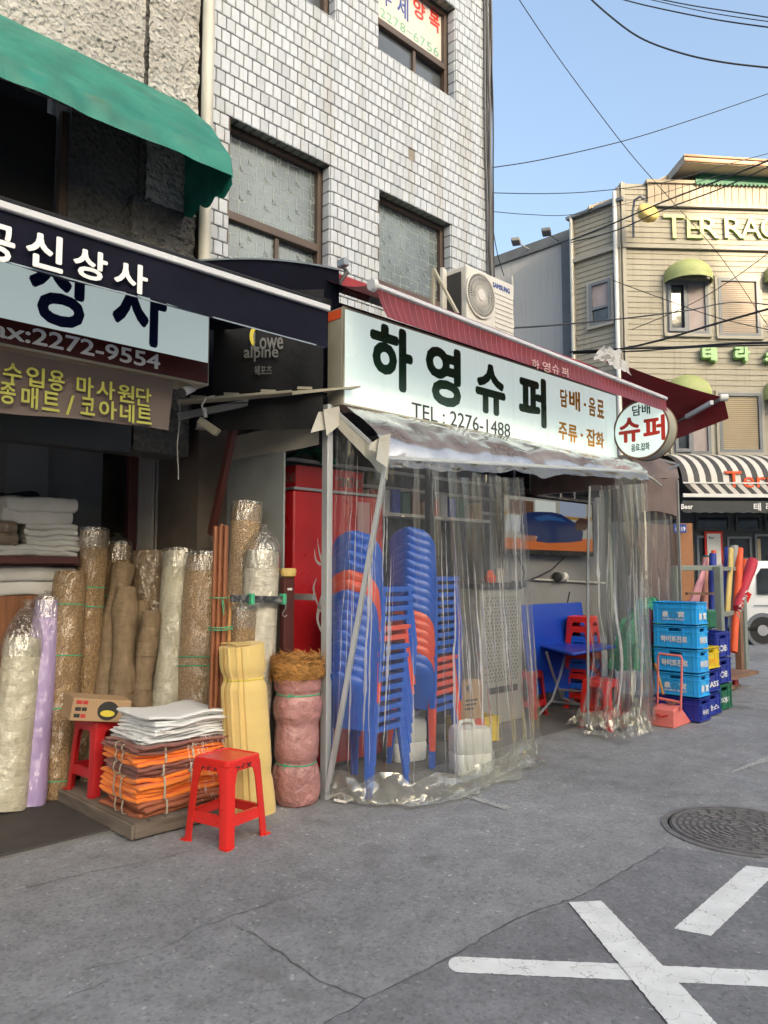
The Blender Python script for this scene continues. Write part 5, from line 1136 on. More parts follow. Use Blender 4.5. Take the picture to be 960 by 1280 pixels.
for k in range(950):
    a = rnd.random()*2*math.pi; t = rnd.random(); 
    if rnd.random() < .4: rad = .15*math.sqrt(rnd.random()); zz = .115+.012*rnd.random()
    else: rad = .155+.014*rnd.random(); zz = -.012+.125*t
    p = ct + Vector((rad*math.cos(a), rad*math.sin(a), zz)); tv_ = Vector((-math.sin(a), math.cos(a), rnd.uniform(-.8,.8))).normalized(); L = rnd.uniform(.03,.075); up_ = Vector((math.cos(a), math.sin(a), .4))
    g.tube([p, p+tv_*L*.5+up_*.016*rnd.random(), p+tv_*L+Vector((0,0,rnd.uniform(-.012,.012)))], rnd.uniform(.0013,.0026), 3, cap=False)
stuff(g.build("coir_fibres", M['coir'], pk, fix=False))
# ================================================================== SUPERMARKET CONTENTS
# red drinks fridge
fgd = thing("drinks_fridge", "red drinks fridge with a white ribbon swirl behind the front post", "fridge", (3.85,4.62,0))
f0, f1 = 3.40, 4.30; zf = P(380,615,Y=4.45).z
MB().box(f0, f1, 4.36, 4.90, .05, zf).build("cabinet", M['fridge'], fgd, bev=.012); MB().box(f0+.05, f1-.05, 4.40, 4.86, .0, .0495).build("plinth", M['acd'], fgd)
MB().box(f0-.01, f1+.01, 4.35, 4.91, zf+.001, zf+.02).build("top_panel", M['steel'], fgd)
MB().box(P(447,700,Y=4.35).x, P(462,700,Y=4.35).x, 4.350, 4.3585, zf-.5, zf-.05).build("pale_panel", M['fridgeL'], fgd)
g = MB()                                      # swirl print on the side facing the street corner (plane x=f0)
def swirl(pts, w0, X=None):
    n = 26; L = []
    for i in range(n+1):
        t = i/n*(len(pts)-1); k = min(int(t), len(pts)-2); f = t-k; p0 = pts[max(k-1,0)]; p1 = pts[k]; p2 = pts[k+1]; p3 = pts[min(k+2,len(pts)-1)]
        q = [.5*((2*p1[c])+(-p0[c]+p2[c])*f+(2*p0[c]-5*p1[c]+4*p2[c]-p3[c])*f*f+(-p0[c]+3*p1[c]-3*p2[c]+p3[c])*f**3) for c in (0,1)]; L.append(P(q[0], q[1], X=f0-.002) if X else P(q[0], q[1], Y=4.357))
    v = []
    for i, p in enumerate(L):
        d = (L[min(i+1,n)]-L[max(i-1,0)]).normalized(); nn = d.cross(Vector((1,0,0) if X else (0,1,0))).normalized(); wv = w0*math.sin(math.pi*(i+.6)/(n+1.2)); v += [p+nn*wv, p-nn*wv]
    g.add(v, [(2*i,2*i+1,2*i+3,2*i+2) for i in range(n)])
swirl([(397,672),(399,690),(405,712),(406,735),(400,755),(397,775),(405,795),(412,805)], .016, 1); swirl([(393,686),(395,700),(402,705),(408,692)], .010, 1); swirl([(396,722),(392,735),(396,752),(404,770)], .010, 1)
g.build("ribbon_print", M['fringe'], fgd, fix=False)
tb_ = thing("beer_box", "red beer carton lettered in white on top of the drinks fridge", "box", (3.75,4.55,zf+.02))
bz = P(410,585,Y=4.45).z
MB().box(3.50, 4.18, 4.47, 4.80, zf+.021, bz).build("carton", M['redD'], tb_, bev=.004)
text("TSINGTAO", FRY(4.468), P(421,602,Y=4.468).x, P(452,605,Y=4.468).x, lerp(zf, bz, .35), lerp(zf, bz, .72), M['tx_dull'], tb_, .02, .002)
text("TSINGTAO", frame((3.499,0,0),(0,-1,0),(0,0,1)), -4.72, -4.48, lerp(zf, bz, .35), lerp(zf, bz, .72), M['tx_dull'], tb_, .02, .002)
tag(MB().sheet(lambda a, b: (3.5+.45*a, 4.50+.2*b, bz+.16+.03*pn(a*6,b*6,1)-.2*abs(a-.5)), 14, 8).build("green_cloth", M['greenawn'], smooth=20, fix=False), "dim green cloth heaped on top of the beer carton", "cloth")
# ---- chairs
def make_chair():
    t = thing("plastic_chair", "chair", "chair"); m = M['blue']          # faces +x; origin on the floor under the seat centre
    sw, sdp, sh = .40, .38, .42
    def seat(a, b):
        x = lerp(-sdp/2, sdp/2, a); hw = lerp(.17,.205,a); y = lerp(-hw, hw, b); return (x, y, sh - .018*math.sin(a*math.pi)*math.sin(b*math.pi) - .006*(a>.95))
    MB().sheet(seat, 6, 6).build("seat", m, t, local=True, smooth=30, solid=.008)
    for sy in (-1, 1):
        MB().bar((-sdp/2, sy*.172, sh-.012), (sdp/2+.008, sy*.208, sh-.012), .012, .036).build("side_rail", m, t, local=True, bev=.004)
    MB().bar((sdp/2, -.205, sh-.014), (sdp/2, .205, sh-.014), .012, .034).build("front_rail", m, t, local=True, bev=.004)
    def back(a, b):
        t_ = b; z = sh + .38*t_; y0 = .172 + .022*math.sin(min(1,t_*1.15)*math.pi*.5)
        if t_ > .62: y0 *= math.sqrt(max(.0, 1-((t_-.62)/.385)**2))*.999+.0
        s_ = a*2-1; x = -sdp/2 - .012 - .14*t_**1.25 + .065*(s_*s_)*(.6+.4*t_) ; return (x, s_*max(y0,.004), z)
    MB().sheet(back, 12, 14).build("backrest", m, t, local=True, smooth=50, solid=.007, fix=False)
    for sx, sy in ((1,-1),(1,1),(-1,-1),(-1,1)):
        x0 = sdp/2-.01 if sx > 0 else -sdp/2+.01; y0 = sy*(.200 if sx > 0 else .168); x1 = x0 + sx*.055; y1 = y0+sy*.022; g = MB(); secs = []
        for tt in (0,.5,1):
            c = Vector((lerp(x0,x1,tt), lerp(y0,y1,tt), lerp(sh-.01, 0, tt))); wd = lerp(.046,.032,tt); th = .010
            secs.append([c+Vector(q) for q in ((sx*.004,sy*.004,0),(-sx*wd,sy*.004,0),(-sx*wd,-sy*(th-.004),0),(-sx*th,-sy*(th-.004),0),(-sx*th,-sy*wd,0),(sx*.004,-sy*wd,0))])
        g.loft(secs).build("leg", m, t, local=True)
    return t
ch0 = make_chair()
orders = [("left", (3.60, 3.86), R(-8), 19, (2,3), .0655, .0095, [10,11]), ("right", (4.44, 3.98), R(-10), 19, None, .064, .0045, [2,3,4,5,6])]
def stack(which, base, rz, colors, dz, dx, lean=0):
    n = len(colors)
    for k, c in enumerate(colors):
        first = which == "left" and k == 0
        o = ch0 if first else copy_tree(ch0)
        j = random.Random(k*7+len(which))
        o.location = (base[0] + dx*k*math.cos(rz) + j.uniform(-.002,.002), base[1] + dx*k*math.sin(rz), .0105 + dz*k); o.rotation_euler = (0, R(lean), rz+R(j.uniform(-1,1)))
        cn_ = "orange-red" if c == 'r' else "blue"
        if c == 'r': retint(o, M['blue'], M['chairred'])
        o['group'] = f"{cn_} chairs in the {which} stack"
        ords = "first second third fourth fifth sixth seventh eighth ninth tenth eleventh twelfth thirteenth fourteenth fifteenth sixteenth seventeenth".split()
        if k == n-1: lab = f"topmost {cn_} plastic chair of the {which} chair stack"
        elif k == 0: lab = f"bottom {cn_} plastic chair of the {which} chair stack"
        else: lab = f"{cn_} plastic chair, {ords[n-1-k]} from the top of the {which} chair stack"
        if k in (0, n-1): o['group'] = f"chairs of the {which} stack"
        o['label'] = lab
stack("left", (3.64, 3.885), R(16), "bbbbbbbbbrrbbbb", .0655, .0100)
stack("right", (4.49, 4.12), R(18), "bbrrrrrbbbbbbbbbb", .0615, .0035)
# ---- jerrycans
def jerry(label, x, y, rz, cap=True):
    t = thing("jerrycan", label, "jerrycan", (x,y,.0015), rz)
    def sec(hx, hy, z, c=.05, n=4):
        q = []
        for sx, sy, a0 in ((1,1,0),(-1,1,90),(-1,-1,180),(1,-1,270)):
            for i in range(n+1): an = R(a0+90*i/n); q.append(Vector((sx*(hx-c)+c*math.cos(an), sy*(hy-c)+c*math.sin(an), z)))
        return q
    MB().loft([sec(.125,.10,0), sec(.138,.112,.02), sec(.14,.115,.14), sec(.135,.11,.15), sec(.14,.115,.16), sec(.14,.115,.29), sec(.128,.103,.325), sec(.09,.07,.34,.04)]).build("body", M['jug'], t, local=True, smooth=40)
    MB().tube([(-.085,0,.325),(-.08,0,.362),(-.03,0,.372),(.02,0,.368),(.03,0,.335)], .014, 10).build("handle", M['jug'], t, local=True, smooth=True)
    MB().lathe([(.038,-.005),(.038,.04),(.030,.046)], c=(.078,.0,.333), n=18).build("cap", M['chairred'] if cap else M['white'], t, local=True, smooth=40)
    return t
jp = P(584,968,Z=0); jerry("white plastic jerrycan with a red cap in front of the clear curtain", jp.x+.06, jp.y+.02, R(-28))
jp = P(535,962,Z=0); jerry("cloudy white jerrycan standing inside the curtain between the chair stacks", jp.x+.10, jp.y+.32, R(-20), False)
# carton + yellow crate behind the jerrycan
def crate(name, label, cx, cy, z, lx, ly, h, m, rz=0, group=None, handle=True, open_=True):
    t = thing(name, label, "crate", (cx,cy,z), rz, group); a, b = lx/2, ly/2; th = .014
    for side, (fx0,fx1,fy0,fy1) in dict(f=(-a,a,-b,-b+th), k=(-a,a,b-th,b), l=(-a,-a+th,-b+th,b-th), r=(a-th,a,-b+th,b-th)).items():
        g = MB(); horiz = side in 'fk'; L0, L1 = (fx0,fx1) if horiz else (fy0,fy1); mid = (L0+L1)/2; hw = min(.065, (L1-L0)*.22); hz0, hz1 = h*.74, h*.88
        def bb(u0,u1,z0,z1,o=0):
            if horiz: g.box(u0,u1,fy0-(o if side=='f' else 0),fy1+(o if side=='k' else 0),z0,z1)
            else: g.box(fx0-(o if side=='l' else 0),fx1+(o if side=='r' else 0),u0,u1,z0,z1)
        if handle: bb(L0,L1,.012,hz0); bb(L0,mid-hw,hz0,hz1); bb(mid+hw,L1,hz0,hz1); bb(L0,L1,hz1,h-.002)
        else: bb(L0,L1,.012,h-.002)
        g.build("side", m, t, local=True)
        g = MB()
        for zz in (.012, h*.70, h*.90, h-.018): 
            if horiz: (g.box(L0-.004,L1+.004,-b-.008,-b-.0005,zz,zz+.012) if side=='f' else g.box(L0-.004,L1+.004,b+.0005,b+.008,zz,zz+.012))
            else: (g.box(-a-.008,-a-.0005,L0-.01,L1+.01,zz,zz+.012) if side=='l' else g.box(a+.0005,a+.008,L0-.01,L1+.01,zz,zz+.012))
        for uu in (L0+.02, L1-.032, mid-hw-.025, mid+hw+.013):
            if horiz: (g.box(uu,uu+.010,-b-.007,-b-.0006,.02,h-.02) if side=='f' else g.box(uu,uu+.010,b+.0006,b+.007,.02,h-.02))
            else: (g.box(-a-.007,-a-.0006,uu,uu+.010,.02,h-.02) if side=='l' else g.box(a+.0006,a+.007,uu,uu+.010,.02,h-.02))
        g.build("rib", m, t, local=True)
    MB().box(-a+th,a-th,-b+th,b-th,.01,.02).build("floor", m, t, local=True)
    return t
yc = P(585,935,Y=4.25); crate("beer_crate", "yellow crate holding a brown carton behind the jerrycan", 5.26, 4.24, .012, .36, .26, .22, M['crateY'], R(-10), handle=False)
cb = thing("carton", "brown paper carton with printed lines standing in the yellow crate", "carton", (5.20,4.24,.035), R(-10))
MB().box(-.12,.12,-.05,.05,0,.50).build("box", M['card'], cb, local=True, bev=.004)
for k in range(3): MB().box(-.08,.06-.02*k,-.0515,-.0505,.33-.035*k,.345-.035*k).build("print_line", M['ink'], cb, local=True)
MB().box(-.06,-.02,-.0515,-.0505,.42,.46).build("print_mark", M['ink'], cb, local=True)
# perforated cabinet (stove cover) with tray
hx0, hx1 = P(600,735,Y=4.55).x, P(652,735,Y=4.55).x; hz = P(625,735,Y=4.55).z
ht = thing("heater_cabinet", "pale cabinet with a dark dotted front panel seen through the curtain", "heater", ((hx0+hx1)/2,4.7,0))
MB().box(hx0, hx1, 4.55, 4.85, .012, hz).build("cabinet", M['perf'], ht, bev=.01)
MB().box(hx0-.02, hx1+.03, 4.50, 4.88, hz+.001, hz+.05).build("top_tray", M['acd'], ht, bev=.005)
g = MB(); rnd = random.Random(3)
for i in range(11):
    for k in range(24):
        x = lerp(hx0+.07, hx1-.07, (i+.5*(k % 2))/11); zz = lerp(.42, hz-.06, k/24); s_ = .0085; g.obox((x, 4.547, zz), (s_*2, .004, s_*2), Matrix.Rotation(R(45), 3, 'Y'))
stuff(g.build("dot_pattern", M['greytrim'], ht, fix=False))
MB().box(hx0+.1, hx1-.1, 4.543, 4.5495, .30, .36).build("vent", M['acd'], ht)
tag(MB().lathe([(.05,0),(.06,.05),(.035,.09),(.03,.12)], c=(hx0+.30,4.66,hz+.051), n=14).build("kettle", M['c_orange'], smooth=True), "small dim orange pot on the dotted cabinet's tray", "pot")
tag(MB().lathe([(.04,0),(.045,.10),(.04,.14)], c=(hx0+.45,4.66,hz+.051), n=14).build("canister", M['acw'], smooth=True), "small pale canister on the dotted cabinet's tray", "canister")
# television
tv = thing("television", "wall-mounted flat television showing someone in dark blue lying on an orange mat", "television", (7.3,4.85,1.65))
tx0, tx1 = P(628,655,Y=4.80).x, P(742,655,Y=4.80).x; tz0, tz1 = P(690,694,Y=4.80).z, P(690,622,Y=4.80).z
MB().box(tx0, tx1, 4.80, 4.86, tz0, tz1).build("housing", M['tvblack'], tv, bev=.006)
MB().box(tx0+.2, tx1-.2, 4.861, 4.925, tz0+.15, tz1-.15).build("wall_mount", M['acd'], tv)
sx0, sx1, sz0, sz1 = tx0+.035, tx1-.035, tz0+.055, tz1-.03; fr = FRY(4.799)
TVE = 1.0
def scr(name, pts, c, lay, s=.28):
    poly = [(lerp(sx0,sx1,u), lerp(sz0,sz1,v)) for u, v in pts]; MB().prism(poly, fr, .0008*lay, .0008*lay+.0006).build(name, emis("screen_"+name, c, s*.45), scr_o, fix=False)
scr_o = MB().box(sx0, sx1, 4.7985, 4.7998, sz0, sz1).build("screen", emis("screen_wall", (.55,.53,.45), .10), tv)
scr("mat_picture", [(0,0),(1,0),(1,.27),(0,.20)], (.72,.16,.02), 2, .26)
scr("shelf_picture", [(.0,.60),(1,.66),(1,.74),(0,.70)], (.55,.30,.06), 2, .2)
scr("window_picture", [(.32,.72),(.55,.72),(.55,.97),(.32,.97)], (.75,.80,.74), 2, .3)
scr("window_picture", [(.60,.70),(.92,.70),(.92,1),(.60,1)], (.45,.52,.66), 2, .25)
scr("furniture_picture", [(.05,.66),(.3,.66),(.3,.93),(.05,.93)], (.20,.10,.06), 3, .2)
body = [(.14,.30),(.16,.62),(.22,.70),(.34,.74),(.50,.76),(.60,.74),(.70,.66),(.80,.56),(.88,.40),(.86,.22),(.70,.17),(.45,.14),(.32,.16),(.34,.26),(.22,.27)]
scr("sweater_picture", body, (.006,.025,.11), 4, .28); scr("sheen_picture", [(.30,.62),(.45,.70),(.60,.66),(.68,.58),(.5,.60),(.36,.56)], (.02,.10,.30), 5, .25)
scr("shirt_picture", [(.0,.34),(.15,.32),(.17,.64),(.02,.66)], (.62,.66,.70), 4, .26)
scr("hand_picture", [(.16,.17),(.30,.16),(.32,.27),(.18,.27)], (.42,.17,.10), 5, .25); scr("head_picture", [(.78,.42),(.90,.44),(.97,.55),(.94,.68),(.84,.70),(.78,.60)], (.10,.05,.04), 5, .2)
for k, (pts) in enumerate([[(648,695),(655,715),(652,735),(640,745)], [(705,697),(690,712),(670,722),(652,728),(640,727)], [(712,740),(708,760),(700,770)]]):
    tag(MB().tube([P(*q, Y=4.88) for q in pts], .008, 6).build("cable", M['cable'], smooth=True), ["black cable hanging from the television's left end", "black cable looping below the television", "thin cable under the wall fan"][k], "cable")
wb = thing("wall_rail", "thin pale rail with a small black and white clamp lamp under the television", "rail", (7.2,4.9,1.38))
MB().tube([P(665,724,Y=4.90), P(758,729,Y=4.90)], .012, 8).build("rail", M['wpipe'], wb, smooth=True)
q = P(700,721,Y=4.86); MB().lathe([(.03,-.04),(.055,-.02),(.055,.03),(.02,.04)], c=(q.x-.06,q.y,q.z), n=14, axis='x').build("lamp", M['acd'], wb, smooth=True); MB().lathe([(.05,-.02),(.052,.05),(.02,.07)], c=(q.x+.05,q.y,q.z), n=14, axis='x').build("clamp", M['white'], wb, smooth=True)
# folded tables and table
lt = thing("folded_table", "folded blue tabletop leaning upright against the back wall", "folding table", (7.3,4.6,0), rot=(R(-8),0,R(-1)))
lx0, lx1 = P(663,755,Y=4.55).x, P(731,757,Y=4.55).x; 
MB().box(lx0-7.3, lx1-7.3+.1, -.10, -.07, .20, P(700,755,Y=4.55).z).build("top", M['tblue'], lt, local=True, bev=.008)
for s_ in (-.25,.25): MB().tube([(s_,-.05,.22),(s_,.02,.05),(s_+.05,.02,.9)], .012, 8).build("leg", M['steel'], lt, local=True, smooth=True)
tt_ = thing("folding_table", "blue rectangular folding table with bent steel legs in the shop doorway", "folding table", (6.95,4.35,0), R(0))
c_ = [P(663,803,Z=.70), P(716,817,Z=.70), P(770,807,Z=.70), P(712,798,Z=.70)]
cc = sum(c_, Vector())/4; 
MB().add([q+Vector((0,0,-.025)) for q in c_]+[q for q in c_], [(3,2,1,0),(4,5,6,7),(0,1,5,4),(1,2,6,5),(2,3,7,6),(3,0,4,7)]).build("top", M['tblue'], tt_, bev=.008)
LA, LB = P(677,892,Z=0), P(762,880,Z=0)
def legpath(px_, Y0):
    return [P(q[0], q[1], Y=Y0) for q in px_]
MB().tube([P(706,820,Y=4.28), P(700,845,Y=4.2), P(690,875,Y=4.15), P(674,893,Y=4.12)], .0125, 8).build("leg", M['steel'], tt_, smooth=True)
MB().tube([P(683,815,Y=4.3), P(692,845,Y=4.35), P(702,872,Y=4.4), P(726,881,Y=4.4)], .0125, 8).build("leg", M['steel'], tt_, smooth=True)
MB().tube([P(735,815,Y=4.3), P(741,845,Y=4.3), P(734,870,Y=4.3), P(733,900,Y=4.2)], .0125, 8).build("leg", M['steel'], tt_, smooth=True)
MB().tube([P(746,815,Y=4.4), P(738,848,Y=4.4), P(752,875,Y=4.4)], .0125, 8).build("leg", M['steel'], tt_, smooth=True)
MB().tube([P(690,877,Y=4.2), P(726,881,Y=4.2)], .011, 8).build("stretcher", M['steel'], tt_, smooth=True); MB().tube([P(700,862,Y=4.38), P(727,864,Y=4.38)], .011, 8).build("stretcher", M['steel'], tt_, smooth=True)
# stools inside
S1 = P(668,838,Z=.46); put_stool("red plastic stool at the left end of the blue table, half behind the film", 6.60, 4.62, .011, R(10), M['redD'])
for k in range(6):
    o = put_stool(["bottom","second lowest","third lowest","middle","second highest","topmost"][k] + " plastic stool of the nested stack behind the blue table's right end", 7.43, 4.46, .012+.105*k, R(8+k), M['blue'] if k in (1,3) else None, group="nested stools behind the table")
put_stool("red plastic stool in front of the table's right end, caught by the curtain hem", 6.66, 3.82, 0, R(8))
# ---- alu posts and the film curtains
fp = thing("tent_frame", "pale aluminium frame with front post carrying the clear film curtains", "frame", (5.0,3.5,0))
pz = P(415,517,Y=3.9).z; xP = P(411,800,Y=3.86).x
MB().box(xP-.035, xP-.002, 3.84, 3.90, .0, 2.57).build("post", M['alu'], fp, bev=.003); MB().box(xP+.001, xP+.02, 3.85, 3.89, .0, 2.565).build("post", M['alu'], fp, bev=.003)
C1 = P(484,572,Y=3.46); CB = P(409,990,Y=3.84); 
MB().bar(CB, C1, .035, .03).build("slanting_post", M['alu'], fp, bev=.003)
C2 = P(808,590,Y=3.32); C0 = Vector((xP, 3.84, 2.55))
MB().bar(C1, C2, .022, .022).build("front_rail", M['alu'], fp); MB().bar(C0, C1, .02, .02).build("side_rail", M['alu'], fp)
C3 = P(842,594,Y=3.85); MB().bar(C2, Vector((7.05,3.8,2.56)), .02, .02).build("side_rail", M['alu'], fp)
MB().tube([P(737,608,Y=3.5)]+[P(735,y,Y=3.5) for y in (700,800,905)], .012, 8).build("inner_pole", M['steel'], fp, smooth=True)
MB().tube([P(412,996,Z=0.02), P(425,992,Z=.02), P(440,998,Z=.02), P(432,1003,Z=.015), P(418,1000,Z=.02)], .009, 6).build("tie_cloth", M['fringe'], fp, smooth=True)
def cat_(pts, t):
    t = t*(len(pts)-1); k = min(int(t), len(pts)-2); f = t-k; p0, p1, p2, p3 = pts[max(k-1,0)], pts[k], pts[k+1], pts[min(k+2,len(pts)-1)]
    return .5*((2*p1)+(p2-p0)*f+(2*p0-5*p1+4*p2-p3)*f*f+(-p0+3*p1-3*p2+p3)*f**3)
def curtain(name, label, top, bot, m, nu, nv, amp, freq, seed, tagit=True, parent=None, sharp=2.0, hemcr=0, mid=None, creases=0):
    def fn(a, b):
        T = lerp(0,1,0); pt = cat_(top, a); pb_ = cat_(bot, a); p = lerp(pb_, pt, b)
        if mid: p = p + mid(a, b)
        d = (cat_(top, min(1,a+.01)) - cat_(top, max(0,a-.01))); d.z = 0; d = d.normalized() if d.length > 1e-6 else Vector((1,0,0)); n = Vector((-d.y, d.x, 0))
        ph = a*freq + .8*pn(a*freq*.35, b*.7, seed) + .25*(1-b)*pn(a*3, b*1.5, seed+5); f_ = math.sin(ph*2*math.pi); f_ = math.copysign(abs(f_)**(1/sharp), f_)
        ampv = amp*(.35+.65*(1-b)**.6)*(.5+1.0*abs(pn(a*freq*.5, 1.3, seed+2))*1.6)
        p = p + n*(f_*ampv) + d*(ampv*.6*math.cos(ph*2*math.pi*1.0)) + n*.02*pn(a*9, b*2.2, seed+9)
        if hemcr and b < .12:
            kx = (1-b/.12); p = p + n*(hemcr*pn(a*26, b*30, seed+1)*kx) + d*(hemcr*.8*pn(a*22, b*34, seed+4)*kx); p.z += abs(hemcr*.5*pn(a*20, b*20, seed))*kx
        p.z = max(p.z, .006+.004*pn(a*30,b*30,2)); return p
    o = MB().sheet(fn, nu, nv).build(name, m, parent, smooth=60, fix=False)
    if creases:
        rnd = random.Random(seed+70); g = MB()
        for q in range(creases):
            a0 = rnd.random(); b1 = rnd.uniform(.45,1.0); b0 = max(0.02, b1-rnd.uniform(.2,.85)); da = rnd.uniform(-.02,.02); wv = rnd.choice((.002,.003,.004,.006,.011)); n = 26; v = []
            for i in range(n+1):
                t = i/n; a = min(.995, max(.005, a0+da*t+.004*pn(t*6, q, seed))); b = lerp(b0, b1, t); p = fn(a, b); d = fn(min(1,a+.004), b)-p; d = d.normalized() if d.length > 1e-6 else Vector((1,0,0))
                k = wv*math.sin(math.pi*(t*.96+.02))*(.5+abs(pn(t*9, q, 3))*1.8); nn = Vector((-d.y, d.x, 0)); s_ = 1 if nn.y < 0 else -1; v += [p-d*k+nn*s_*.004, p+nn*s_*.004+nn*s_*.5*k, p+d*k+nn*s_*.004]
            g.add(v, [(3*i+c, 3*i+c+1, 3*i+c+4, 3*i+c+3) for i in range(n) for c in (0,1)])
        stuff(g.build("crease_highlights", M['crease'], parent, smooth=70, fix=False))  # whitened creases, with the fold highlights painted in as milky strips
    return o
Gp = lambda x, y: P(x, y, Z=0.01)
cl = thing("clear_curtain", "clear film curtain hanging from the left post across both chair stacks", "plastic curtain", (4.2,3.5,0))
T1 = [C0+Vector((.02,-.01,-.01)), lerp(C0,C1,.5)+Vector((0,0,-.01)), C1+Vector((0,-.005,-.01))] + [lerp(C1, P(652,601,Y=3.36), k/6) for k in range(1,7)]
B1 = [Gp(414,996), Gp(430,1003), Gp(470,1003)] + [Gp(510,1004), Gp(555,998), Gp(590,987), Gp(618,974), Gp(645,962), Gp(668,947)]
curtain("film", None, T1, B1, M['film'], 260, 70, .028, 8, 3, parent=cl, hemcr=.05, creases=44)
# heavier gathered folds of film at the opening's left edge
T2 = [P(x, 597, Y=3.40) for x in (560, 585, 612, 640, 654)]; B2 = [Gp(x, y) for x, y in ((585,985),(612,975),(640,962),(662,950),(673,935))]
curtain("gathered_film", None, T2, B2, M['film'], 150, 60, .040, 6, 8, parent=cl, hemcr=.07, sharp=1.4, creases=26)
# turned-up glossy hem lying on the road
def hem(a, b):
    base = cat_([Gp(415,999), Gp(470,1006), Gp(555,1000), Gp(618,975), Gp(670,948)], a); n = Vector((.05,-1,0)).normalized()
    lie = max(0, .45-b)/.45; up = max(0, b-.45)/.55
    return base + n*(.13*lie*(.5+1.1*abs(pn(a*7,0,1))) - .03*up) + Vector((.05*pn(a*16,b*3,4), .035*pn(a*13,b*5,6)*up, .010 + .035*lie*abs(pn(a*18,b*6,3))*1.6 + (.20*up*(.55+.9*abs(pn(a*5,2,3)))) + .014*pn(a*24,b*6,8)*(1-lie)))
MB().sheet(hem, 150, 22).build("hem", M['hem'], cl, smooth=60, fix=False)
cr_ = thing("clear_curtain", "gathered clear film curtain at the right corner, bunched on the ground by the red stool", "plastic curtain", (6.5,3.5,0))
T3 = [P(x, y, Y=3.36) for x, y in ((738,606),(760,607),(785,606),(808,604))]; B3 = [Gp(x, y) for x, y in ((728,916),(755,922),(785,922),(810,918))]
midf = lambda a, b: Vector((0,0,0)) + (Vector((.18,.0,0))*(1-a)*math.exp(-((b-.30)/.16)**2))
curtain("film", None, T3, B3, M['film'], 130, 70, .035, 6, 21, parent=cr_, hemcr=.09, mid=midf, sharp=1.5, creases=18)
T3 = [P(x, y, Y=3.42) for x, y in ((765,606),(782,606),(806,604))]; B3 = [Gp(x, y) for x, y in ((780,905),(798,912),(814,908))]
curtain("gathered_film", None, T3, B3, M['film'], 110, 70, .045, 3, 33, parent=cr_, hemcr=.10, sharp=1.3, creases=10)
T3 = [C2+Vector((.02,0,-.03)), Vector((6.9,3.6,2.36)), Vector((7.1,3.82,2.4))]; B3 = [Gp(812,918), Gp(816,905), Gp(818,895)]
curtain("side_film", None, T3, B3, M['film'], 70, 50, .04, 2, 41, parent=cr_, hemcr=.06, creases=5)
def bunch(a, b):
    base = lerp(Gp(728,912), Gp(812,915), a); return base + Vector((0,1,0))*(.22*b) + Vector((.05*pn(a*9,b*6,4), -.04, .02+.16*math.sin(b*math.pi)*(.4+abs(pn(a*7,b*2,3))*1.9)+.06*pn(a*16,b*9,8)))
MB().sheet(bunch, 70, 20).build("bunched_hem", M['hem'], cr_, smooth=50, fix=False)
# canopy film between sign and front rail
cp = thing("film_canopy", "milky clear film canopy sagging between the shop sign and the front rail", "plastic canopy", (5.2,3.6,2.4))
S0, S1_ = Vector((3.38,3.79,2.56)), Vector((7.05,3.79,2.585))
def can(a, b):
    p = lerp(lerp(C1, C2, a), lerp(S0, S1_, a), b); k = math.sin(b**.8*math.pi)*(.75+.5*pn(a*9, 0, 3))
    return p + Vector((0, -.06*k + .016*pn(a*10,b*3,1), .03*k + .016*pn(a*14,b*4,2) + .008*pn(a*30,b*5,7) + .006))
MB().sheet(can, 110, 14).build("film", M['filmtop'], cp, smooth=60, fix=False)
def val(a, b): p = lerp(C1, C2, a) + Vector((0,-.012,.0)); return p + Vector((0, -.02*(1-b)+.015*pn(a*18,b*2,3), -(1-b)*(.07+.05*pn(a*9,4,2)+.02*pn(a*25,1,1))))
MB().sheet(val, 120, 6).build("valance", M['film2'], cp, smooth=60, fix=False)
def sidev(a, b): p = lerp(C0, C1, a); return p + Vector((-.01*(1-b), -.012, -(1-b)*(.10+.05*a)+.01*pn(a*8,b*3,1)))
MB().sheet(sidev, 24, 6).build("side_valance", M['tape'], cp, smooth=60, fix=False)
for (pa_, pb_, pc_, pd_, Yq) in (((398,515),(418,513),(414,535),(388,541),3.82), ((474,545),(488,542),(484,585),(470,575),3.42), ((462,555),(478,545),(474,566),(461,562),3.44), ((404,512),(424,508),(426,530),(408,545),3.80)):
    MB().add([P(*q, Y=Yq-.01*i) for i, q in enumerate((pa_,pb_,pc_,pd_))], [(0,1,2,3)]).build("tape_flap", M['tape'], cp, solid=.002)
tag(MB().tube([P(805,592,Y=3.34), P(818,600,Y=3.32), P(826,607,Y=3.33)], .012, 6).build("canopy_cord", M['tape'], smooth=True), "twisted film cord at the canopy's right corner", "cord")
# brown booth with its own small film curtain, behind the right corner
bo = thing("brown_booth", "brown fabric booth with a clear side window beyond the supermarket's right corner", "booth", (8.0,4.3,0))
g0, g1 = P(808,600,Y=3.9), P(848,597,Y=3.9)
MB().add([P(778,560,Y=4.0), P(845,578,Y=4.2), P(849,598,Y=3.9), P(808,597,Y=3.9)], [(0,1,2,3)]).build("roof", M['brownfab'], bo, solid=.01)
MB().bar(P(812,573,Y=4.1), P(848,581,Y=4.1), .02, .02).build("roof_bar", M['greyframe'], bo); MB().bar(P(808,598,Y=3.88), P(849,581,Y=4.08), .02, .02).build("roof_bar", M['greyframe'], bo)
def bfab(a, b): p0 = lerp(P(802,598,Y=3.9), P(848,596,Y=3.9), a); p1 = lerp(P(802,640,Y=3.9), P(847,646,Y=3.9), a); return lerp(p1, p0, b) + Vector((0,.012*math.sin(a*13)+.01*pn(a*4,b*3,1), -.03*math.sin(a*math.pi)*(1-b)*-1))
MB().sheet(bfab, 26, 8).build("front_valance", M['brownfab'], bo, smooth=60, fix=False)
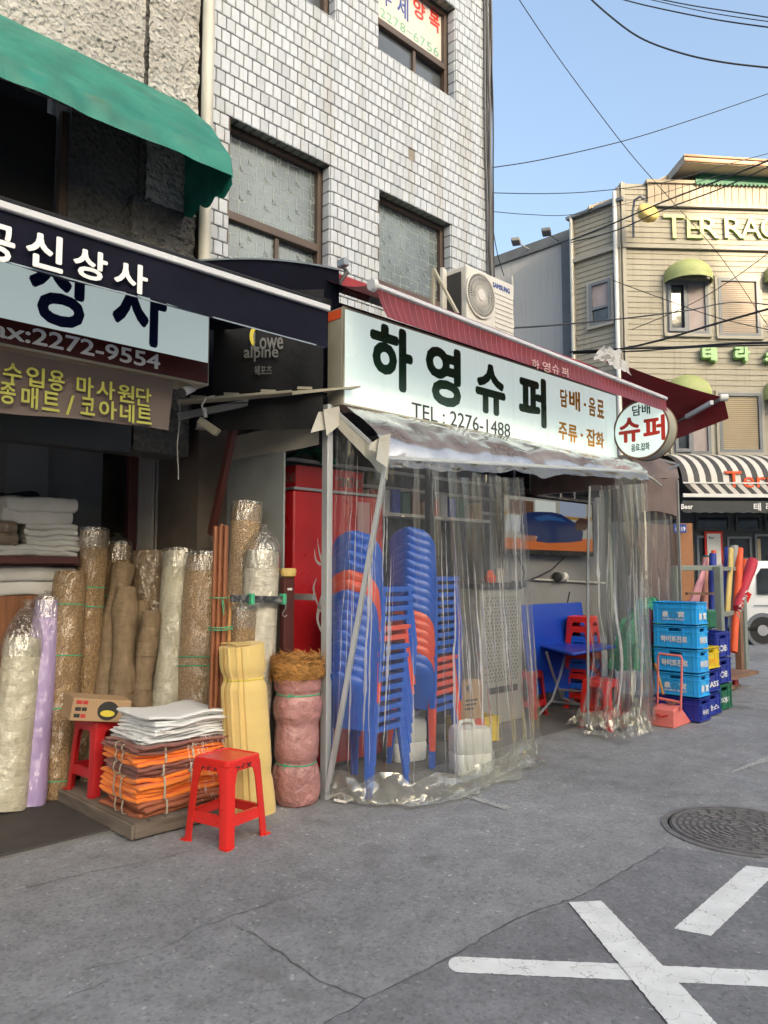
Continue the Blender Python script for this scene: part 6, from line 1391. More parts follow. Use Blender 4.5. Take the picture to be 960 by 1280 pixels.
MB().sheet(lambda a, b: tuple(P(848,600,Y=3.9)+Vector((.02, .9*a, -.45*b+.02*pn(a*4,b*3,1)))), 8, 6).build("side_valance", M['brownfab'], bo, smooth=True, fix=False)
TT_ = [P(x, 644, Y=3.92) for x in (806, 820, 840)]; BB_ = [P(x, 760, Y=3.92) for x in (806, 822, 848)]
for q in TT_: q.z = P(815,640,Y=3.92).z
for q in BB_: q.z = .15
curtain("film", None, TT_, BB_, M['film'], 80, 40, .03, 4, 51, parent=bo)
MB().box(P(800,700,Y=4.6).x, P(838,700,Y=4.6).x, 4.6, 4.63, .01, P(820,655,Y=4.6).z).build("back_panel", M['brownfab'], bo); MB().box(P(800,700,Y=4.6).x, P(838,700,Y=4.6).x, 4.61, 4.64, P(820,655,Y=4.6).z+.001, 2.5).build("upper_panel", M['store'], bo)
MB().bar(P(846,600,Y=3.9), P(846,600,Y=3.9)+Vector((0,0,-2.4)), .03, .03).build("corner_post", M['pipe'], bo)
gn = thing("green_net", "bundle of green netting heaped behind the light blue crates", "net", tuple(P(800,760,Y=3.9)))
def netf(a, b):
    t0 = a*math.pi; c = lerp(P(778,770,Y=3.95), P(838,770,Y=3.95), a); return c + Vector((.05*pn(a*8,b*8,1), .20*math.cos(b*math.pi)+.03*pn(a*7,b*7,2), -.55+.75*math.sin(b*math.pi)*(math.sin(a*math.pi)**.5)+.05*pn(a*9,b*9,3)))
MB().sheet(netf, 30, 20).build("heap", M['net'], gn, smooth=20, fix=False)
g = MB(); rnd = random.Random(12)
for k in range(160):
    a, b = rnd.random(), rnd.random()*.9; L = [Vector(netf(min(1,a+.04*i*(k % 2)), min(1,b+.04*i*((k+1) % 2))))+Vector((0,-.012,.008)) for i in range(5)]; g.tube(L, .004, 3, cap=False)
stuff(g.build("net_cords", M['greenawn'], gn, fix=False))
# ================================================================== CRATES, CART, DUSTPAN
gc = P(875,905,Z=0); X0c, Y0c = gc.x, gc.y; k_ = X0c/7.40
ly_c = P(816.5,800,X=X0c).y - Y0c; lx_c = P(888.5,890,Y=Y0c).x - X0c; hc = (P(873,753,X=X0c).z)/5
labs = ["navy blue beer crate at the bottom of the light blue crate stack", "lowest light blue crate, with two white emblems, directly on the navy one", "light blue crate with white Korean lettering half behind the dustpan handle", "light blue crate with white Korean lettering, second from the top", "topmost light blue crate with two white emblems and a closed handle"]
def ctext(t, s, c, fr, u0, u1, v0, v1, b=.02, m='tx_white'): text(s, fr, u0, u1, v0, v1, M[m], t, b, .002)
for k in range(5):
    c = crate("beer_crate", labs[k], X0c+lx_c/2, Y0c+ly_c/2, .004+hc*k, lx_c-.01, ly_c-.012, hc-.004, M['crateN'] if k == 0 else M['crate'], 0, group="crates stacked by the corner", handle=(k != 4))
    z0 = hc*k; frl = frame((X0c-.0035,0,0),(0,-1,0),(0,0,1)); frf = FRY(Y0c-.0035); uc = -(Y0c+ly_c*.52)
    if k in (2,3): ctext(c, "하이트진로", None, frl, uc-.135, uc+.135, z0+hc*.28, z0+hc*.56, .05)
    if k in (1,4):
        ctext(c, "JINRO SOJU", None, frl, uc-.115, uc+.115, z0+hc*.20, z0+hc*.30, .02); ctext(c, "泉", None, frl, uc-.115, uc-.045, z0+hc*.34, z0+hc*.60, .05); ctext(c, "宮", None, frl, uc+.045, uc+.115, z0+hc*.34, z0+hc*.60, .05)
        g = MB(); g.tube([(X0c-.005, -(uc+.028*math.cos(t)), z0+hc*.45+.028*math.sin(t)) for t in [2*math.pi*q/16 for q in range(17)]], .0025, 4, cap=False); g.build("emblem_ring", M['tx_dull'], c)
    if k: ctext(c, "하이트진로" if k in (2,3) else "泉 宮", None, frf, X0c+lx_c*.18, X0c+lx_c*.82, z0+hc*.25, z0+hc*.55, .05)
    else: ctext(c, "하이트", None, frf, X0c+lx_c*.25, X0c+lx_c*.78, z0+hc*.30, z0+hc*.52, .02)
hb_ = .305
colB = [("navy beer crate at the bottom beside the light blue stack", 'crateN', "카스"), ("navy beer crate lettered CASS in the middle of its column", 'crateN', "CASS"), ("bright yellow crate on top of the navy lettered ones", 'crateY', "진로")]
xB = X0c+lx_c+.03; yB = P(901,893,Z=0).y; xB2 = P(903,893,Y=yB).x; lB = xB2-xB
for k, (lab, m_, s) in enumerate(colB):
    hh = P(895,808,Y=yB).z/3*1.0; c = crate("beer_crate", lab, xB+lB/2, yB+.20, .004+hh*k, lB-.02, .38, hh-.004, M[m_], group="crates stacked by the corner"); ctext(c, s, None, FRY(yB+.01-.0035), xB+lB*.12, xB+lB*.86, hh*k+hh*.26, hh*k+hh*.50, .04, 'tx_white' if m_ != 'crateY' else 'tx_orange')
colC = [("dark green crate at the bottom of the rightmost crate column", 'crateG', "SOJU"), ("navy crate in the middle of the rightmost column above the green one", 'crateN', "OB"), ("navy crate on top of the rightmost crate column", 'crateN', "OB")]
xC = xB2+.03; yC = P(917,885,Z=0).y; xC2 = P(917,885,Y=yC).x; lC = max(.28, xC2-xC)
for k, (lab, m_, s) in enumerate(colC):
    hh = P(905,790,Y=yC).z/3; c = crate("beer_crate", lab, xC+lC/2, yC+.20, .004+hh*k, lC-.02, .38, hh-.004, M[m_], group="crates stacked by the corner"); ctext(c, s, None, FRY(yC+.01-.0035), xC+lC*.25, xC+lC*.75, hh*k+hh*.26, hh*k+hh*.5, .03)
# small things on the crates
tag(MB().obox((xB+.10, yB+.2, P(892,800,Y=yB+.1).z+.22), (.12,.16,.36), Matrix.Rotation(.1,3,'Y')).build("egg_trays", M['white'], bev=.02), "white stack of cups standing on the yellow crate", "cups")
tag(MB().obox((xC+.05, yC+.15, P(905,785,Y=yC).z+.10), (.2,.22,.2)).build("green_basket", M['crateG'], bev=.02), "small dark green basket on the rightmost navy crate", "basket")
tag(MB().sheet(lambda a, b: (xC+.06+.22*a, yC+.1+.2*b, P(910,790,Y=yC).z+.03+.10*abs(pn(a*6,b*6,2))), 8, 8).build("white_rag", M['cotton'], smooth=20, fix=False, solid=.004), "crumpled white rag on the rightmost navy crate", "rag")
# dustpan
dp_ = thing("dustpan", "salmon pink long-handled dustpan with a slotted box in front of the blue crates", "dustpan", tuple(P(838,908,Z=0)))
d0 = P(814,907,Z=0); d1 = P(843,911,Z=0); d2 = P(865,903,Z=0); U = (d1-d0); Vv = (d2-d1); hq = .165
top = [d0+Vector((0,0,hq))+U*.03+Vv*.02, d1+Vector((0,0,hq))-U*.02+Vv*.05, d1+Vv*.42+Vector((0,0,hq+.03))-U*.08, d0+Vv*.42+Vector((0,0,hq+.03))+U*.08]
MB().add([d0,d1,d2,d0+Vv]+top, [(3,2,1,0),(4,5,6,7),(0,1,5,4),(1,2,6,5),(2,3,7,6),(3,0,4,7)]).build("box", M['salmon'], dp_, bev=.012, segs=2)
mid_ = d0+U*.5+Vector((0,0,.105)); nn_ = Vector((U.y,-U.x,0)).normalized()
if nn_.x > 0: nn_ = -nn_
MB().tube([mid_+U.normalized()*(-.055)+nn_*.006+Vector((0,0,.01)), mid_+nn_*.012-Vector((0,0,.006)), mid_+U.normalized()*.055+nn_*.006+Vector((0,0,.01))], .007, 6).build("slot_lip", M['lamp'], dp_, smooth=True)
h0 = P(824,884,Y=d0.y+.02); 
XH = d0.x+.16
hp = [P(822,887,X=XH), P(822.5,822,X=XH), P(824,817,X=XH), P(851,820,X=XH), P(852.5,824,X=XH), P(851,889,X=XH)]
MB().tube(hp, .011, 8).build("handle", M['salmon'], dp_, smooth=True); MB().tube([P(824,873,X=XH), P(850,878,X=XH)], .014, 8).build("cross_bar", M['salmon'], dp_, smooth=True)
MB().tube([P(826,872,X=XH+.01), P(838,880,X=XH-.03), P(850,878,X=XH)], .008, 8).build("wire_brace", M['rust'], dp_, smooth=True)
tag(MB().tube([P(818.5,829,X=XH+.06), P(829,868,X=XH+.02)], .014, 8).build("broom_stick", M['coir'], smooth=True), "short worn wooden stick standing in the dustpan handle", "stick")
tag(MB().sheet(lambda a, b: tuple(lerp(P(812,760,Y=3.75), P(818,765,Y=3.75), a)*(b)+lerp(P(811,905,Y=3.75), P(817,902,Y=3.75), a)*(1-b) + Vector((0,.03*pn(a*3,b*3,1),0))), 6, 12).build("red_sheet", M['redD'], smooth=True, fix=False, solid=.01), "narrow red board standing between the film curtain and the blue crates", "board")
# rolling rack
YC_ = 3.95
rk = thing("rolling_rack", "grey-green steel rolling rack full of coloured fabric rolls behind the crates", "rack", (9.2,3.9,0))
A0 = P(845,708,Y=YC_); A1 = P(903,708,Y=YC_-.25); X_0 = A0.x; 
fa, fb = P(845,708,Y=3.95), P(902,710,Y=3.62)
zt_ = fa.z; 
posts = [P(846,800,Y=4.05), P(901,800,Y=3.70), P(924,800,Y=3.95)]
MB().box(posts[0].x-.05, posts[0].x+.05, 4.0, 4.08, .12, zt_).build("post", M['greenplas'], rk, bev=.005)
q = posts[1]; MB().box(q.x-.05, q.x+.04, 3.66, 3.74, .12, P(901,708,Y=3.7).z).build("post", M['greenplas'], rk, bev=.005)
q = posts[2]; MB().box(q.x-.05, q.x+.05, 3.91, 3.99, .12, P(924,764,Y=3.95).z).build("post", M['rust'], rk, bev=.005)
MB().bar(P(845,710,Y=4.04), P(902,710,Y=3.70), .06, .06).build("top_rail", M['greenplas'], rk, bev=.004); MB().bar(P(902,711,Y=3.70), P(929,711,Y=4.1), .05, .05).build("top_rail", M['greenplas'], rk, bev=.004)
MB().box(P(927,720,Y=4.1).x-.05, P(927,720,Y=4.1).x+.05, 4.06, 4.14, .12, P(927,710,Y=4.1).z).build("post", M['greenplas'], rk, bev=.004)
MB().bar(P(858,742,Y=3.97), P(898,742,Y=3.80), .03, .03).build("cross_rail", M['rust'], rk)
for py in (768, 848, 862): MB().bar(P(903,py+ (0 if py<800 else -2),Y=3.70), P(925,py-4,Y=3.95), .04, .05).build("cross_rail", M['rust'] if py > 800 else M['greenplas'], rk)
MB().box(X_0, posts[2].x, 3.72, 4.1, .16, .20).build("deck", M['rust'], rk)
for k, q in enumerate((P(920,873,Y=3.90), P(903,880,Y=3.75), P(850,880,Y=4.0))): MB().lathe([(.055,-.02),(.06,-.01),(.06,.01),(.055,.02)], c=(q.x, q.y, .062), n=16, axis='y').build("caster", M['redD'], rk, smooth=30)
def rr_(lab, pb_, pt_, Yb, Yt, wpx, m, name="fabric_roll", flat=1, rtop=None, lump=.05, seed=0):
    b_, t_ = P(*pb_, Y=Yb), P(*pt_, Y=Yt); b_.z = max(b_.z, .21); d_ = b_.x*FW[0]+b_.y*FW[1]
    return cloth_roll(name, lab, b_, t_, wr(wpx, d_), m, seed=seed, lump=lump, core=False, flat=flat, rtop=rtop and wr(rtop, d_))
rr_("dark green fabric roll leaning at the left inside the rolling rack", (862,850), (883,695), 4.25, 4.25, 9, 'c_dgreen', seed=61)
rr_("pale pink cloth roll with a flared lower end in the rolling rack", (866,760), (883,700), 4.05, 4.05, 20, 'c_pink', rtop=7, flat=.5, seed=62)
rr_("straight blue fabric roll in the middle of the rolling rack", (891,800), (891,692), 3.92, 3.95, 9, 'c_blue', seed=63)
rr_("salmon cloth roll behind the pink one in the rack", (880,800), (882,697), 4.15, 4.15, 8, 'c_salmon', seed=64)
rr_("small orange roll end peeking above the middle blue roll", (892,720), (892,688), 4.1, 4.1, 6, 'c_orange', seed=65)
rr_("bright blue roll right of the rack's front post", (905,820), (909,684), 4.1, 4.1, 7, 'c_blue', seed=66)
rr_("orange and blue cloth roll left of the yellow roll", (903,800), (906,694), 4.2, 4.2, 6, 'c_orange', seed=67)
rr_("mustard yellow cloth roll leaning in the right half of the rack", (909,770), (914,686), 3.80, 3.85, 10, 'c_yellow', flat=.6, seed=68)
rr_("grey-white cloth roll beside the mustard yellow one", (916,800), (918,682), 3.95, 3.95, 9, 'c_grey', seed=69)
rr_("long orange fabric roll reaching down to the rack's deck", (917,815), (925,686), 3.78, 3.9, 9, 'c_orange', seed=70)
rr_("crimson fabric roll with white print slanting over the rack's right side", (921,760), (941,702), 3.78, 3.84, 10, 'c_red', rtop=14, seed=71)
rr_("short orange roll end behind the crimson roll", (924,760), (932,700), 4.0, 4.0, 9, 'c_orange', seed=72)
g = MB()
for k in range(9):
    q = lerp(P(919,765,Y=3.62), P(931,738,Y=3.66), k/9); g.bar(q+Vector((0,-.02,0)), q+Vector((.07*(.6+.4*(k % 2)),-.03,-.02+.05*(k % 3 - 1))), .006, .012, up=(0,1,0))
tag(g.build("white_label", M['fringe'], fix=False), "white printed lettering strip wrapped round the crimson roll", "label")
# ================================================================== TERRACE BUILDING
DC = 17.5; C_ = P(783,560,D=DC); C_.z = 0
ang = R(3.2); Ut = Vector((RT[0]*math.cos(ang)+FW[0]*math.sin(ang), RT[1]*math.cos(ang)+FW[1]*math.sin(ang), 0)); Nt = Ut.cross(Vector((0,0,1)))
frM = (C_.copy(), Ut, Vector((0,0,1)), Nt)                # main facade, N toward the viewer
frS = (C_.copy(), Vector((0,-1,0)), Vector((0,0,1)), Vector((-1,0,0)))   # flank facing -x ; u negative = away
Um = lambda px, py: ub(px, py, frM)
def US(px, py): q = P(px, py, X=C_.x); return -(q.y-C_.y), q.z
te = thing("terrace_building", "beige clapboard building with lime lettering and small windows beyond the street corner", "building", (C_.x, C_.y, 0))
def pbox(g, fr, u0, u1, v0, v1, d0, d1): return g.prism([(u0,v0),(u1,v0),(u1,v1),(u0,v1)], fr, d0, d1)
ur = Um(960,400)[0]+5.5; zt1 = Um(870,232)[1]; sl = US(717,400)[0]
g = MB(); pbox(g, frM, 0, ur, 0, zt1, -.35, -.0); g.build("wall", M['siding'], te)
g = MB(); pbox(g, frS, sl, -.001, 0, US(750,262)[1], -.35, 0); g.build("wall", M['siding'], te)
pbox(MB(), frM, .5, ur, 0, zt1-.1, -9, -.36).build("core", M['siding'], te)
def boards(fr, u0, u1, v0, v1, holes, nm):
    g = MB(); n = int((v1-v0)/.128); h_ = (v1-v0)/n
    for k in range(n):
        za_, zb_ = v0+k*h_, v0+(k+1)*h_; cuts = sorted([(max(a,u0),min(b,u1)) for a,b,c,d in holes if c < (za_+zb_)/2 < d and b > u0 and a < u1]); x = u0; segs = []
        for a, b in cuts:
            if a > x: segs.append((x, a))
            x = max(x, b)
        if x < u1: segs.append((x, u1))
        for a, b in segs:
            O, U_, V_, N_ = fr; p = lambda u, v, d: O+U_*u+V_*v+N_*d
            g.add([p(a,za_,.022), p(b,za_,.022), p(b,zb_,.006), p(a,zb_,.006), p(a,za_,.002), p(b,za_,.002)], [(0,1,2,3),(4,5,1,0)])
    return stuff(g.build(nm, M['siding'], te, fix=False))
holesM = []; holesS = []
def twin(fr, pxs, kind, nm, conv, holes):
    (x0, x1, y0, y1) = pxs; u0 = conv(x0,(y0+y1)/2)[0]; u1 = conv(x1,(y0+y1)/2)[0]; v1 = conv((x0+x1)/2,y0)[1]; v0 = conv((x0+x1)/2,y1)[1]
    holes.append((u0-.02, u1+.02, v0-.02, v1+.02)); t = .07
    g = MB(); pbox(g,fr,u0,u0+t,v0,v1,.0,.07); pbox(g,fr,u1-t,u1,v0,v1,.0,.07); pbox(g,fr,u0+t,u1-t,v0,v0+t,.0,.07); pbox(g,fr,u0+t,u1-t,v1-t,v1,.0,.07)
    if kind == 'split': pbox(g,fr,(u0+u1)/2-.03,(u0+u1)/2+.03,v0+t,v1-t,.0,.06)
    if kind == 'hopper': pbox(g,fr,u0+t,u1-t,lerp(v0,v1,.36),lerp(v0,v1,.36)+.06,.0,.07)
    f = g.build("window", M['greyframe'], te)
    if kind == 'hopper':
        pbox(MB(),fr,u0+t,u1-t,v0+t,lerp(v0,v1,.36),.010,.02).build("pane", M['glass'], f); pbox(MB(),fr,u0+t,u1-t,lerp(v0,v1,.36)+.06,v1-t,.010,.02).build("pane", M['curt'], f)
    elif kind == 'split':
        pbox(MB(),fr,u0+t,(u0+u1)/2-.03,v0+t,v1-t,.010,.02).build("pane", M['glass'], f); pbox(MB(),fr,(u0+u1)/2+.03,u1-t,v0+t,v1-t,.010,.02).build("pane", M['curt'], f)
        um = (u0+u1)/2; O,U_,V_,N_ = fr; p = lambda u, v, d: O+U_*u+V_*v+N_*d       # opened casement leaf
        g = MB(); 
        for (a,b,c,d) in ((u0+.03,u0+.10,v0+.04,v1-.04),(um-.10,um-.02,v0+.04,v1-.04),(u0+.10,um-.10,v0+.04,v0+.12),(u0+.10,um-.10,v1-.12,v1-.04)): pbox(g,fr,a,b,c,d,.075,.11)
        g.build("casement", M['greyframe'], f)
    else:
        pbox(MB(),fr,u0+t,u1-t,v0+t,v1-t,.005,.012).build("pane", M['glass'], f)
        n = int((v1-v0-2*t)/.045); g = MB()
        for k in range(n): zz = v0+t+k*(v1-v0-2*t)/n; pbox(g,fr,u0+t+.01,u1-t-.01,zz,zz+.036,.014,.024+.004*(k % 2))
        stuff(g.build("blind_slats", M['blind' if kind == 'blind' else 'blind2'], f, fix=False))
    g = MB(); pbox(g,fr,u0-.07,u1+.07,v0-.07,v0-.002,.0,.085); pbox(g,fr,u0-.07,u0-.002,v0,v1+.06,.0,.06); pbox(g,fr,u1+.002,u1+.07,v0,v1+.06,.0,.06); pbox(g,fr,u0,u1,v1+.002,v1+.06,.0,.06); g.build("window_trim", M['sidingL'], te)
    return u0, u1, v0, v1
w1 = twin(frM, (832,884,352,418), 'split', 'a', Um, holesM); w2 = twin(frM, (897,948,349,421), 'blind', 'b', Um, holesM)
w3 = twin(frM, (840,887,505,568), 'split', 'c', Um, holesM); w4 = twin(frM, (898,951,492,566), 'tan', 'd', Um, holesM)
wS = twin(frS, (738,765,352,406), 'hopper', 'e', US, holesS)
w5 = twin(frM, (967,1015,349,421), 'blind', 'f', Um, holesM); w6 = twin(frM, (967,1015,492,566), 'tan', 'g', Um, holesM)
vb = Um(870,572)[1]
boards(frM, .10, ur-.05, vb, zt1-.01, holesM, "siding_boards"); boards(frS, sl+.08, -.10, 2.6, US(750,262)[1], holesS, "siding_boards")
g = MB(); pbox(g, frM, .0, .09, vb, zt1, .0, .07); g.build("corner_board", M['sidingL'], te)
g = MB(); pbox(g, frS, -.09, -.0, 2.6, zt1-.1, .0, .07); pbox(g, frS, sl, sl+.07, 2.6, US(718,270)[1], 0, .07); g.build("corner_board", M['sidingL'], te)
vm = Um(870,311)[1]; pbox(MB(), frM, .0, ur, vm-.04, vm+.05, .04, .10).build("string_course", M['sidingL'], te); pbox(MB(), frS, sl, .02, vm-.04, vm+.05, .04, .10).build("string_course", M['sidingL'], te)
O,U_,V_,N_ = frM
MB().tube([frS[0]+Vector((-.09,.10,2.6)), frS[0]+Vector((-.09,.10,zt1-.2))], .05, 10).build("downpipe", M['white'], te, smooth=True)
q = P(716,400,X=C_.x-.08); MB().tube([(q.x,q.y,2.6),(q.x,q.y,P(716,272,X=C_.x).z)], .045, 10).build("downpipe", M['wpipe'], te, smooth=True)
g = MB(); pbox(g, frS, sl-.1, .1, US(750,262)[1], US(750,262)[1]+.07, -.1, .12); g.build("flank_coping", M['greyframe'], te)
# parapet boards, roof
v0p, v1p = Um(870,257)[1], Um(870,232)[1]
n = 34; 
for k in range(n):
    a = Um(808,240)[0]+k*.17
    if a > ur-.3: break
    pbox(MB(), frM, a, a+.155, v0p, v1p-.02, .045, .08).build("parapet_board", M['roofcream'], te)
pbox(MB(), frM, Um(806,240)[0], ur, v1p-.015, v1p+.06, -.05, .13).build("parapet_cap", M['roofcream'], te); pbox(MB(), frM, Um(806,240)[0], ur, v0p-.08, v0p-.005, .04, .11).build("ledge", M['sidingL'], te)
rfz0, rfz1 = Um(900,222)[1], Um(900,211)[1]
ua = Um(843,215)[0]
def slab(fr, pts, d0, d1, m, nm): return MB().prism(pts, fr, d0, d1).build(nm, m, te)
e_ = Um(843,213); 
slab(frM, [(ua, Um(843,218)[1]), (ur, Um(843,218)[1]-.25), (ur, Um(843,208)[1]-.25), (ua, Um(843,208)[1])], -6, .55, M['roofcream'], "roof")
slab(frM, [(ua-.02, Um(843,211)[1]), (ur, Um(843,211)[1]-.25), (ur, Um(843,209)[1]-.25), (ua-.02, Um(843,209)[1])], .551, .58, M['orangebr'], "roof_edge"); slab(frM, [(ua-.02, Um(843,217)[1]), (ur, Um(843,217)[1]-.25), (ur, Um(843,215.5)[1]-.25), (ua-.02, Um(843,215.5)[1])], .551, .58, M['orangebr'], "roof_edge")
r1, r2 = Um(746,246), Um(843,209)
slab(frM, [(Um(743,251)[0], Um(743,251)[1]), (Um(800,232)[0], Um(800,232)[1]), (ua, Um(843,213)[1]), (ua, Um(843,208)[1]), (Um(800,229)[0], Um(800,229)[1]), (Um(743,247)[0], Um(743,247)[1])], -6, -.4, M['roofcream'], "roof")
slab(frM, [(Um(753,272)[0], Um(753,272)[1]), (ur, Um(753,272)[1]), (ur, Um(843,219)[1]-.3), (ua, Um(843,217)[1]), (Um(753,252)[0], Um(753,251)[1])], -5.5, -1.2, M['roofcream'], "penthouse_wall")
a_, b_ = Um(762,252), Um(790,246); f = slab(frM, [(a_[0], a_[1]-.15), (b_[0], b_[1]-.25), (b_[0], b_[1]+.0), (a_[0], a_[1]+.02)], -1.195, -1.15, M['white'], "window"); 
pbox(MB(), frM, a_[0]+.06, (a_[0]+b_[0])/2-.04, a_[1]-.12, a_[1]-.0, -1.149, -1.14).build("pane", M['glass'], f); pbox(MB(), frM, (a_[0]+b_[0])/2+.04, b_[0]-.06, a_[1]-.12, a_[1]+.03, -1.149, -1.14).build("pane", M['glass'], f)
gu0, gu1 = Um(866,228)[0], ur; gv1, gv0 = Um(866,226)[1], Um(866,232)[1]; poly = [(gu0, gv1), (gu0, gv0)]; k = 0; x = gu0
while x < gu1: poly += [(x+.05, gv0-.06), (x+.10, gv0)]; x += .10
poly += [(gu1, gv1)]; MB().prism(poly, frM, .12, .15).build("scalloped_flap", M['greenawn'], te); pbox(MB(), frM, gu0+.1, gu1, gv1-.02, gv1+.12, -.4, .12).build("green_strip", M['greenawn'], te)
u_, v_ = Um(787,224)[0], 0
for k in range(14):
    uu = Um(808,225)[0]+.1*k; MB().prism([(uu, v1p+.06), (uu+.05, v1p+.13), (uu+.10, v1p+.06)], frM, .0, .03).build("roof_tooth", M['roofcream'], te)
# lettering
def pt_row(items, fr, conv, m, parent, bold, d, off=0.0):
    for ch, x0, x1, y0, y1 in items: text(ch, fr, conv(x0,(y0+y1)/2)[0], conv(x1,(y0+y1)/2)[0], conv((x0+x1)/2,y1)[1], conv((x0+x1)/2,y0)[1], m, parent, bold, d, off=off)
TR = [("T",828,854,270,299),("E",857,873,273.5,299),("R",873,897,273.5,299),("R",904,928,273.5,299),("A",924,950,273.5,299),("C",949,973,273.5,299),("E",977,993,273.5,299)]
pt_row(TR, frM, Um, M['limeL'], te, .0, .03, .05); pt_row([(c,a+.7,b+.7,y0+.7,y1+.7) for c,a,b,y0,y1 in TR], frM, Um, M['limeD'], te, .0, .02, .026)
KR = [("테",873.5,892,434,454),("라",914,933,434,454),("스",951,975,434,454)]
pt_row(KR, frM, Um, M['limeK'], te, .06, .10, .08); pt_row([(c,a+.9,b+.9,y0+1,y1+1) for c,a,b,y0,y1 in KR], frM, Um, M['limeD'], te, .08, .06, .035)
# dome awnings
def dome(label, pxc, pyt, pyb, wpx, dep=.55):
    cu, v0_ = Um(pxc, pyb); _, v1_ = Um(pxc, pyt); hw = Um(pxc+wpx/2, pyb)[0]-cu; O,U_,V_,N_ = frM
    def fn(a, b):
        th = a*math.pi; ph = b*math.pi/2; return O + U_*(cu - hw*math.cos(th)*math.sin(ph)) + V_*(v0_ + (v1_-v0_)*math.cos(ph)) + N_*(.06+dep*math.sin(th)*math.sin(ph))
    o = MB().sheet(fn, 24, 12).build("window_awning", M['lime'], te, smooth=60, fix=False, solid=.01)
    g = MB(); ps = [fn(a/24, 1) for a in range(25)]; g.add(ps+[p-V_*.11 for p in ps], [(i,i+1,i+26,i+25) for i in range(24)]); g.build("valance", M['lime'], o, fix=False, solid=.008)
dome("", 857.5, 328, 350, 57); dome("", 857, 471, 496, 56); dome("", 983, 328, 350, 58); dome("", 982, 471, 496, 58)
# storefront: striped awning, black sign fascia, dark shopfront
va1, va0 = Um(900,570)[1], Um(900,612)[1]; O,U_,V_,N_ = frM; uL, uR = Um(820,590)[0], ur
ns = int((uR-uL)/.128); gW, gB = MB(), MB()
for k in range(ns):
    a, b = uL+k*.128, uL+(k+1)*.128; g = gW if k % 2 else gB; pr_ = []
    for t in range(9): f_ = t/8; pr_.append((va1 - (va1-va0)*f_**1.6, .1 + 1.25*math.sin(f_*math.pi/2)))
    sk = -.0
    g.add([O+U_*(a)+V_*v+N_*d for v, d in pr_]+[O+U_*(b)+V_*v+N_*d for v, d in pr_], [(i,i+1,i+10,i+9) for i in range(8)])
sa = thing("striped_awning", "black and white striped awning of the bar under the beige building", "awning", (C_.x+1, C_.y-1, 2.8))
gW.build("white_stripes", M['stripeW'], sa, smooth=True, fix=False); gB.build("charcoal_stripes", M['stripeB'], sa, smooth=True, fix=False)
gW, gB = MB(), MB(); vv1, vv0 = va0-.02, Um(900,625)[1]; sh_ = .22
for k in range(ns):
    a, b = uL+k*.128, uL+(k+1)*.128; g = gW if k % 2 else gB; N1 = N_*1.36; g.add([O+U_*a+V_*vv1+N1, O+U_*b+V_*vv1+N1, O+U_*(b+sh_)+V_*vv0+N1, O+U_*(a+sh_)+V_*vv0+N1], [(0,1,2,3)])
gW.build("white_valance_stripes", M['stripeW'], sa, fix=False); gB.build("charcoal_valance_stripes", M['stripeB'], sa, fix=False)
MB().bar(O+U_*uL+V_*(va0-.01)+N_*1.37, O+U_*uR+V_*(va0-.01)+N_*1.37, .02, .03).build("front_bar", M['white'], sa)
pbox(MB(), frM, uL, uR, Um(900,629)[1], Um(900,625)[1], 1.34, 1.38).build("lower_bar", M['white'], sa)
frA = (O+N_*1.30, U_, V_, N_)
cA = lambda px, py: ub(px, py, frA)
frA2 = (O+N_*1.22, U_, (V_*.75-N_*.66).normalized(), N_)
text("Terrace", frA, cA(906,600)[0], cA(1012,600)[0], cA(930,610)[1], cA(930,590)[1], M['c_orange'], sa, -.005, .05, shear=.0, off=0.02)
pbox(MB(), frA, cA(904,590)[0], cA(925,590)[0], cA(915,591)[1], cA(915,589.5)[1], 0.02, .06).build("lettering", M['c_orange'], sa)
fb_ = thing("bar_fascia", "black scalloped fascia with small white words under the striped awning", "sign", (C_.x+1, C_.y-1, 2.3))
bz0, bz1 = Um(900,640)[1], Um(900,629)[1]
def cB(px, py): return ub(px, py, (O+N_*1.33, U_, V_, N_))
poly = [(uL, cB(900,626)[1]), (uL, cB(900,640)[1])]; x = uL
while x < uR: poly += [(x+.12, cB(900,641.5)[1]), (x+.24, cB(900,640)[1])]; x += .24
poly += [(uR, cB(900,626)[1])]; MB().prism(poly, (O+N_*1.30, U_, V_, N_), 0, .02).build("fascia", M['store'], fb_)
frB = (O+N_*1.321, U_, V_, N_)
pt_row([("& Beer",844,866,630,636.5),("테",942,951,628.5,638.5),("라",957,966,628.5,638.5)], frB, lambda a,b: ub(a,b,frB), M['tx_white'], fb_, .03, .01)
stf = thing("bar_storefront", "dark grey glazed shopfront of the bar behind the rolling rack and the van", "shop front", (C_.x+1, C_.y-.5, 0))
pbox(MB(), frM, -.3, ur, 0, Um(900,570)[1]-.02, .001, .12).build("front_wall", M['store'], stf)
for (x0, x1, y0, y1, m_) in ((866,908,644,664,'glassW'),(915,947,644,664,'glassW'),(951,975,644,664,'glassW'),(905,935,671,700,'glassW'),(940,975,668,745,'glassW'),(868,898,670,760,'glassW')):
    a = Um(x0,(y0+y1)/2)[0]; b = Um(x1,(y0+y1)/2)[0]; c = Um((x0+x1)/2,y1)[1]; d = Um((x0+x1)/2,y0)[1]; g = MB(); t = .05
    pbox(g,frM,a,a+t,c,d,.12,.17); pbox(g,frM,b-t,b,c,d,.12,.17); pbox(g,frM,a+t,b-t,c,c+t,.12,.17); pbox(g,frM,a+t,b-t,d-t,d,.12,.17); f = g.build("window", M['greyframe'] if y0 > 650 else M['store'], stf); pbox(MB(),frM,a+t,b-t,c+t,d-t,.125,.135).build("pane", M[m_], f)
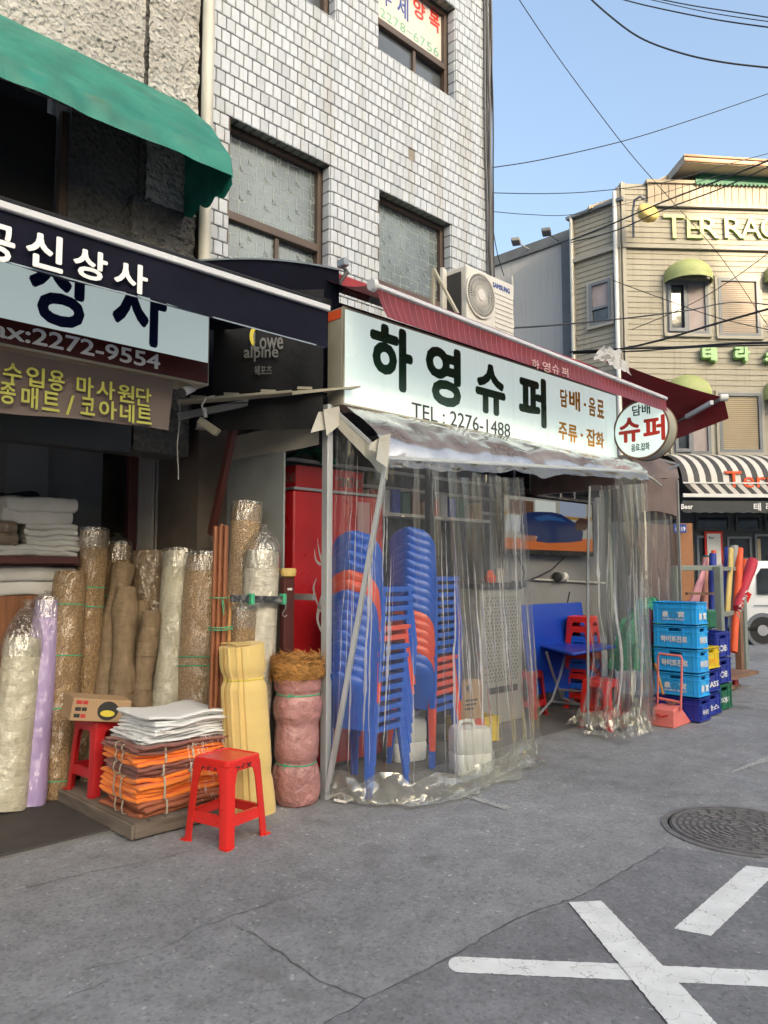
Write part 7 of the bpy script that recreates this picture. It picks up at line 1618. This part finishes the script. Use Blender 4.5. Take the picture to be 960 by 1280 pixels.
pbox(MB(), frM, Um(940,700)[0]+.06, Um(944.5,700)[0]+.05, Um(940,740)[1], Um(940,674)[1], .1365, .15).build("yellow_strip", M['blind2'], stf)
po = thing("poster", "white poster with a red border on the bar's dark shopfront", "poster", tuple(O+U_*Um(888,680)[0]+V_*Um(888,700)[1]+N_*.15))
a, b, c, d = Um(876,680)[0], Um(898,680)[0], Um(888,712)[1], Um(888,665)[1]; pbox(MB(), frM, a, b, c, d, .18, .20).build("red_border", M['tx_red'], po); pbox(MB(), frM, a+.05, b-.05, c+.05, d-.05, .2005, .21).build("sheet", M['white'], po); text("Bar", frM, a+.09, a+.22, d-.17, d-.11, M['ink'], po, 0, .003, off=.2102)
tag(MB().box(0,1,0,1,0,1).build("x", M['brick']) if False else pbox(MB(), frame(P(847,700,D=14.2)*1.0 - Vector((0,0,P(847,700,D=14.2).z)), Ut, (0,0,1)), 0, .30, .0, P(850,654,D=14.2).z, -.3, 0).build("brown_pillar", M['brick']), "orange-brown clad pillar between the booth and the dark shopfront", "pillar")
ss = thing("street_sign", "small blue street-number plate with white marks on the brown pillar", "sign", tuple(P(850,660,D=14.1)))
fq = frame(P(842,660,D=14.1)*1.0 - Vector((0,0,P(842,660,D=14.1).z)), Ut, (0,0,1)); sz0_, sz1_ = P(850,666,D=14.1).z, P(850,655,D=14.1).z
pbox(MB(), fq, 0, .235, sz0_, sz1_, 0, .02).build("plate", M['tx_blue'], ss, bev=.004); text("19", fq, .14, .21, sz0_+.03, sz1_-.05, M['tx_white'], ss, .02, .003, off=.021); text("을지로", fq, .02, .12, sz0_+.04, sz1_-.06, M['tx_white'], ss, 0, .003, off=.021)
# lamp on the corner
ld = thing("wall_lamp", "yellow-amber round lamp on a bent bracket at the top corner of the beige building", "lamp", tuple(P(805,268,D=17.1)))
q = P(805,265,D=16.9); MB().lathe([(.0,-.02),(.16,0),(.24,.09),(.26,.20),(.22,.24),(.0,.25)], c=(0,0,0), n=24).build("shade", M['c_yellow'], ld, local=True, smooth=60)
ld.location = q + Vector((0,0,-.15)); ld.rotation_euler = (R(60), 0, AY-math.pi/2+R(20))
MB().tube([P(792,297,D=17.3), P(791,265,D=17.2), P(793,250,D=17.1), P(800,246,D=17.0), P(806,249,D=16.95)], .03, 8).build("bracket", M['greyframe'], ld, smooth=True)
# grey building behind
gb = thing("grey_building", "plain grey rendered building with a dark coping between tiled and beige buildings", "building", (16.7, 11.5, 0))
XG = C_.x+.5; yA = P(715,300,X=XG).y; yBq = P(600,300,X=XG).y; zG = P(700,305,X=XG).z
MB().box(XG, XG+8, yA, yBq+4, 0, zG).build("wall", M['greybld'], gb)
MB().box(XG-.06, XG+8.1, yA-.05, yBq+4.1, zG, zG+.28).build("coping", M['greytrim'], gb, bev=.01); MB().box(XG-.07, XG-.002, yA, yA+.28, 0, zG-.02).build("corner_strip", M['greytrim'], gb)
for (lx, ly, bx2, by2) in ((645,302,662,312), (683,290,703,305)):
    f = thing("roof_floodlight", "small floodlight on a thin arm above the grey building's roof edge, " + ("left" if lx < 660 else "right") + " one of two", "lamp", tuple(P(bx2,by2,X=XG)), group="floodlights on the grey building")
    a = P(lx,ly,X=XG-.8); b = P(bx2,by2,X=XG); MB().tube([b, a], .018, 6).build("arm", M['greyframe'], f, smooth=True); MB().obox(a, (.35,.22,.10), Matrix.Rotation(.5,3,'Z')).build("head", M['greytrim'], f, bev=.02)

# ================================================================== VAN
vn = thing("van", "white compact van parked in front of the dark shopfront at the right edge", "van")
DV = 15.6; w0_ = P(928,800,D=DV); w0_.z = 0; Uv = Vector((RT[0], RT[1], 0)); Nv = Uv.cross(Vector((0,0,1))); vn.location = w0_; vn.rotation_euler = (0,0,math.atan2(Uv.y, Uv.x))
# local: x along the body to the front, -y toward the viewer, z up
side = [(.02,.32),(.0,.55),(.01,.95),(.06,1.30),(.17,1.62),(.28,1.69),(2.3,1.70),(2.75,1.55),(3.15,1.08),(3.50,.92),(3.58,.55),(3.52,.28)]
def bodyloft():
    secs = []
    for y, k, zk in ((0.03,.985,.97),(.0,.995,.99),(0,1,1)): pass
    for y, ins in ((0,.04),(.03,.0),(1.52,.0),(1.55,.04)):
        q = []
        for x, z in side:
            tum = .10*max(0, (z-.95)/.75); yy = y + (tum if y < .7 else -tum); q.append(Vector((x+ins*(1 if x < 1.5 else -1), yy, z - (ins if z > 1.2 else 0))))
        secs.append(q)
    return secs
MB().loft(bodyloft()).build("body", M['van'], vn, local=True, smooth=35)
def vside(pts, m, nm, d=.006, parent=vn, y0=0): 
    q = [(x, y0 + .10*max(0,(z-.95)/.75) - d, z) for x, z in pts]; q2 = [(x, y+.004, z) for x, y, z in q]; n = len(q)
    return MB().add(q+q2, [tuple(range(n)), tuple(reversed(range(n,2*n)))]+[(i,(i+1)%n,n+(i+1)%n,n+i) for i in range(n)]).build(nm, M[m], parent, local=True)
vside([(.34,1.02),(.36,1.40),(.46,1.54),(1.15,1.55),(1.15,1.02)], 'glassW', "side_window"); vside([(1.22,1.02),(1.22,1.55),(2.1,1.55),(2.1,1.02)], 'glassW', "side_window"); vside([(2.17,1.02),(2.17,1.54),(2.4,1.52),(2.85,1.06)], 'glassW', "side_window")
vside([(.015,.80),(.02,1.02),(.10,1.10),(.22,1.02),(.14,.86)], 'lamp', "tail_light", .012); vside([(.25,.78),(3.2,.78),(3.2,.80),(.25,.80)], 'greyframe', "crease", .005); vside([(1.18,.35),(1.18,1.60),(1.19,1.60),(1.19,.35)], 'greyframe', "door_gap", .006)
vside([(.05,.28),(.05,.36),(3.5,.36),(3.5,.28)], 'acd', "sill", .01); vside([(1.3,.92),(1.3,.96),(1.45,.96),(1.45,.92)], 'van', "handle", .02)
for (wx) in (.42+.0, 2.85):
    for yy in (.02, 1.38):
        t = MB(); t.lathe([(.17,0),(.27,.0),(.295,.03),(.295,.15),(.27,.18),(.17,.18)], c=(wx, yy-.03, .295), n=32, axis='y'); tw_ = t.build("tyre", M['tyre'], vn, local=True, smooth=40)
        MB().lathe([(.19,.015),(.19,.02),(.17,.0),(.05,-.004),(.0,-.004)], c=(wx, yy-.028, .295), n=32, axis='y').build("rim", M['rim'], vn, local=True, smooth=40)
        g = MB()
        for k in range(6): t2 = 2*math.pi*k/6; g.obox((wx+.12*math.cos(t2), yy-.034, .295+.12*math.sin(t2)), (.045,.006,.016), Matrix.Rotation(-t2-math.pi/2,3,'Y'))
        g.build("rim_slots", M['tyre'], vn, local=True)
    MB().lathe([(.33,0),(.345,.0),(.345,-.012),(.33,-.012)], c=(wx, .004, .30), n=32, axis='y').build("wheel_arch", M['greyframe'], vn, local=True, smooth=40)
# ================================================================== OVERHEAD WIRES
def wire(label, pts, Ds, r=.012, m='cable', grp="overhead wires"):
    n = len(pts); P3 = [P(p[0], p[1], D=lerp(Ds[0], Ds[1], k/(n-1))) for k, p in enumerate(pts)]; L = [cat_(P3, k/40) for k in range(41)]
    if pts[-1][0] >= 970: L.append(L[-1] + (L[-1]-L[-4])*30)
    if pts[0][1] < 0: L.insert(0, L[0] + (L[0]-L[3])*30)
    tag(MB().tube(L, r, 6, cap=False).build("overhead_wire", M[m], smooth=True, fix=False), label, "wire", grp)
wire("thin wire falling steeply across the sky from top centre to the lime lettering", [(640,-14),(700,75),(780,182),(830,240),(900,320),(955,400),(985,440)], (9,15), .006)
wire("thick wire sagging from the top edge to the sky's right side", [(725,-14),(760,18),(800,47),(850,66),(905,78),(975,86)], (9,8), .011)
wire("slightly slanting wire, lowest of the three in the top right corner", [(760,-6),(800,5),(860,18),(910,27),(975,36)], (11,9), .009)
wire("middle of the three wires in the top right corner", [(790,-6),(850,8),(900,18),(975,29)], (11,9), .006); wire("uppermost wire in the top right corner", [(805,-5),(860,6),(910,14),(975,24)], (11,9), .008)
wire("thin wire rising gently across the middle of the sky", [(612,210),(680,199),(780,176),(870,148),(975,112)], (9,11), .006)
wire("faint wire running level from the tiled corner to the beige building's roof", [(612,241),(680,242),(745,239),(830,228),(900,208),(975,188)], (10,13), .006)
wire("lower faint wire leading to the beige building's corner", [(612,264),(660,268),(717,268),(800,250),(880,225),(975,195)], (10,13), .005)
wire("thick cable climbing across the beige building's upper wall", [(714,300),(760,282),(830,252),(900,225),(975,195)], (15.8,12), .015)
wire("thin cable just below the thick climbing one", [(714,303),(770,288),(830,262),(900,236),(975,202)], (15.8,12), .012)
wire("wire crossing from the air-conditioner toward the right over the windows", [(641,410),(700,406),(780,398),(860,388),(915,378),(975,382)], (8,13), .010)
wire("thick black cable running up to the right below the window row", [(716,440),(770,437),(830,424),(890,406),(940,392),(975,382)], (11,9), .014)
wire("heavy cable running level above the green Korean letters", [(712,440),(780,436),(850,434),(910,430),(975,428)], (11,9), .015)
wire("second cable hugging the heavy level one", [(716,442),(800,438.5),(870,434),(975,431)], (11,9), .010)
wire("thin wire slanting down over the beige facade from the flank window", [(765,350),(830,374),(900,398),(975,415)], (15,13), .008); wire("thin wire rising across the blind window toward the lettering's end", [(790,412),(860,382),(920,346),(975,305)], (15,12), .007)
wire("short thin wire dropping beside the tiled corner toward the grey roof", [(616,285),(622,318),(630,345)], (8.4,9), .005)
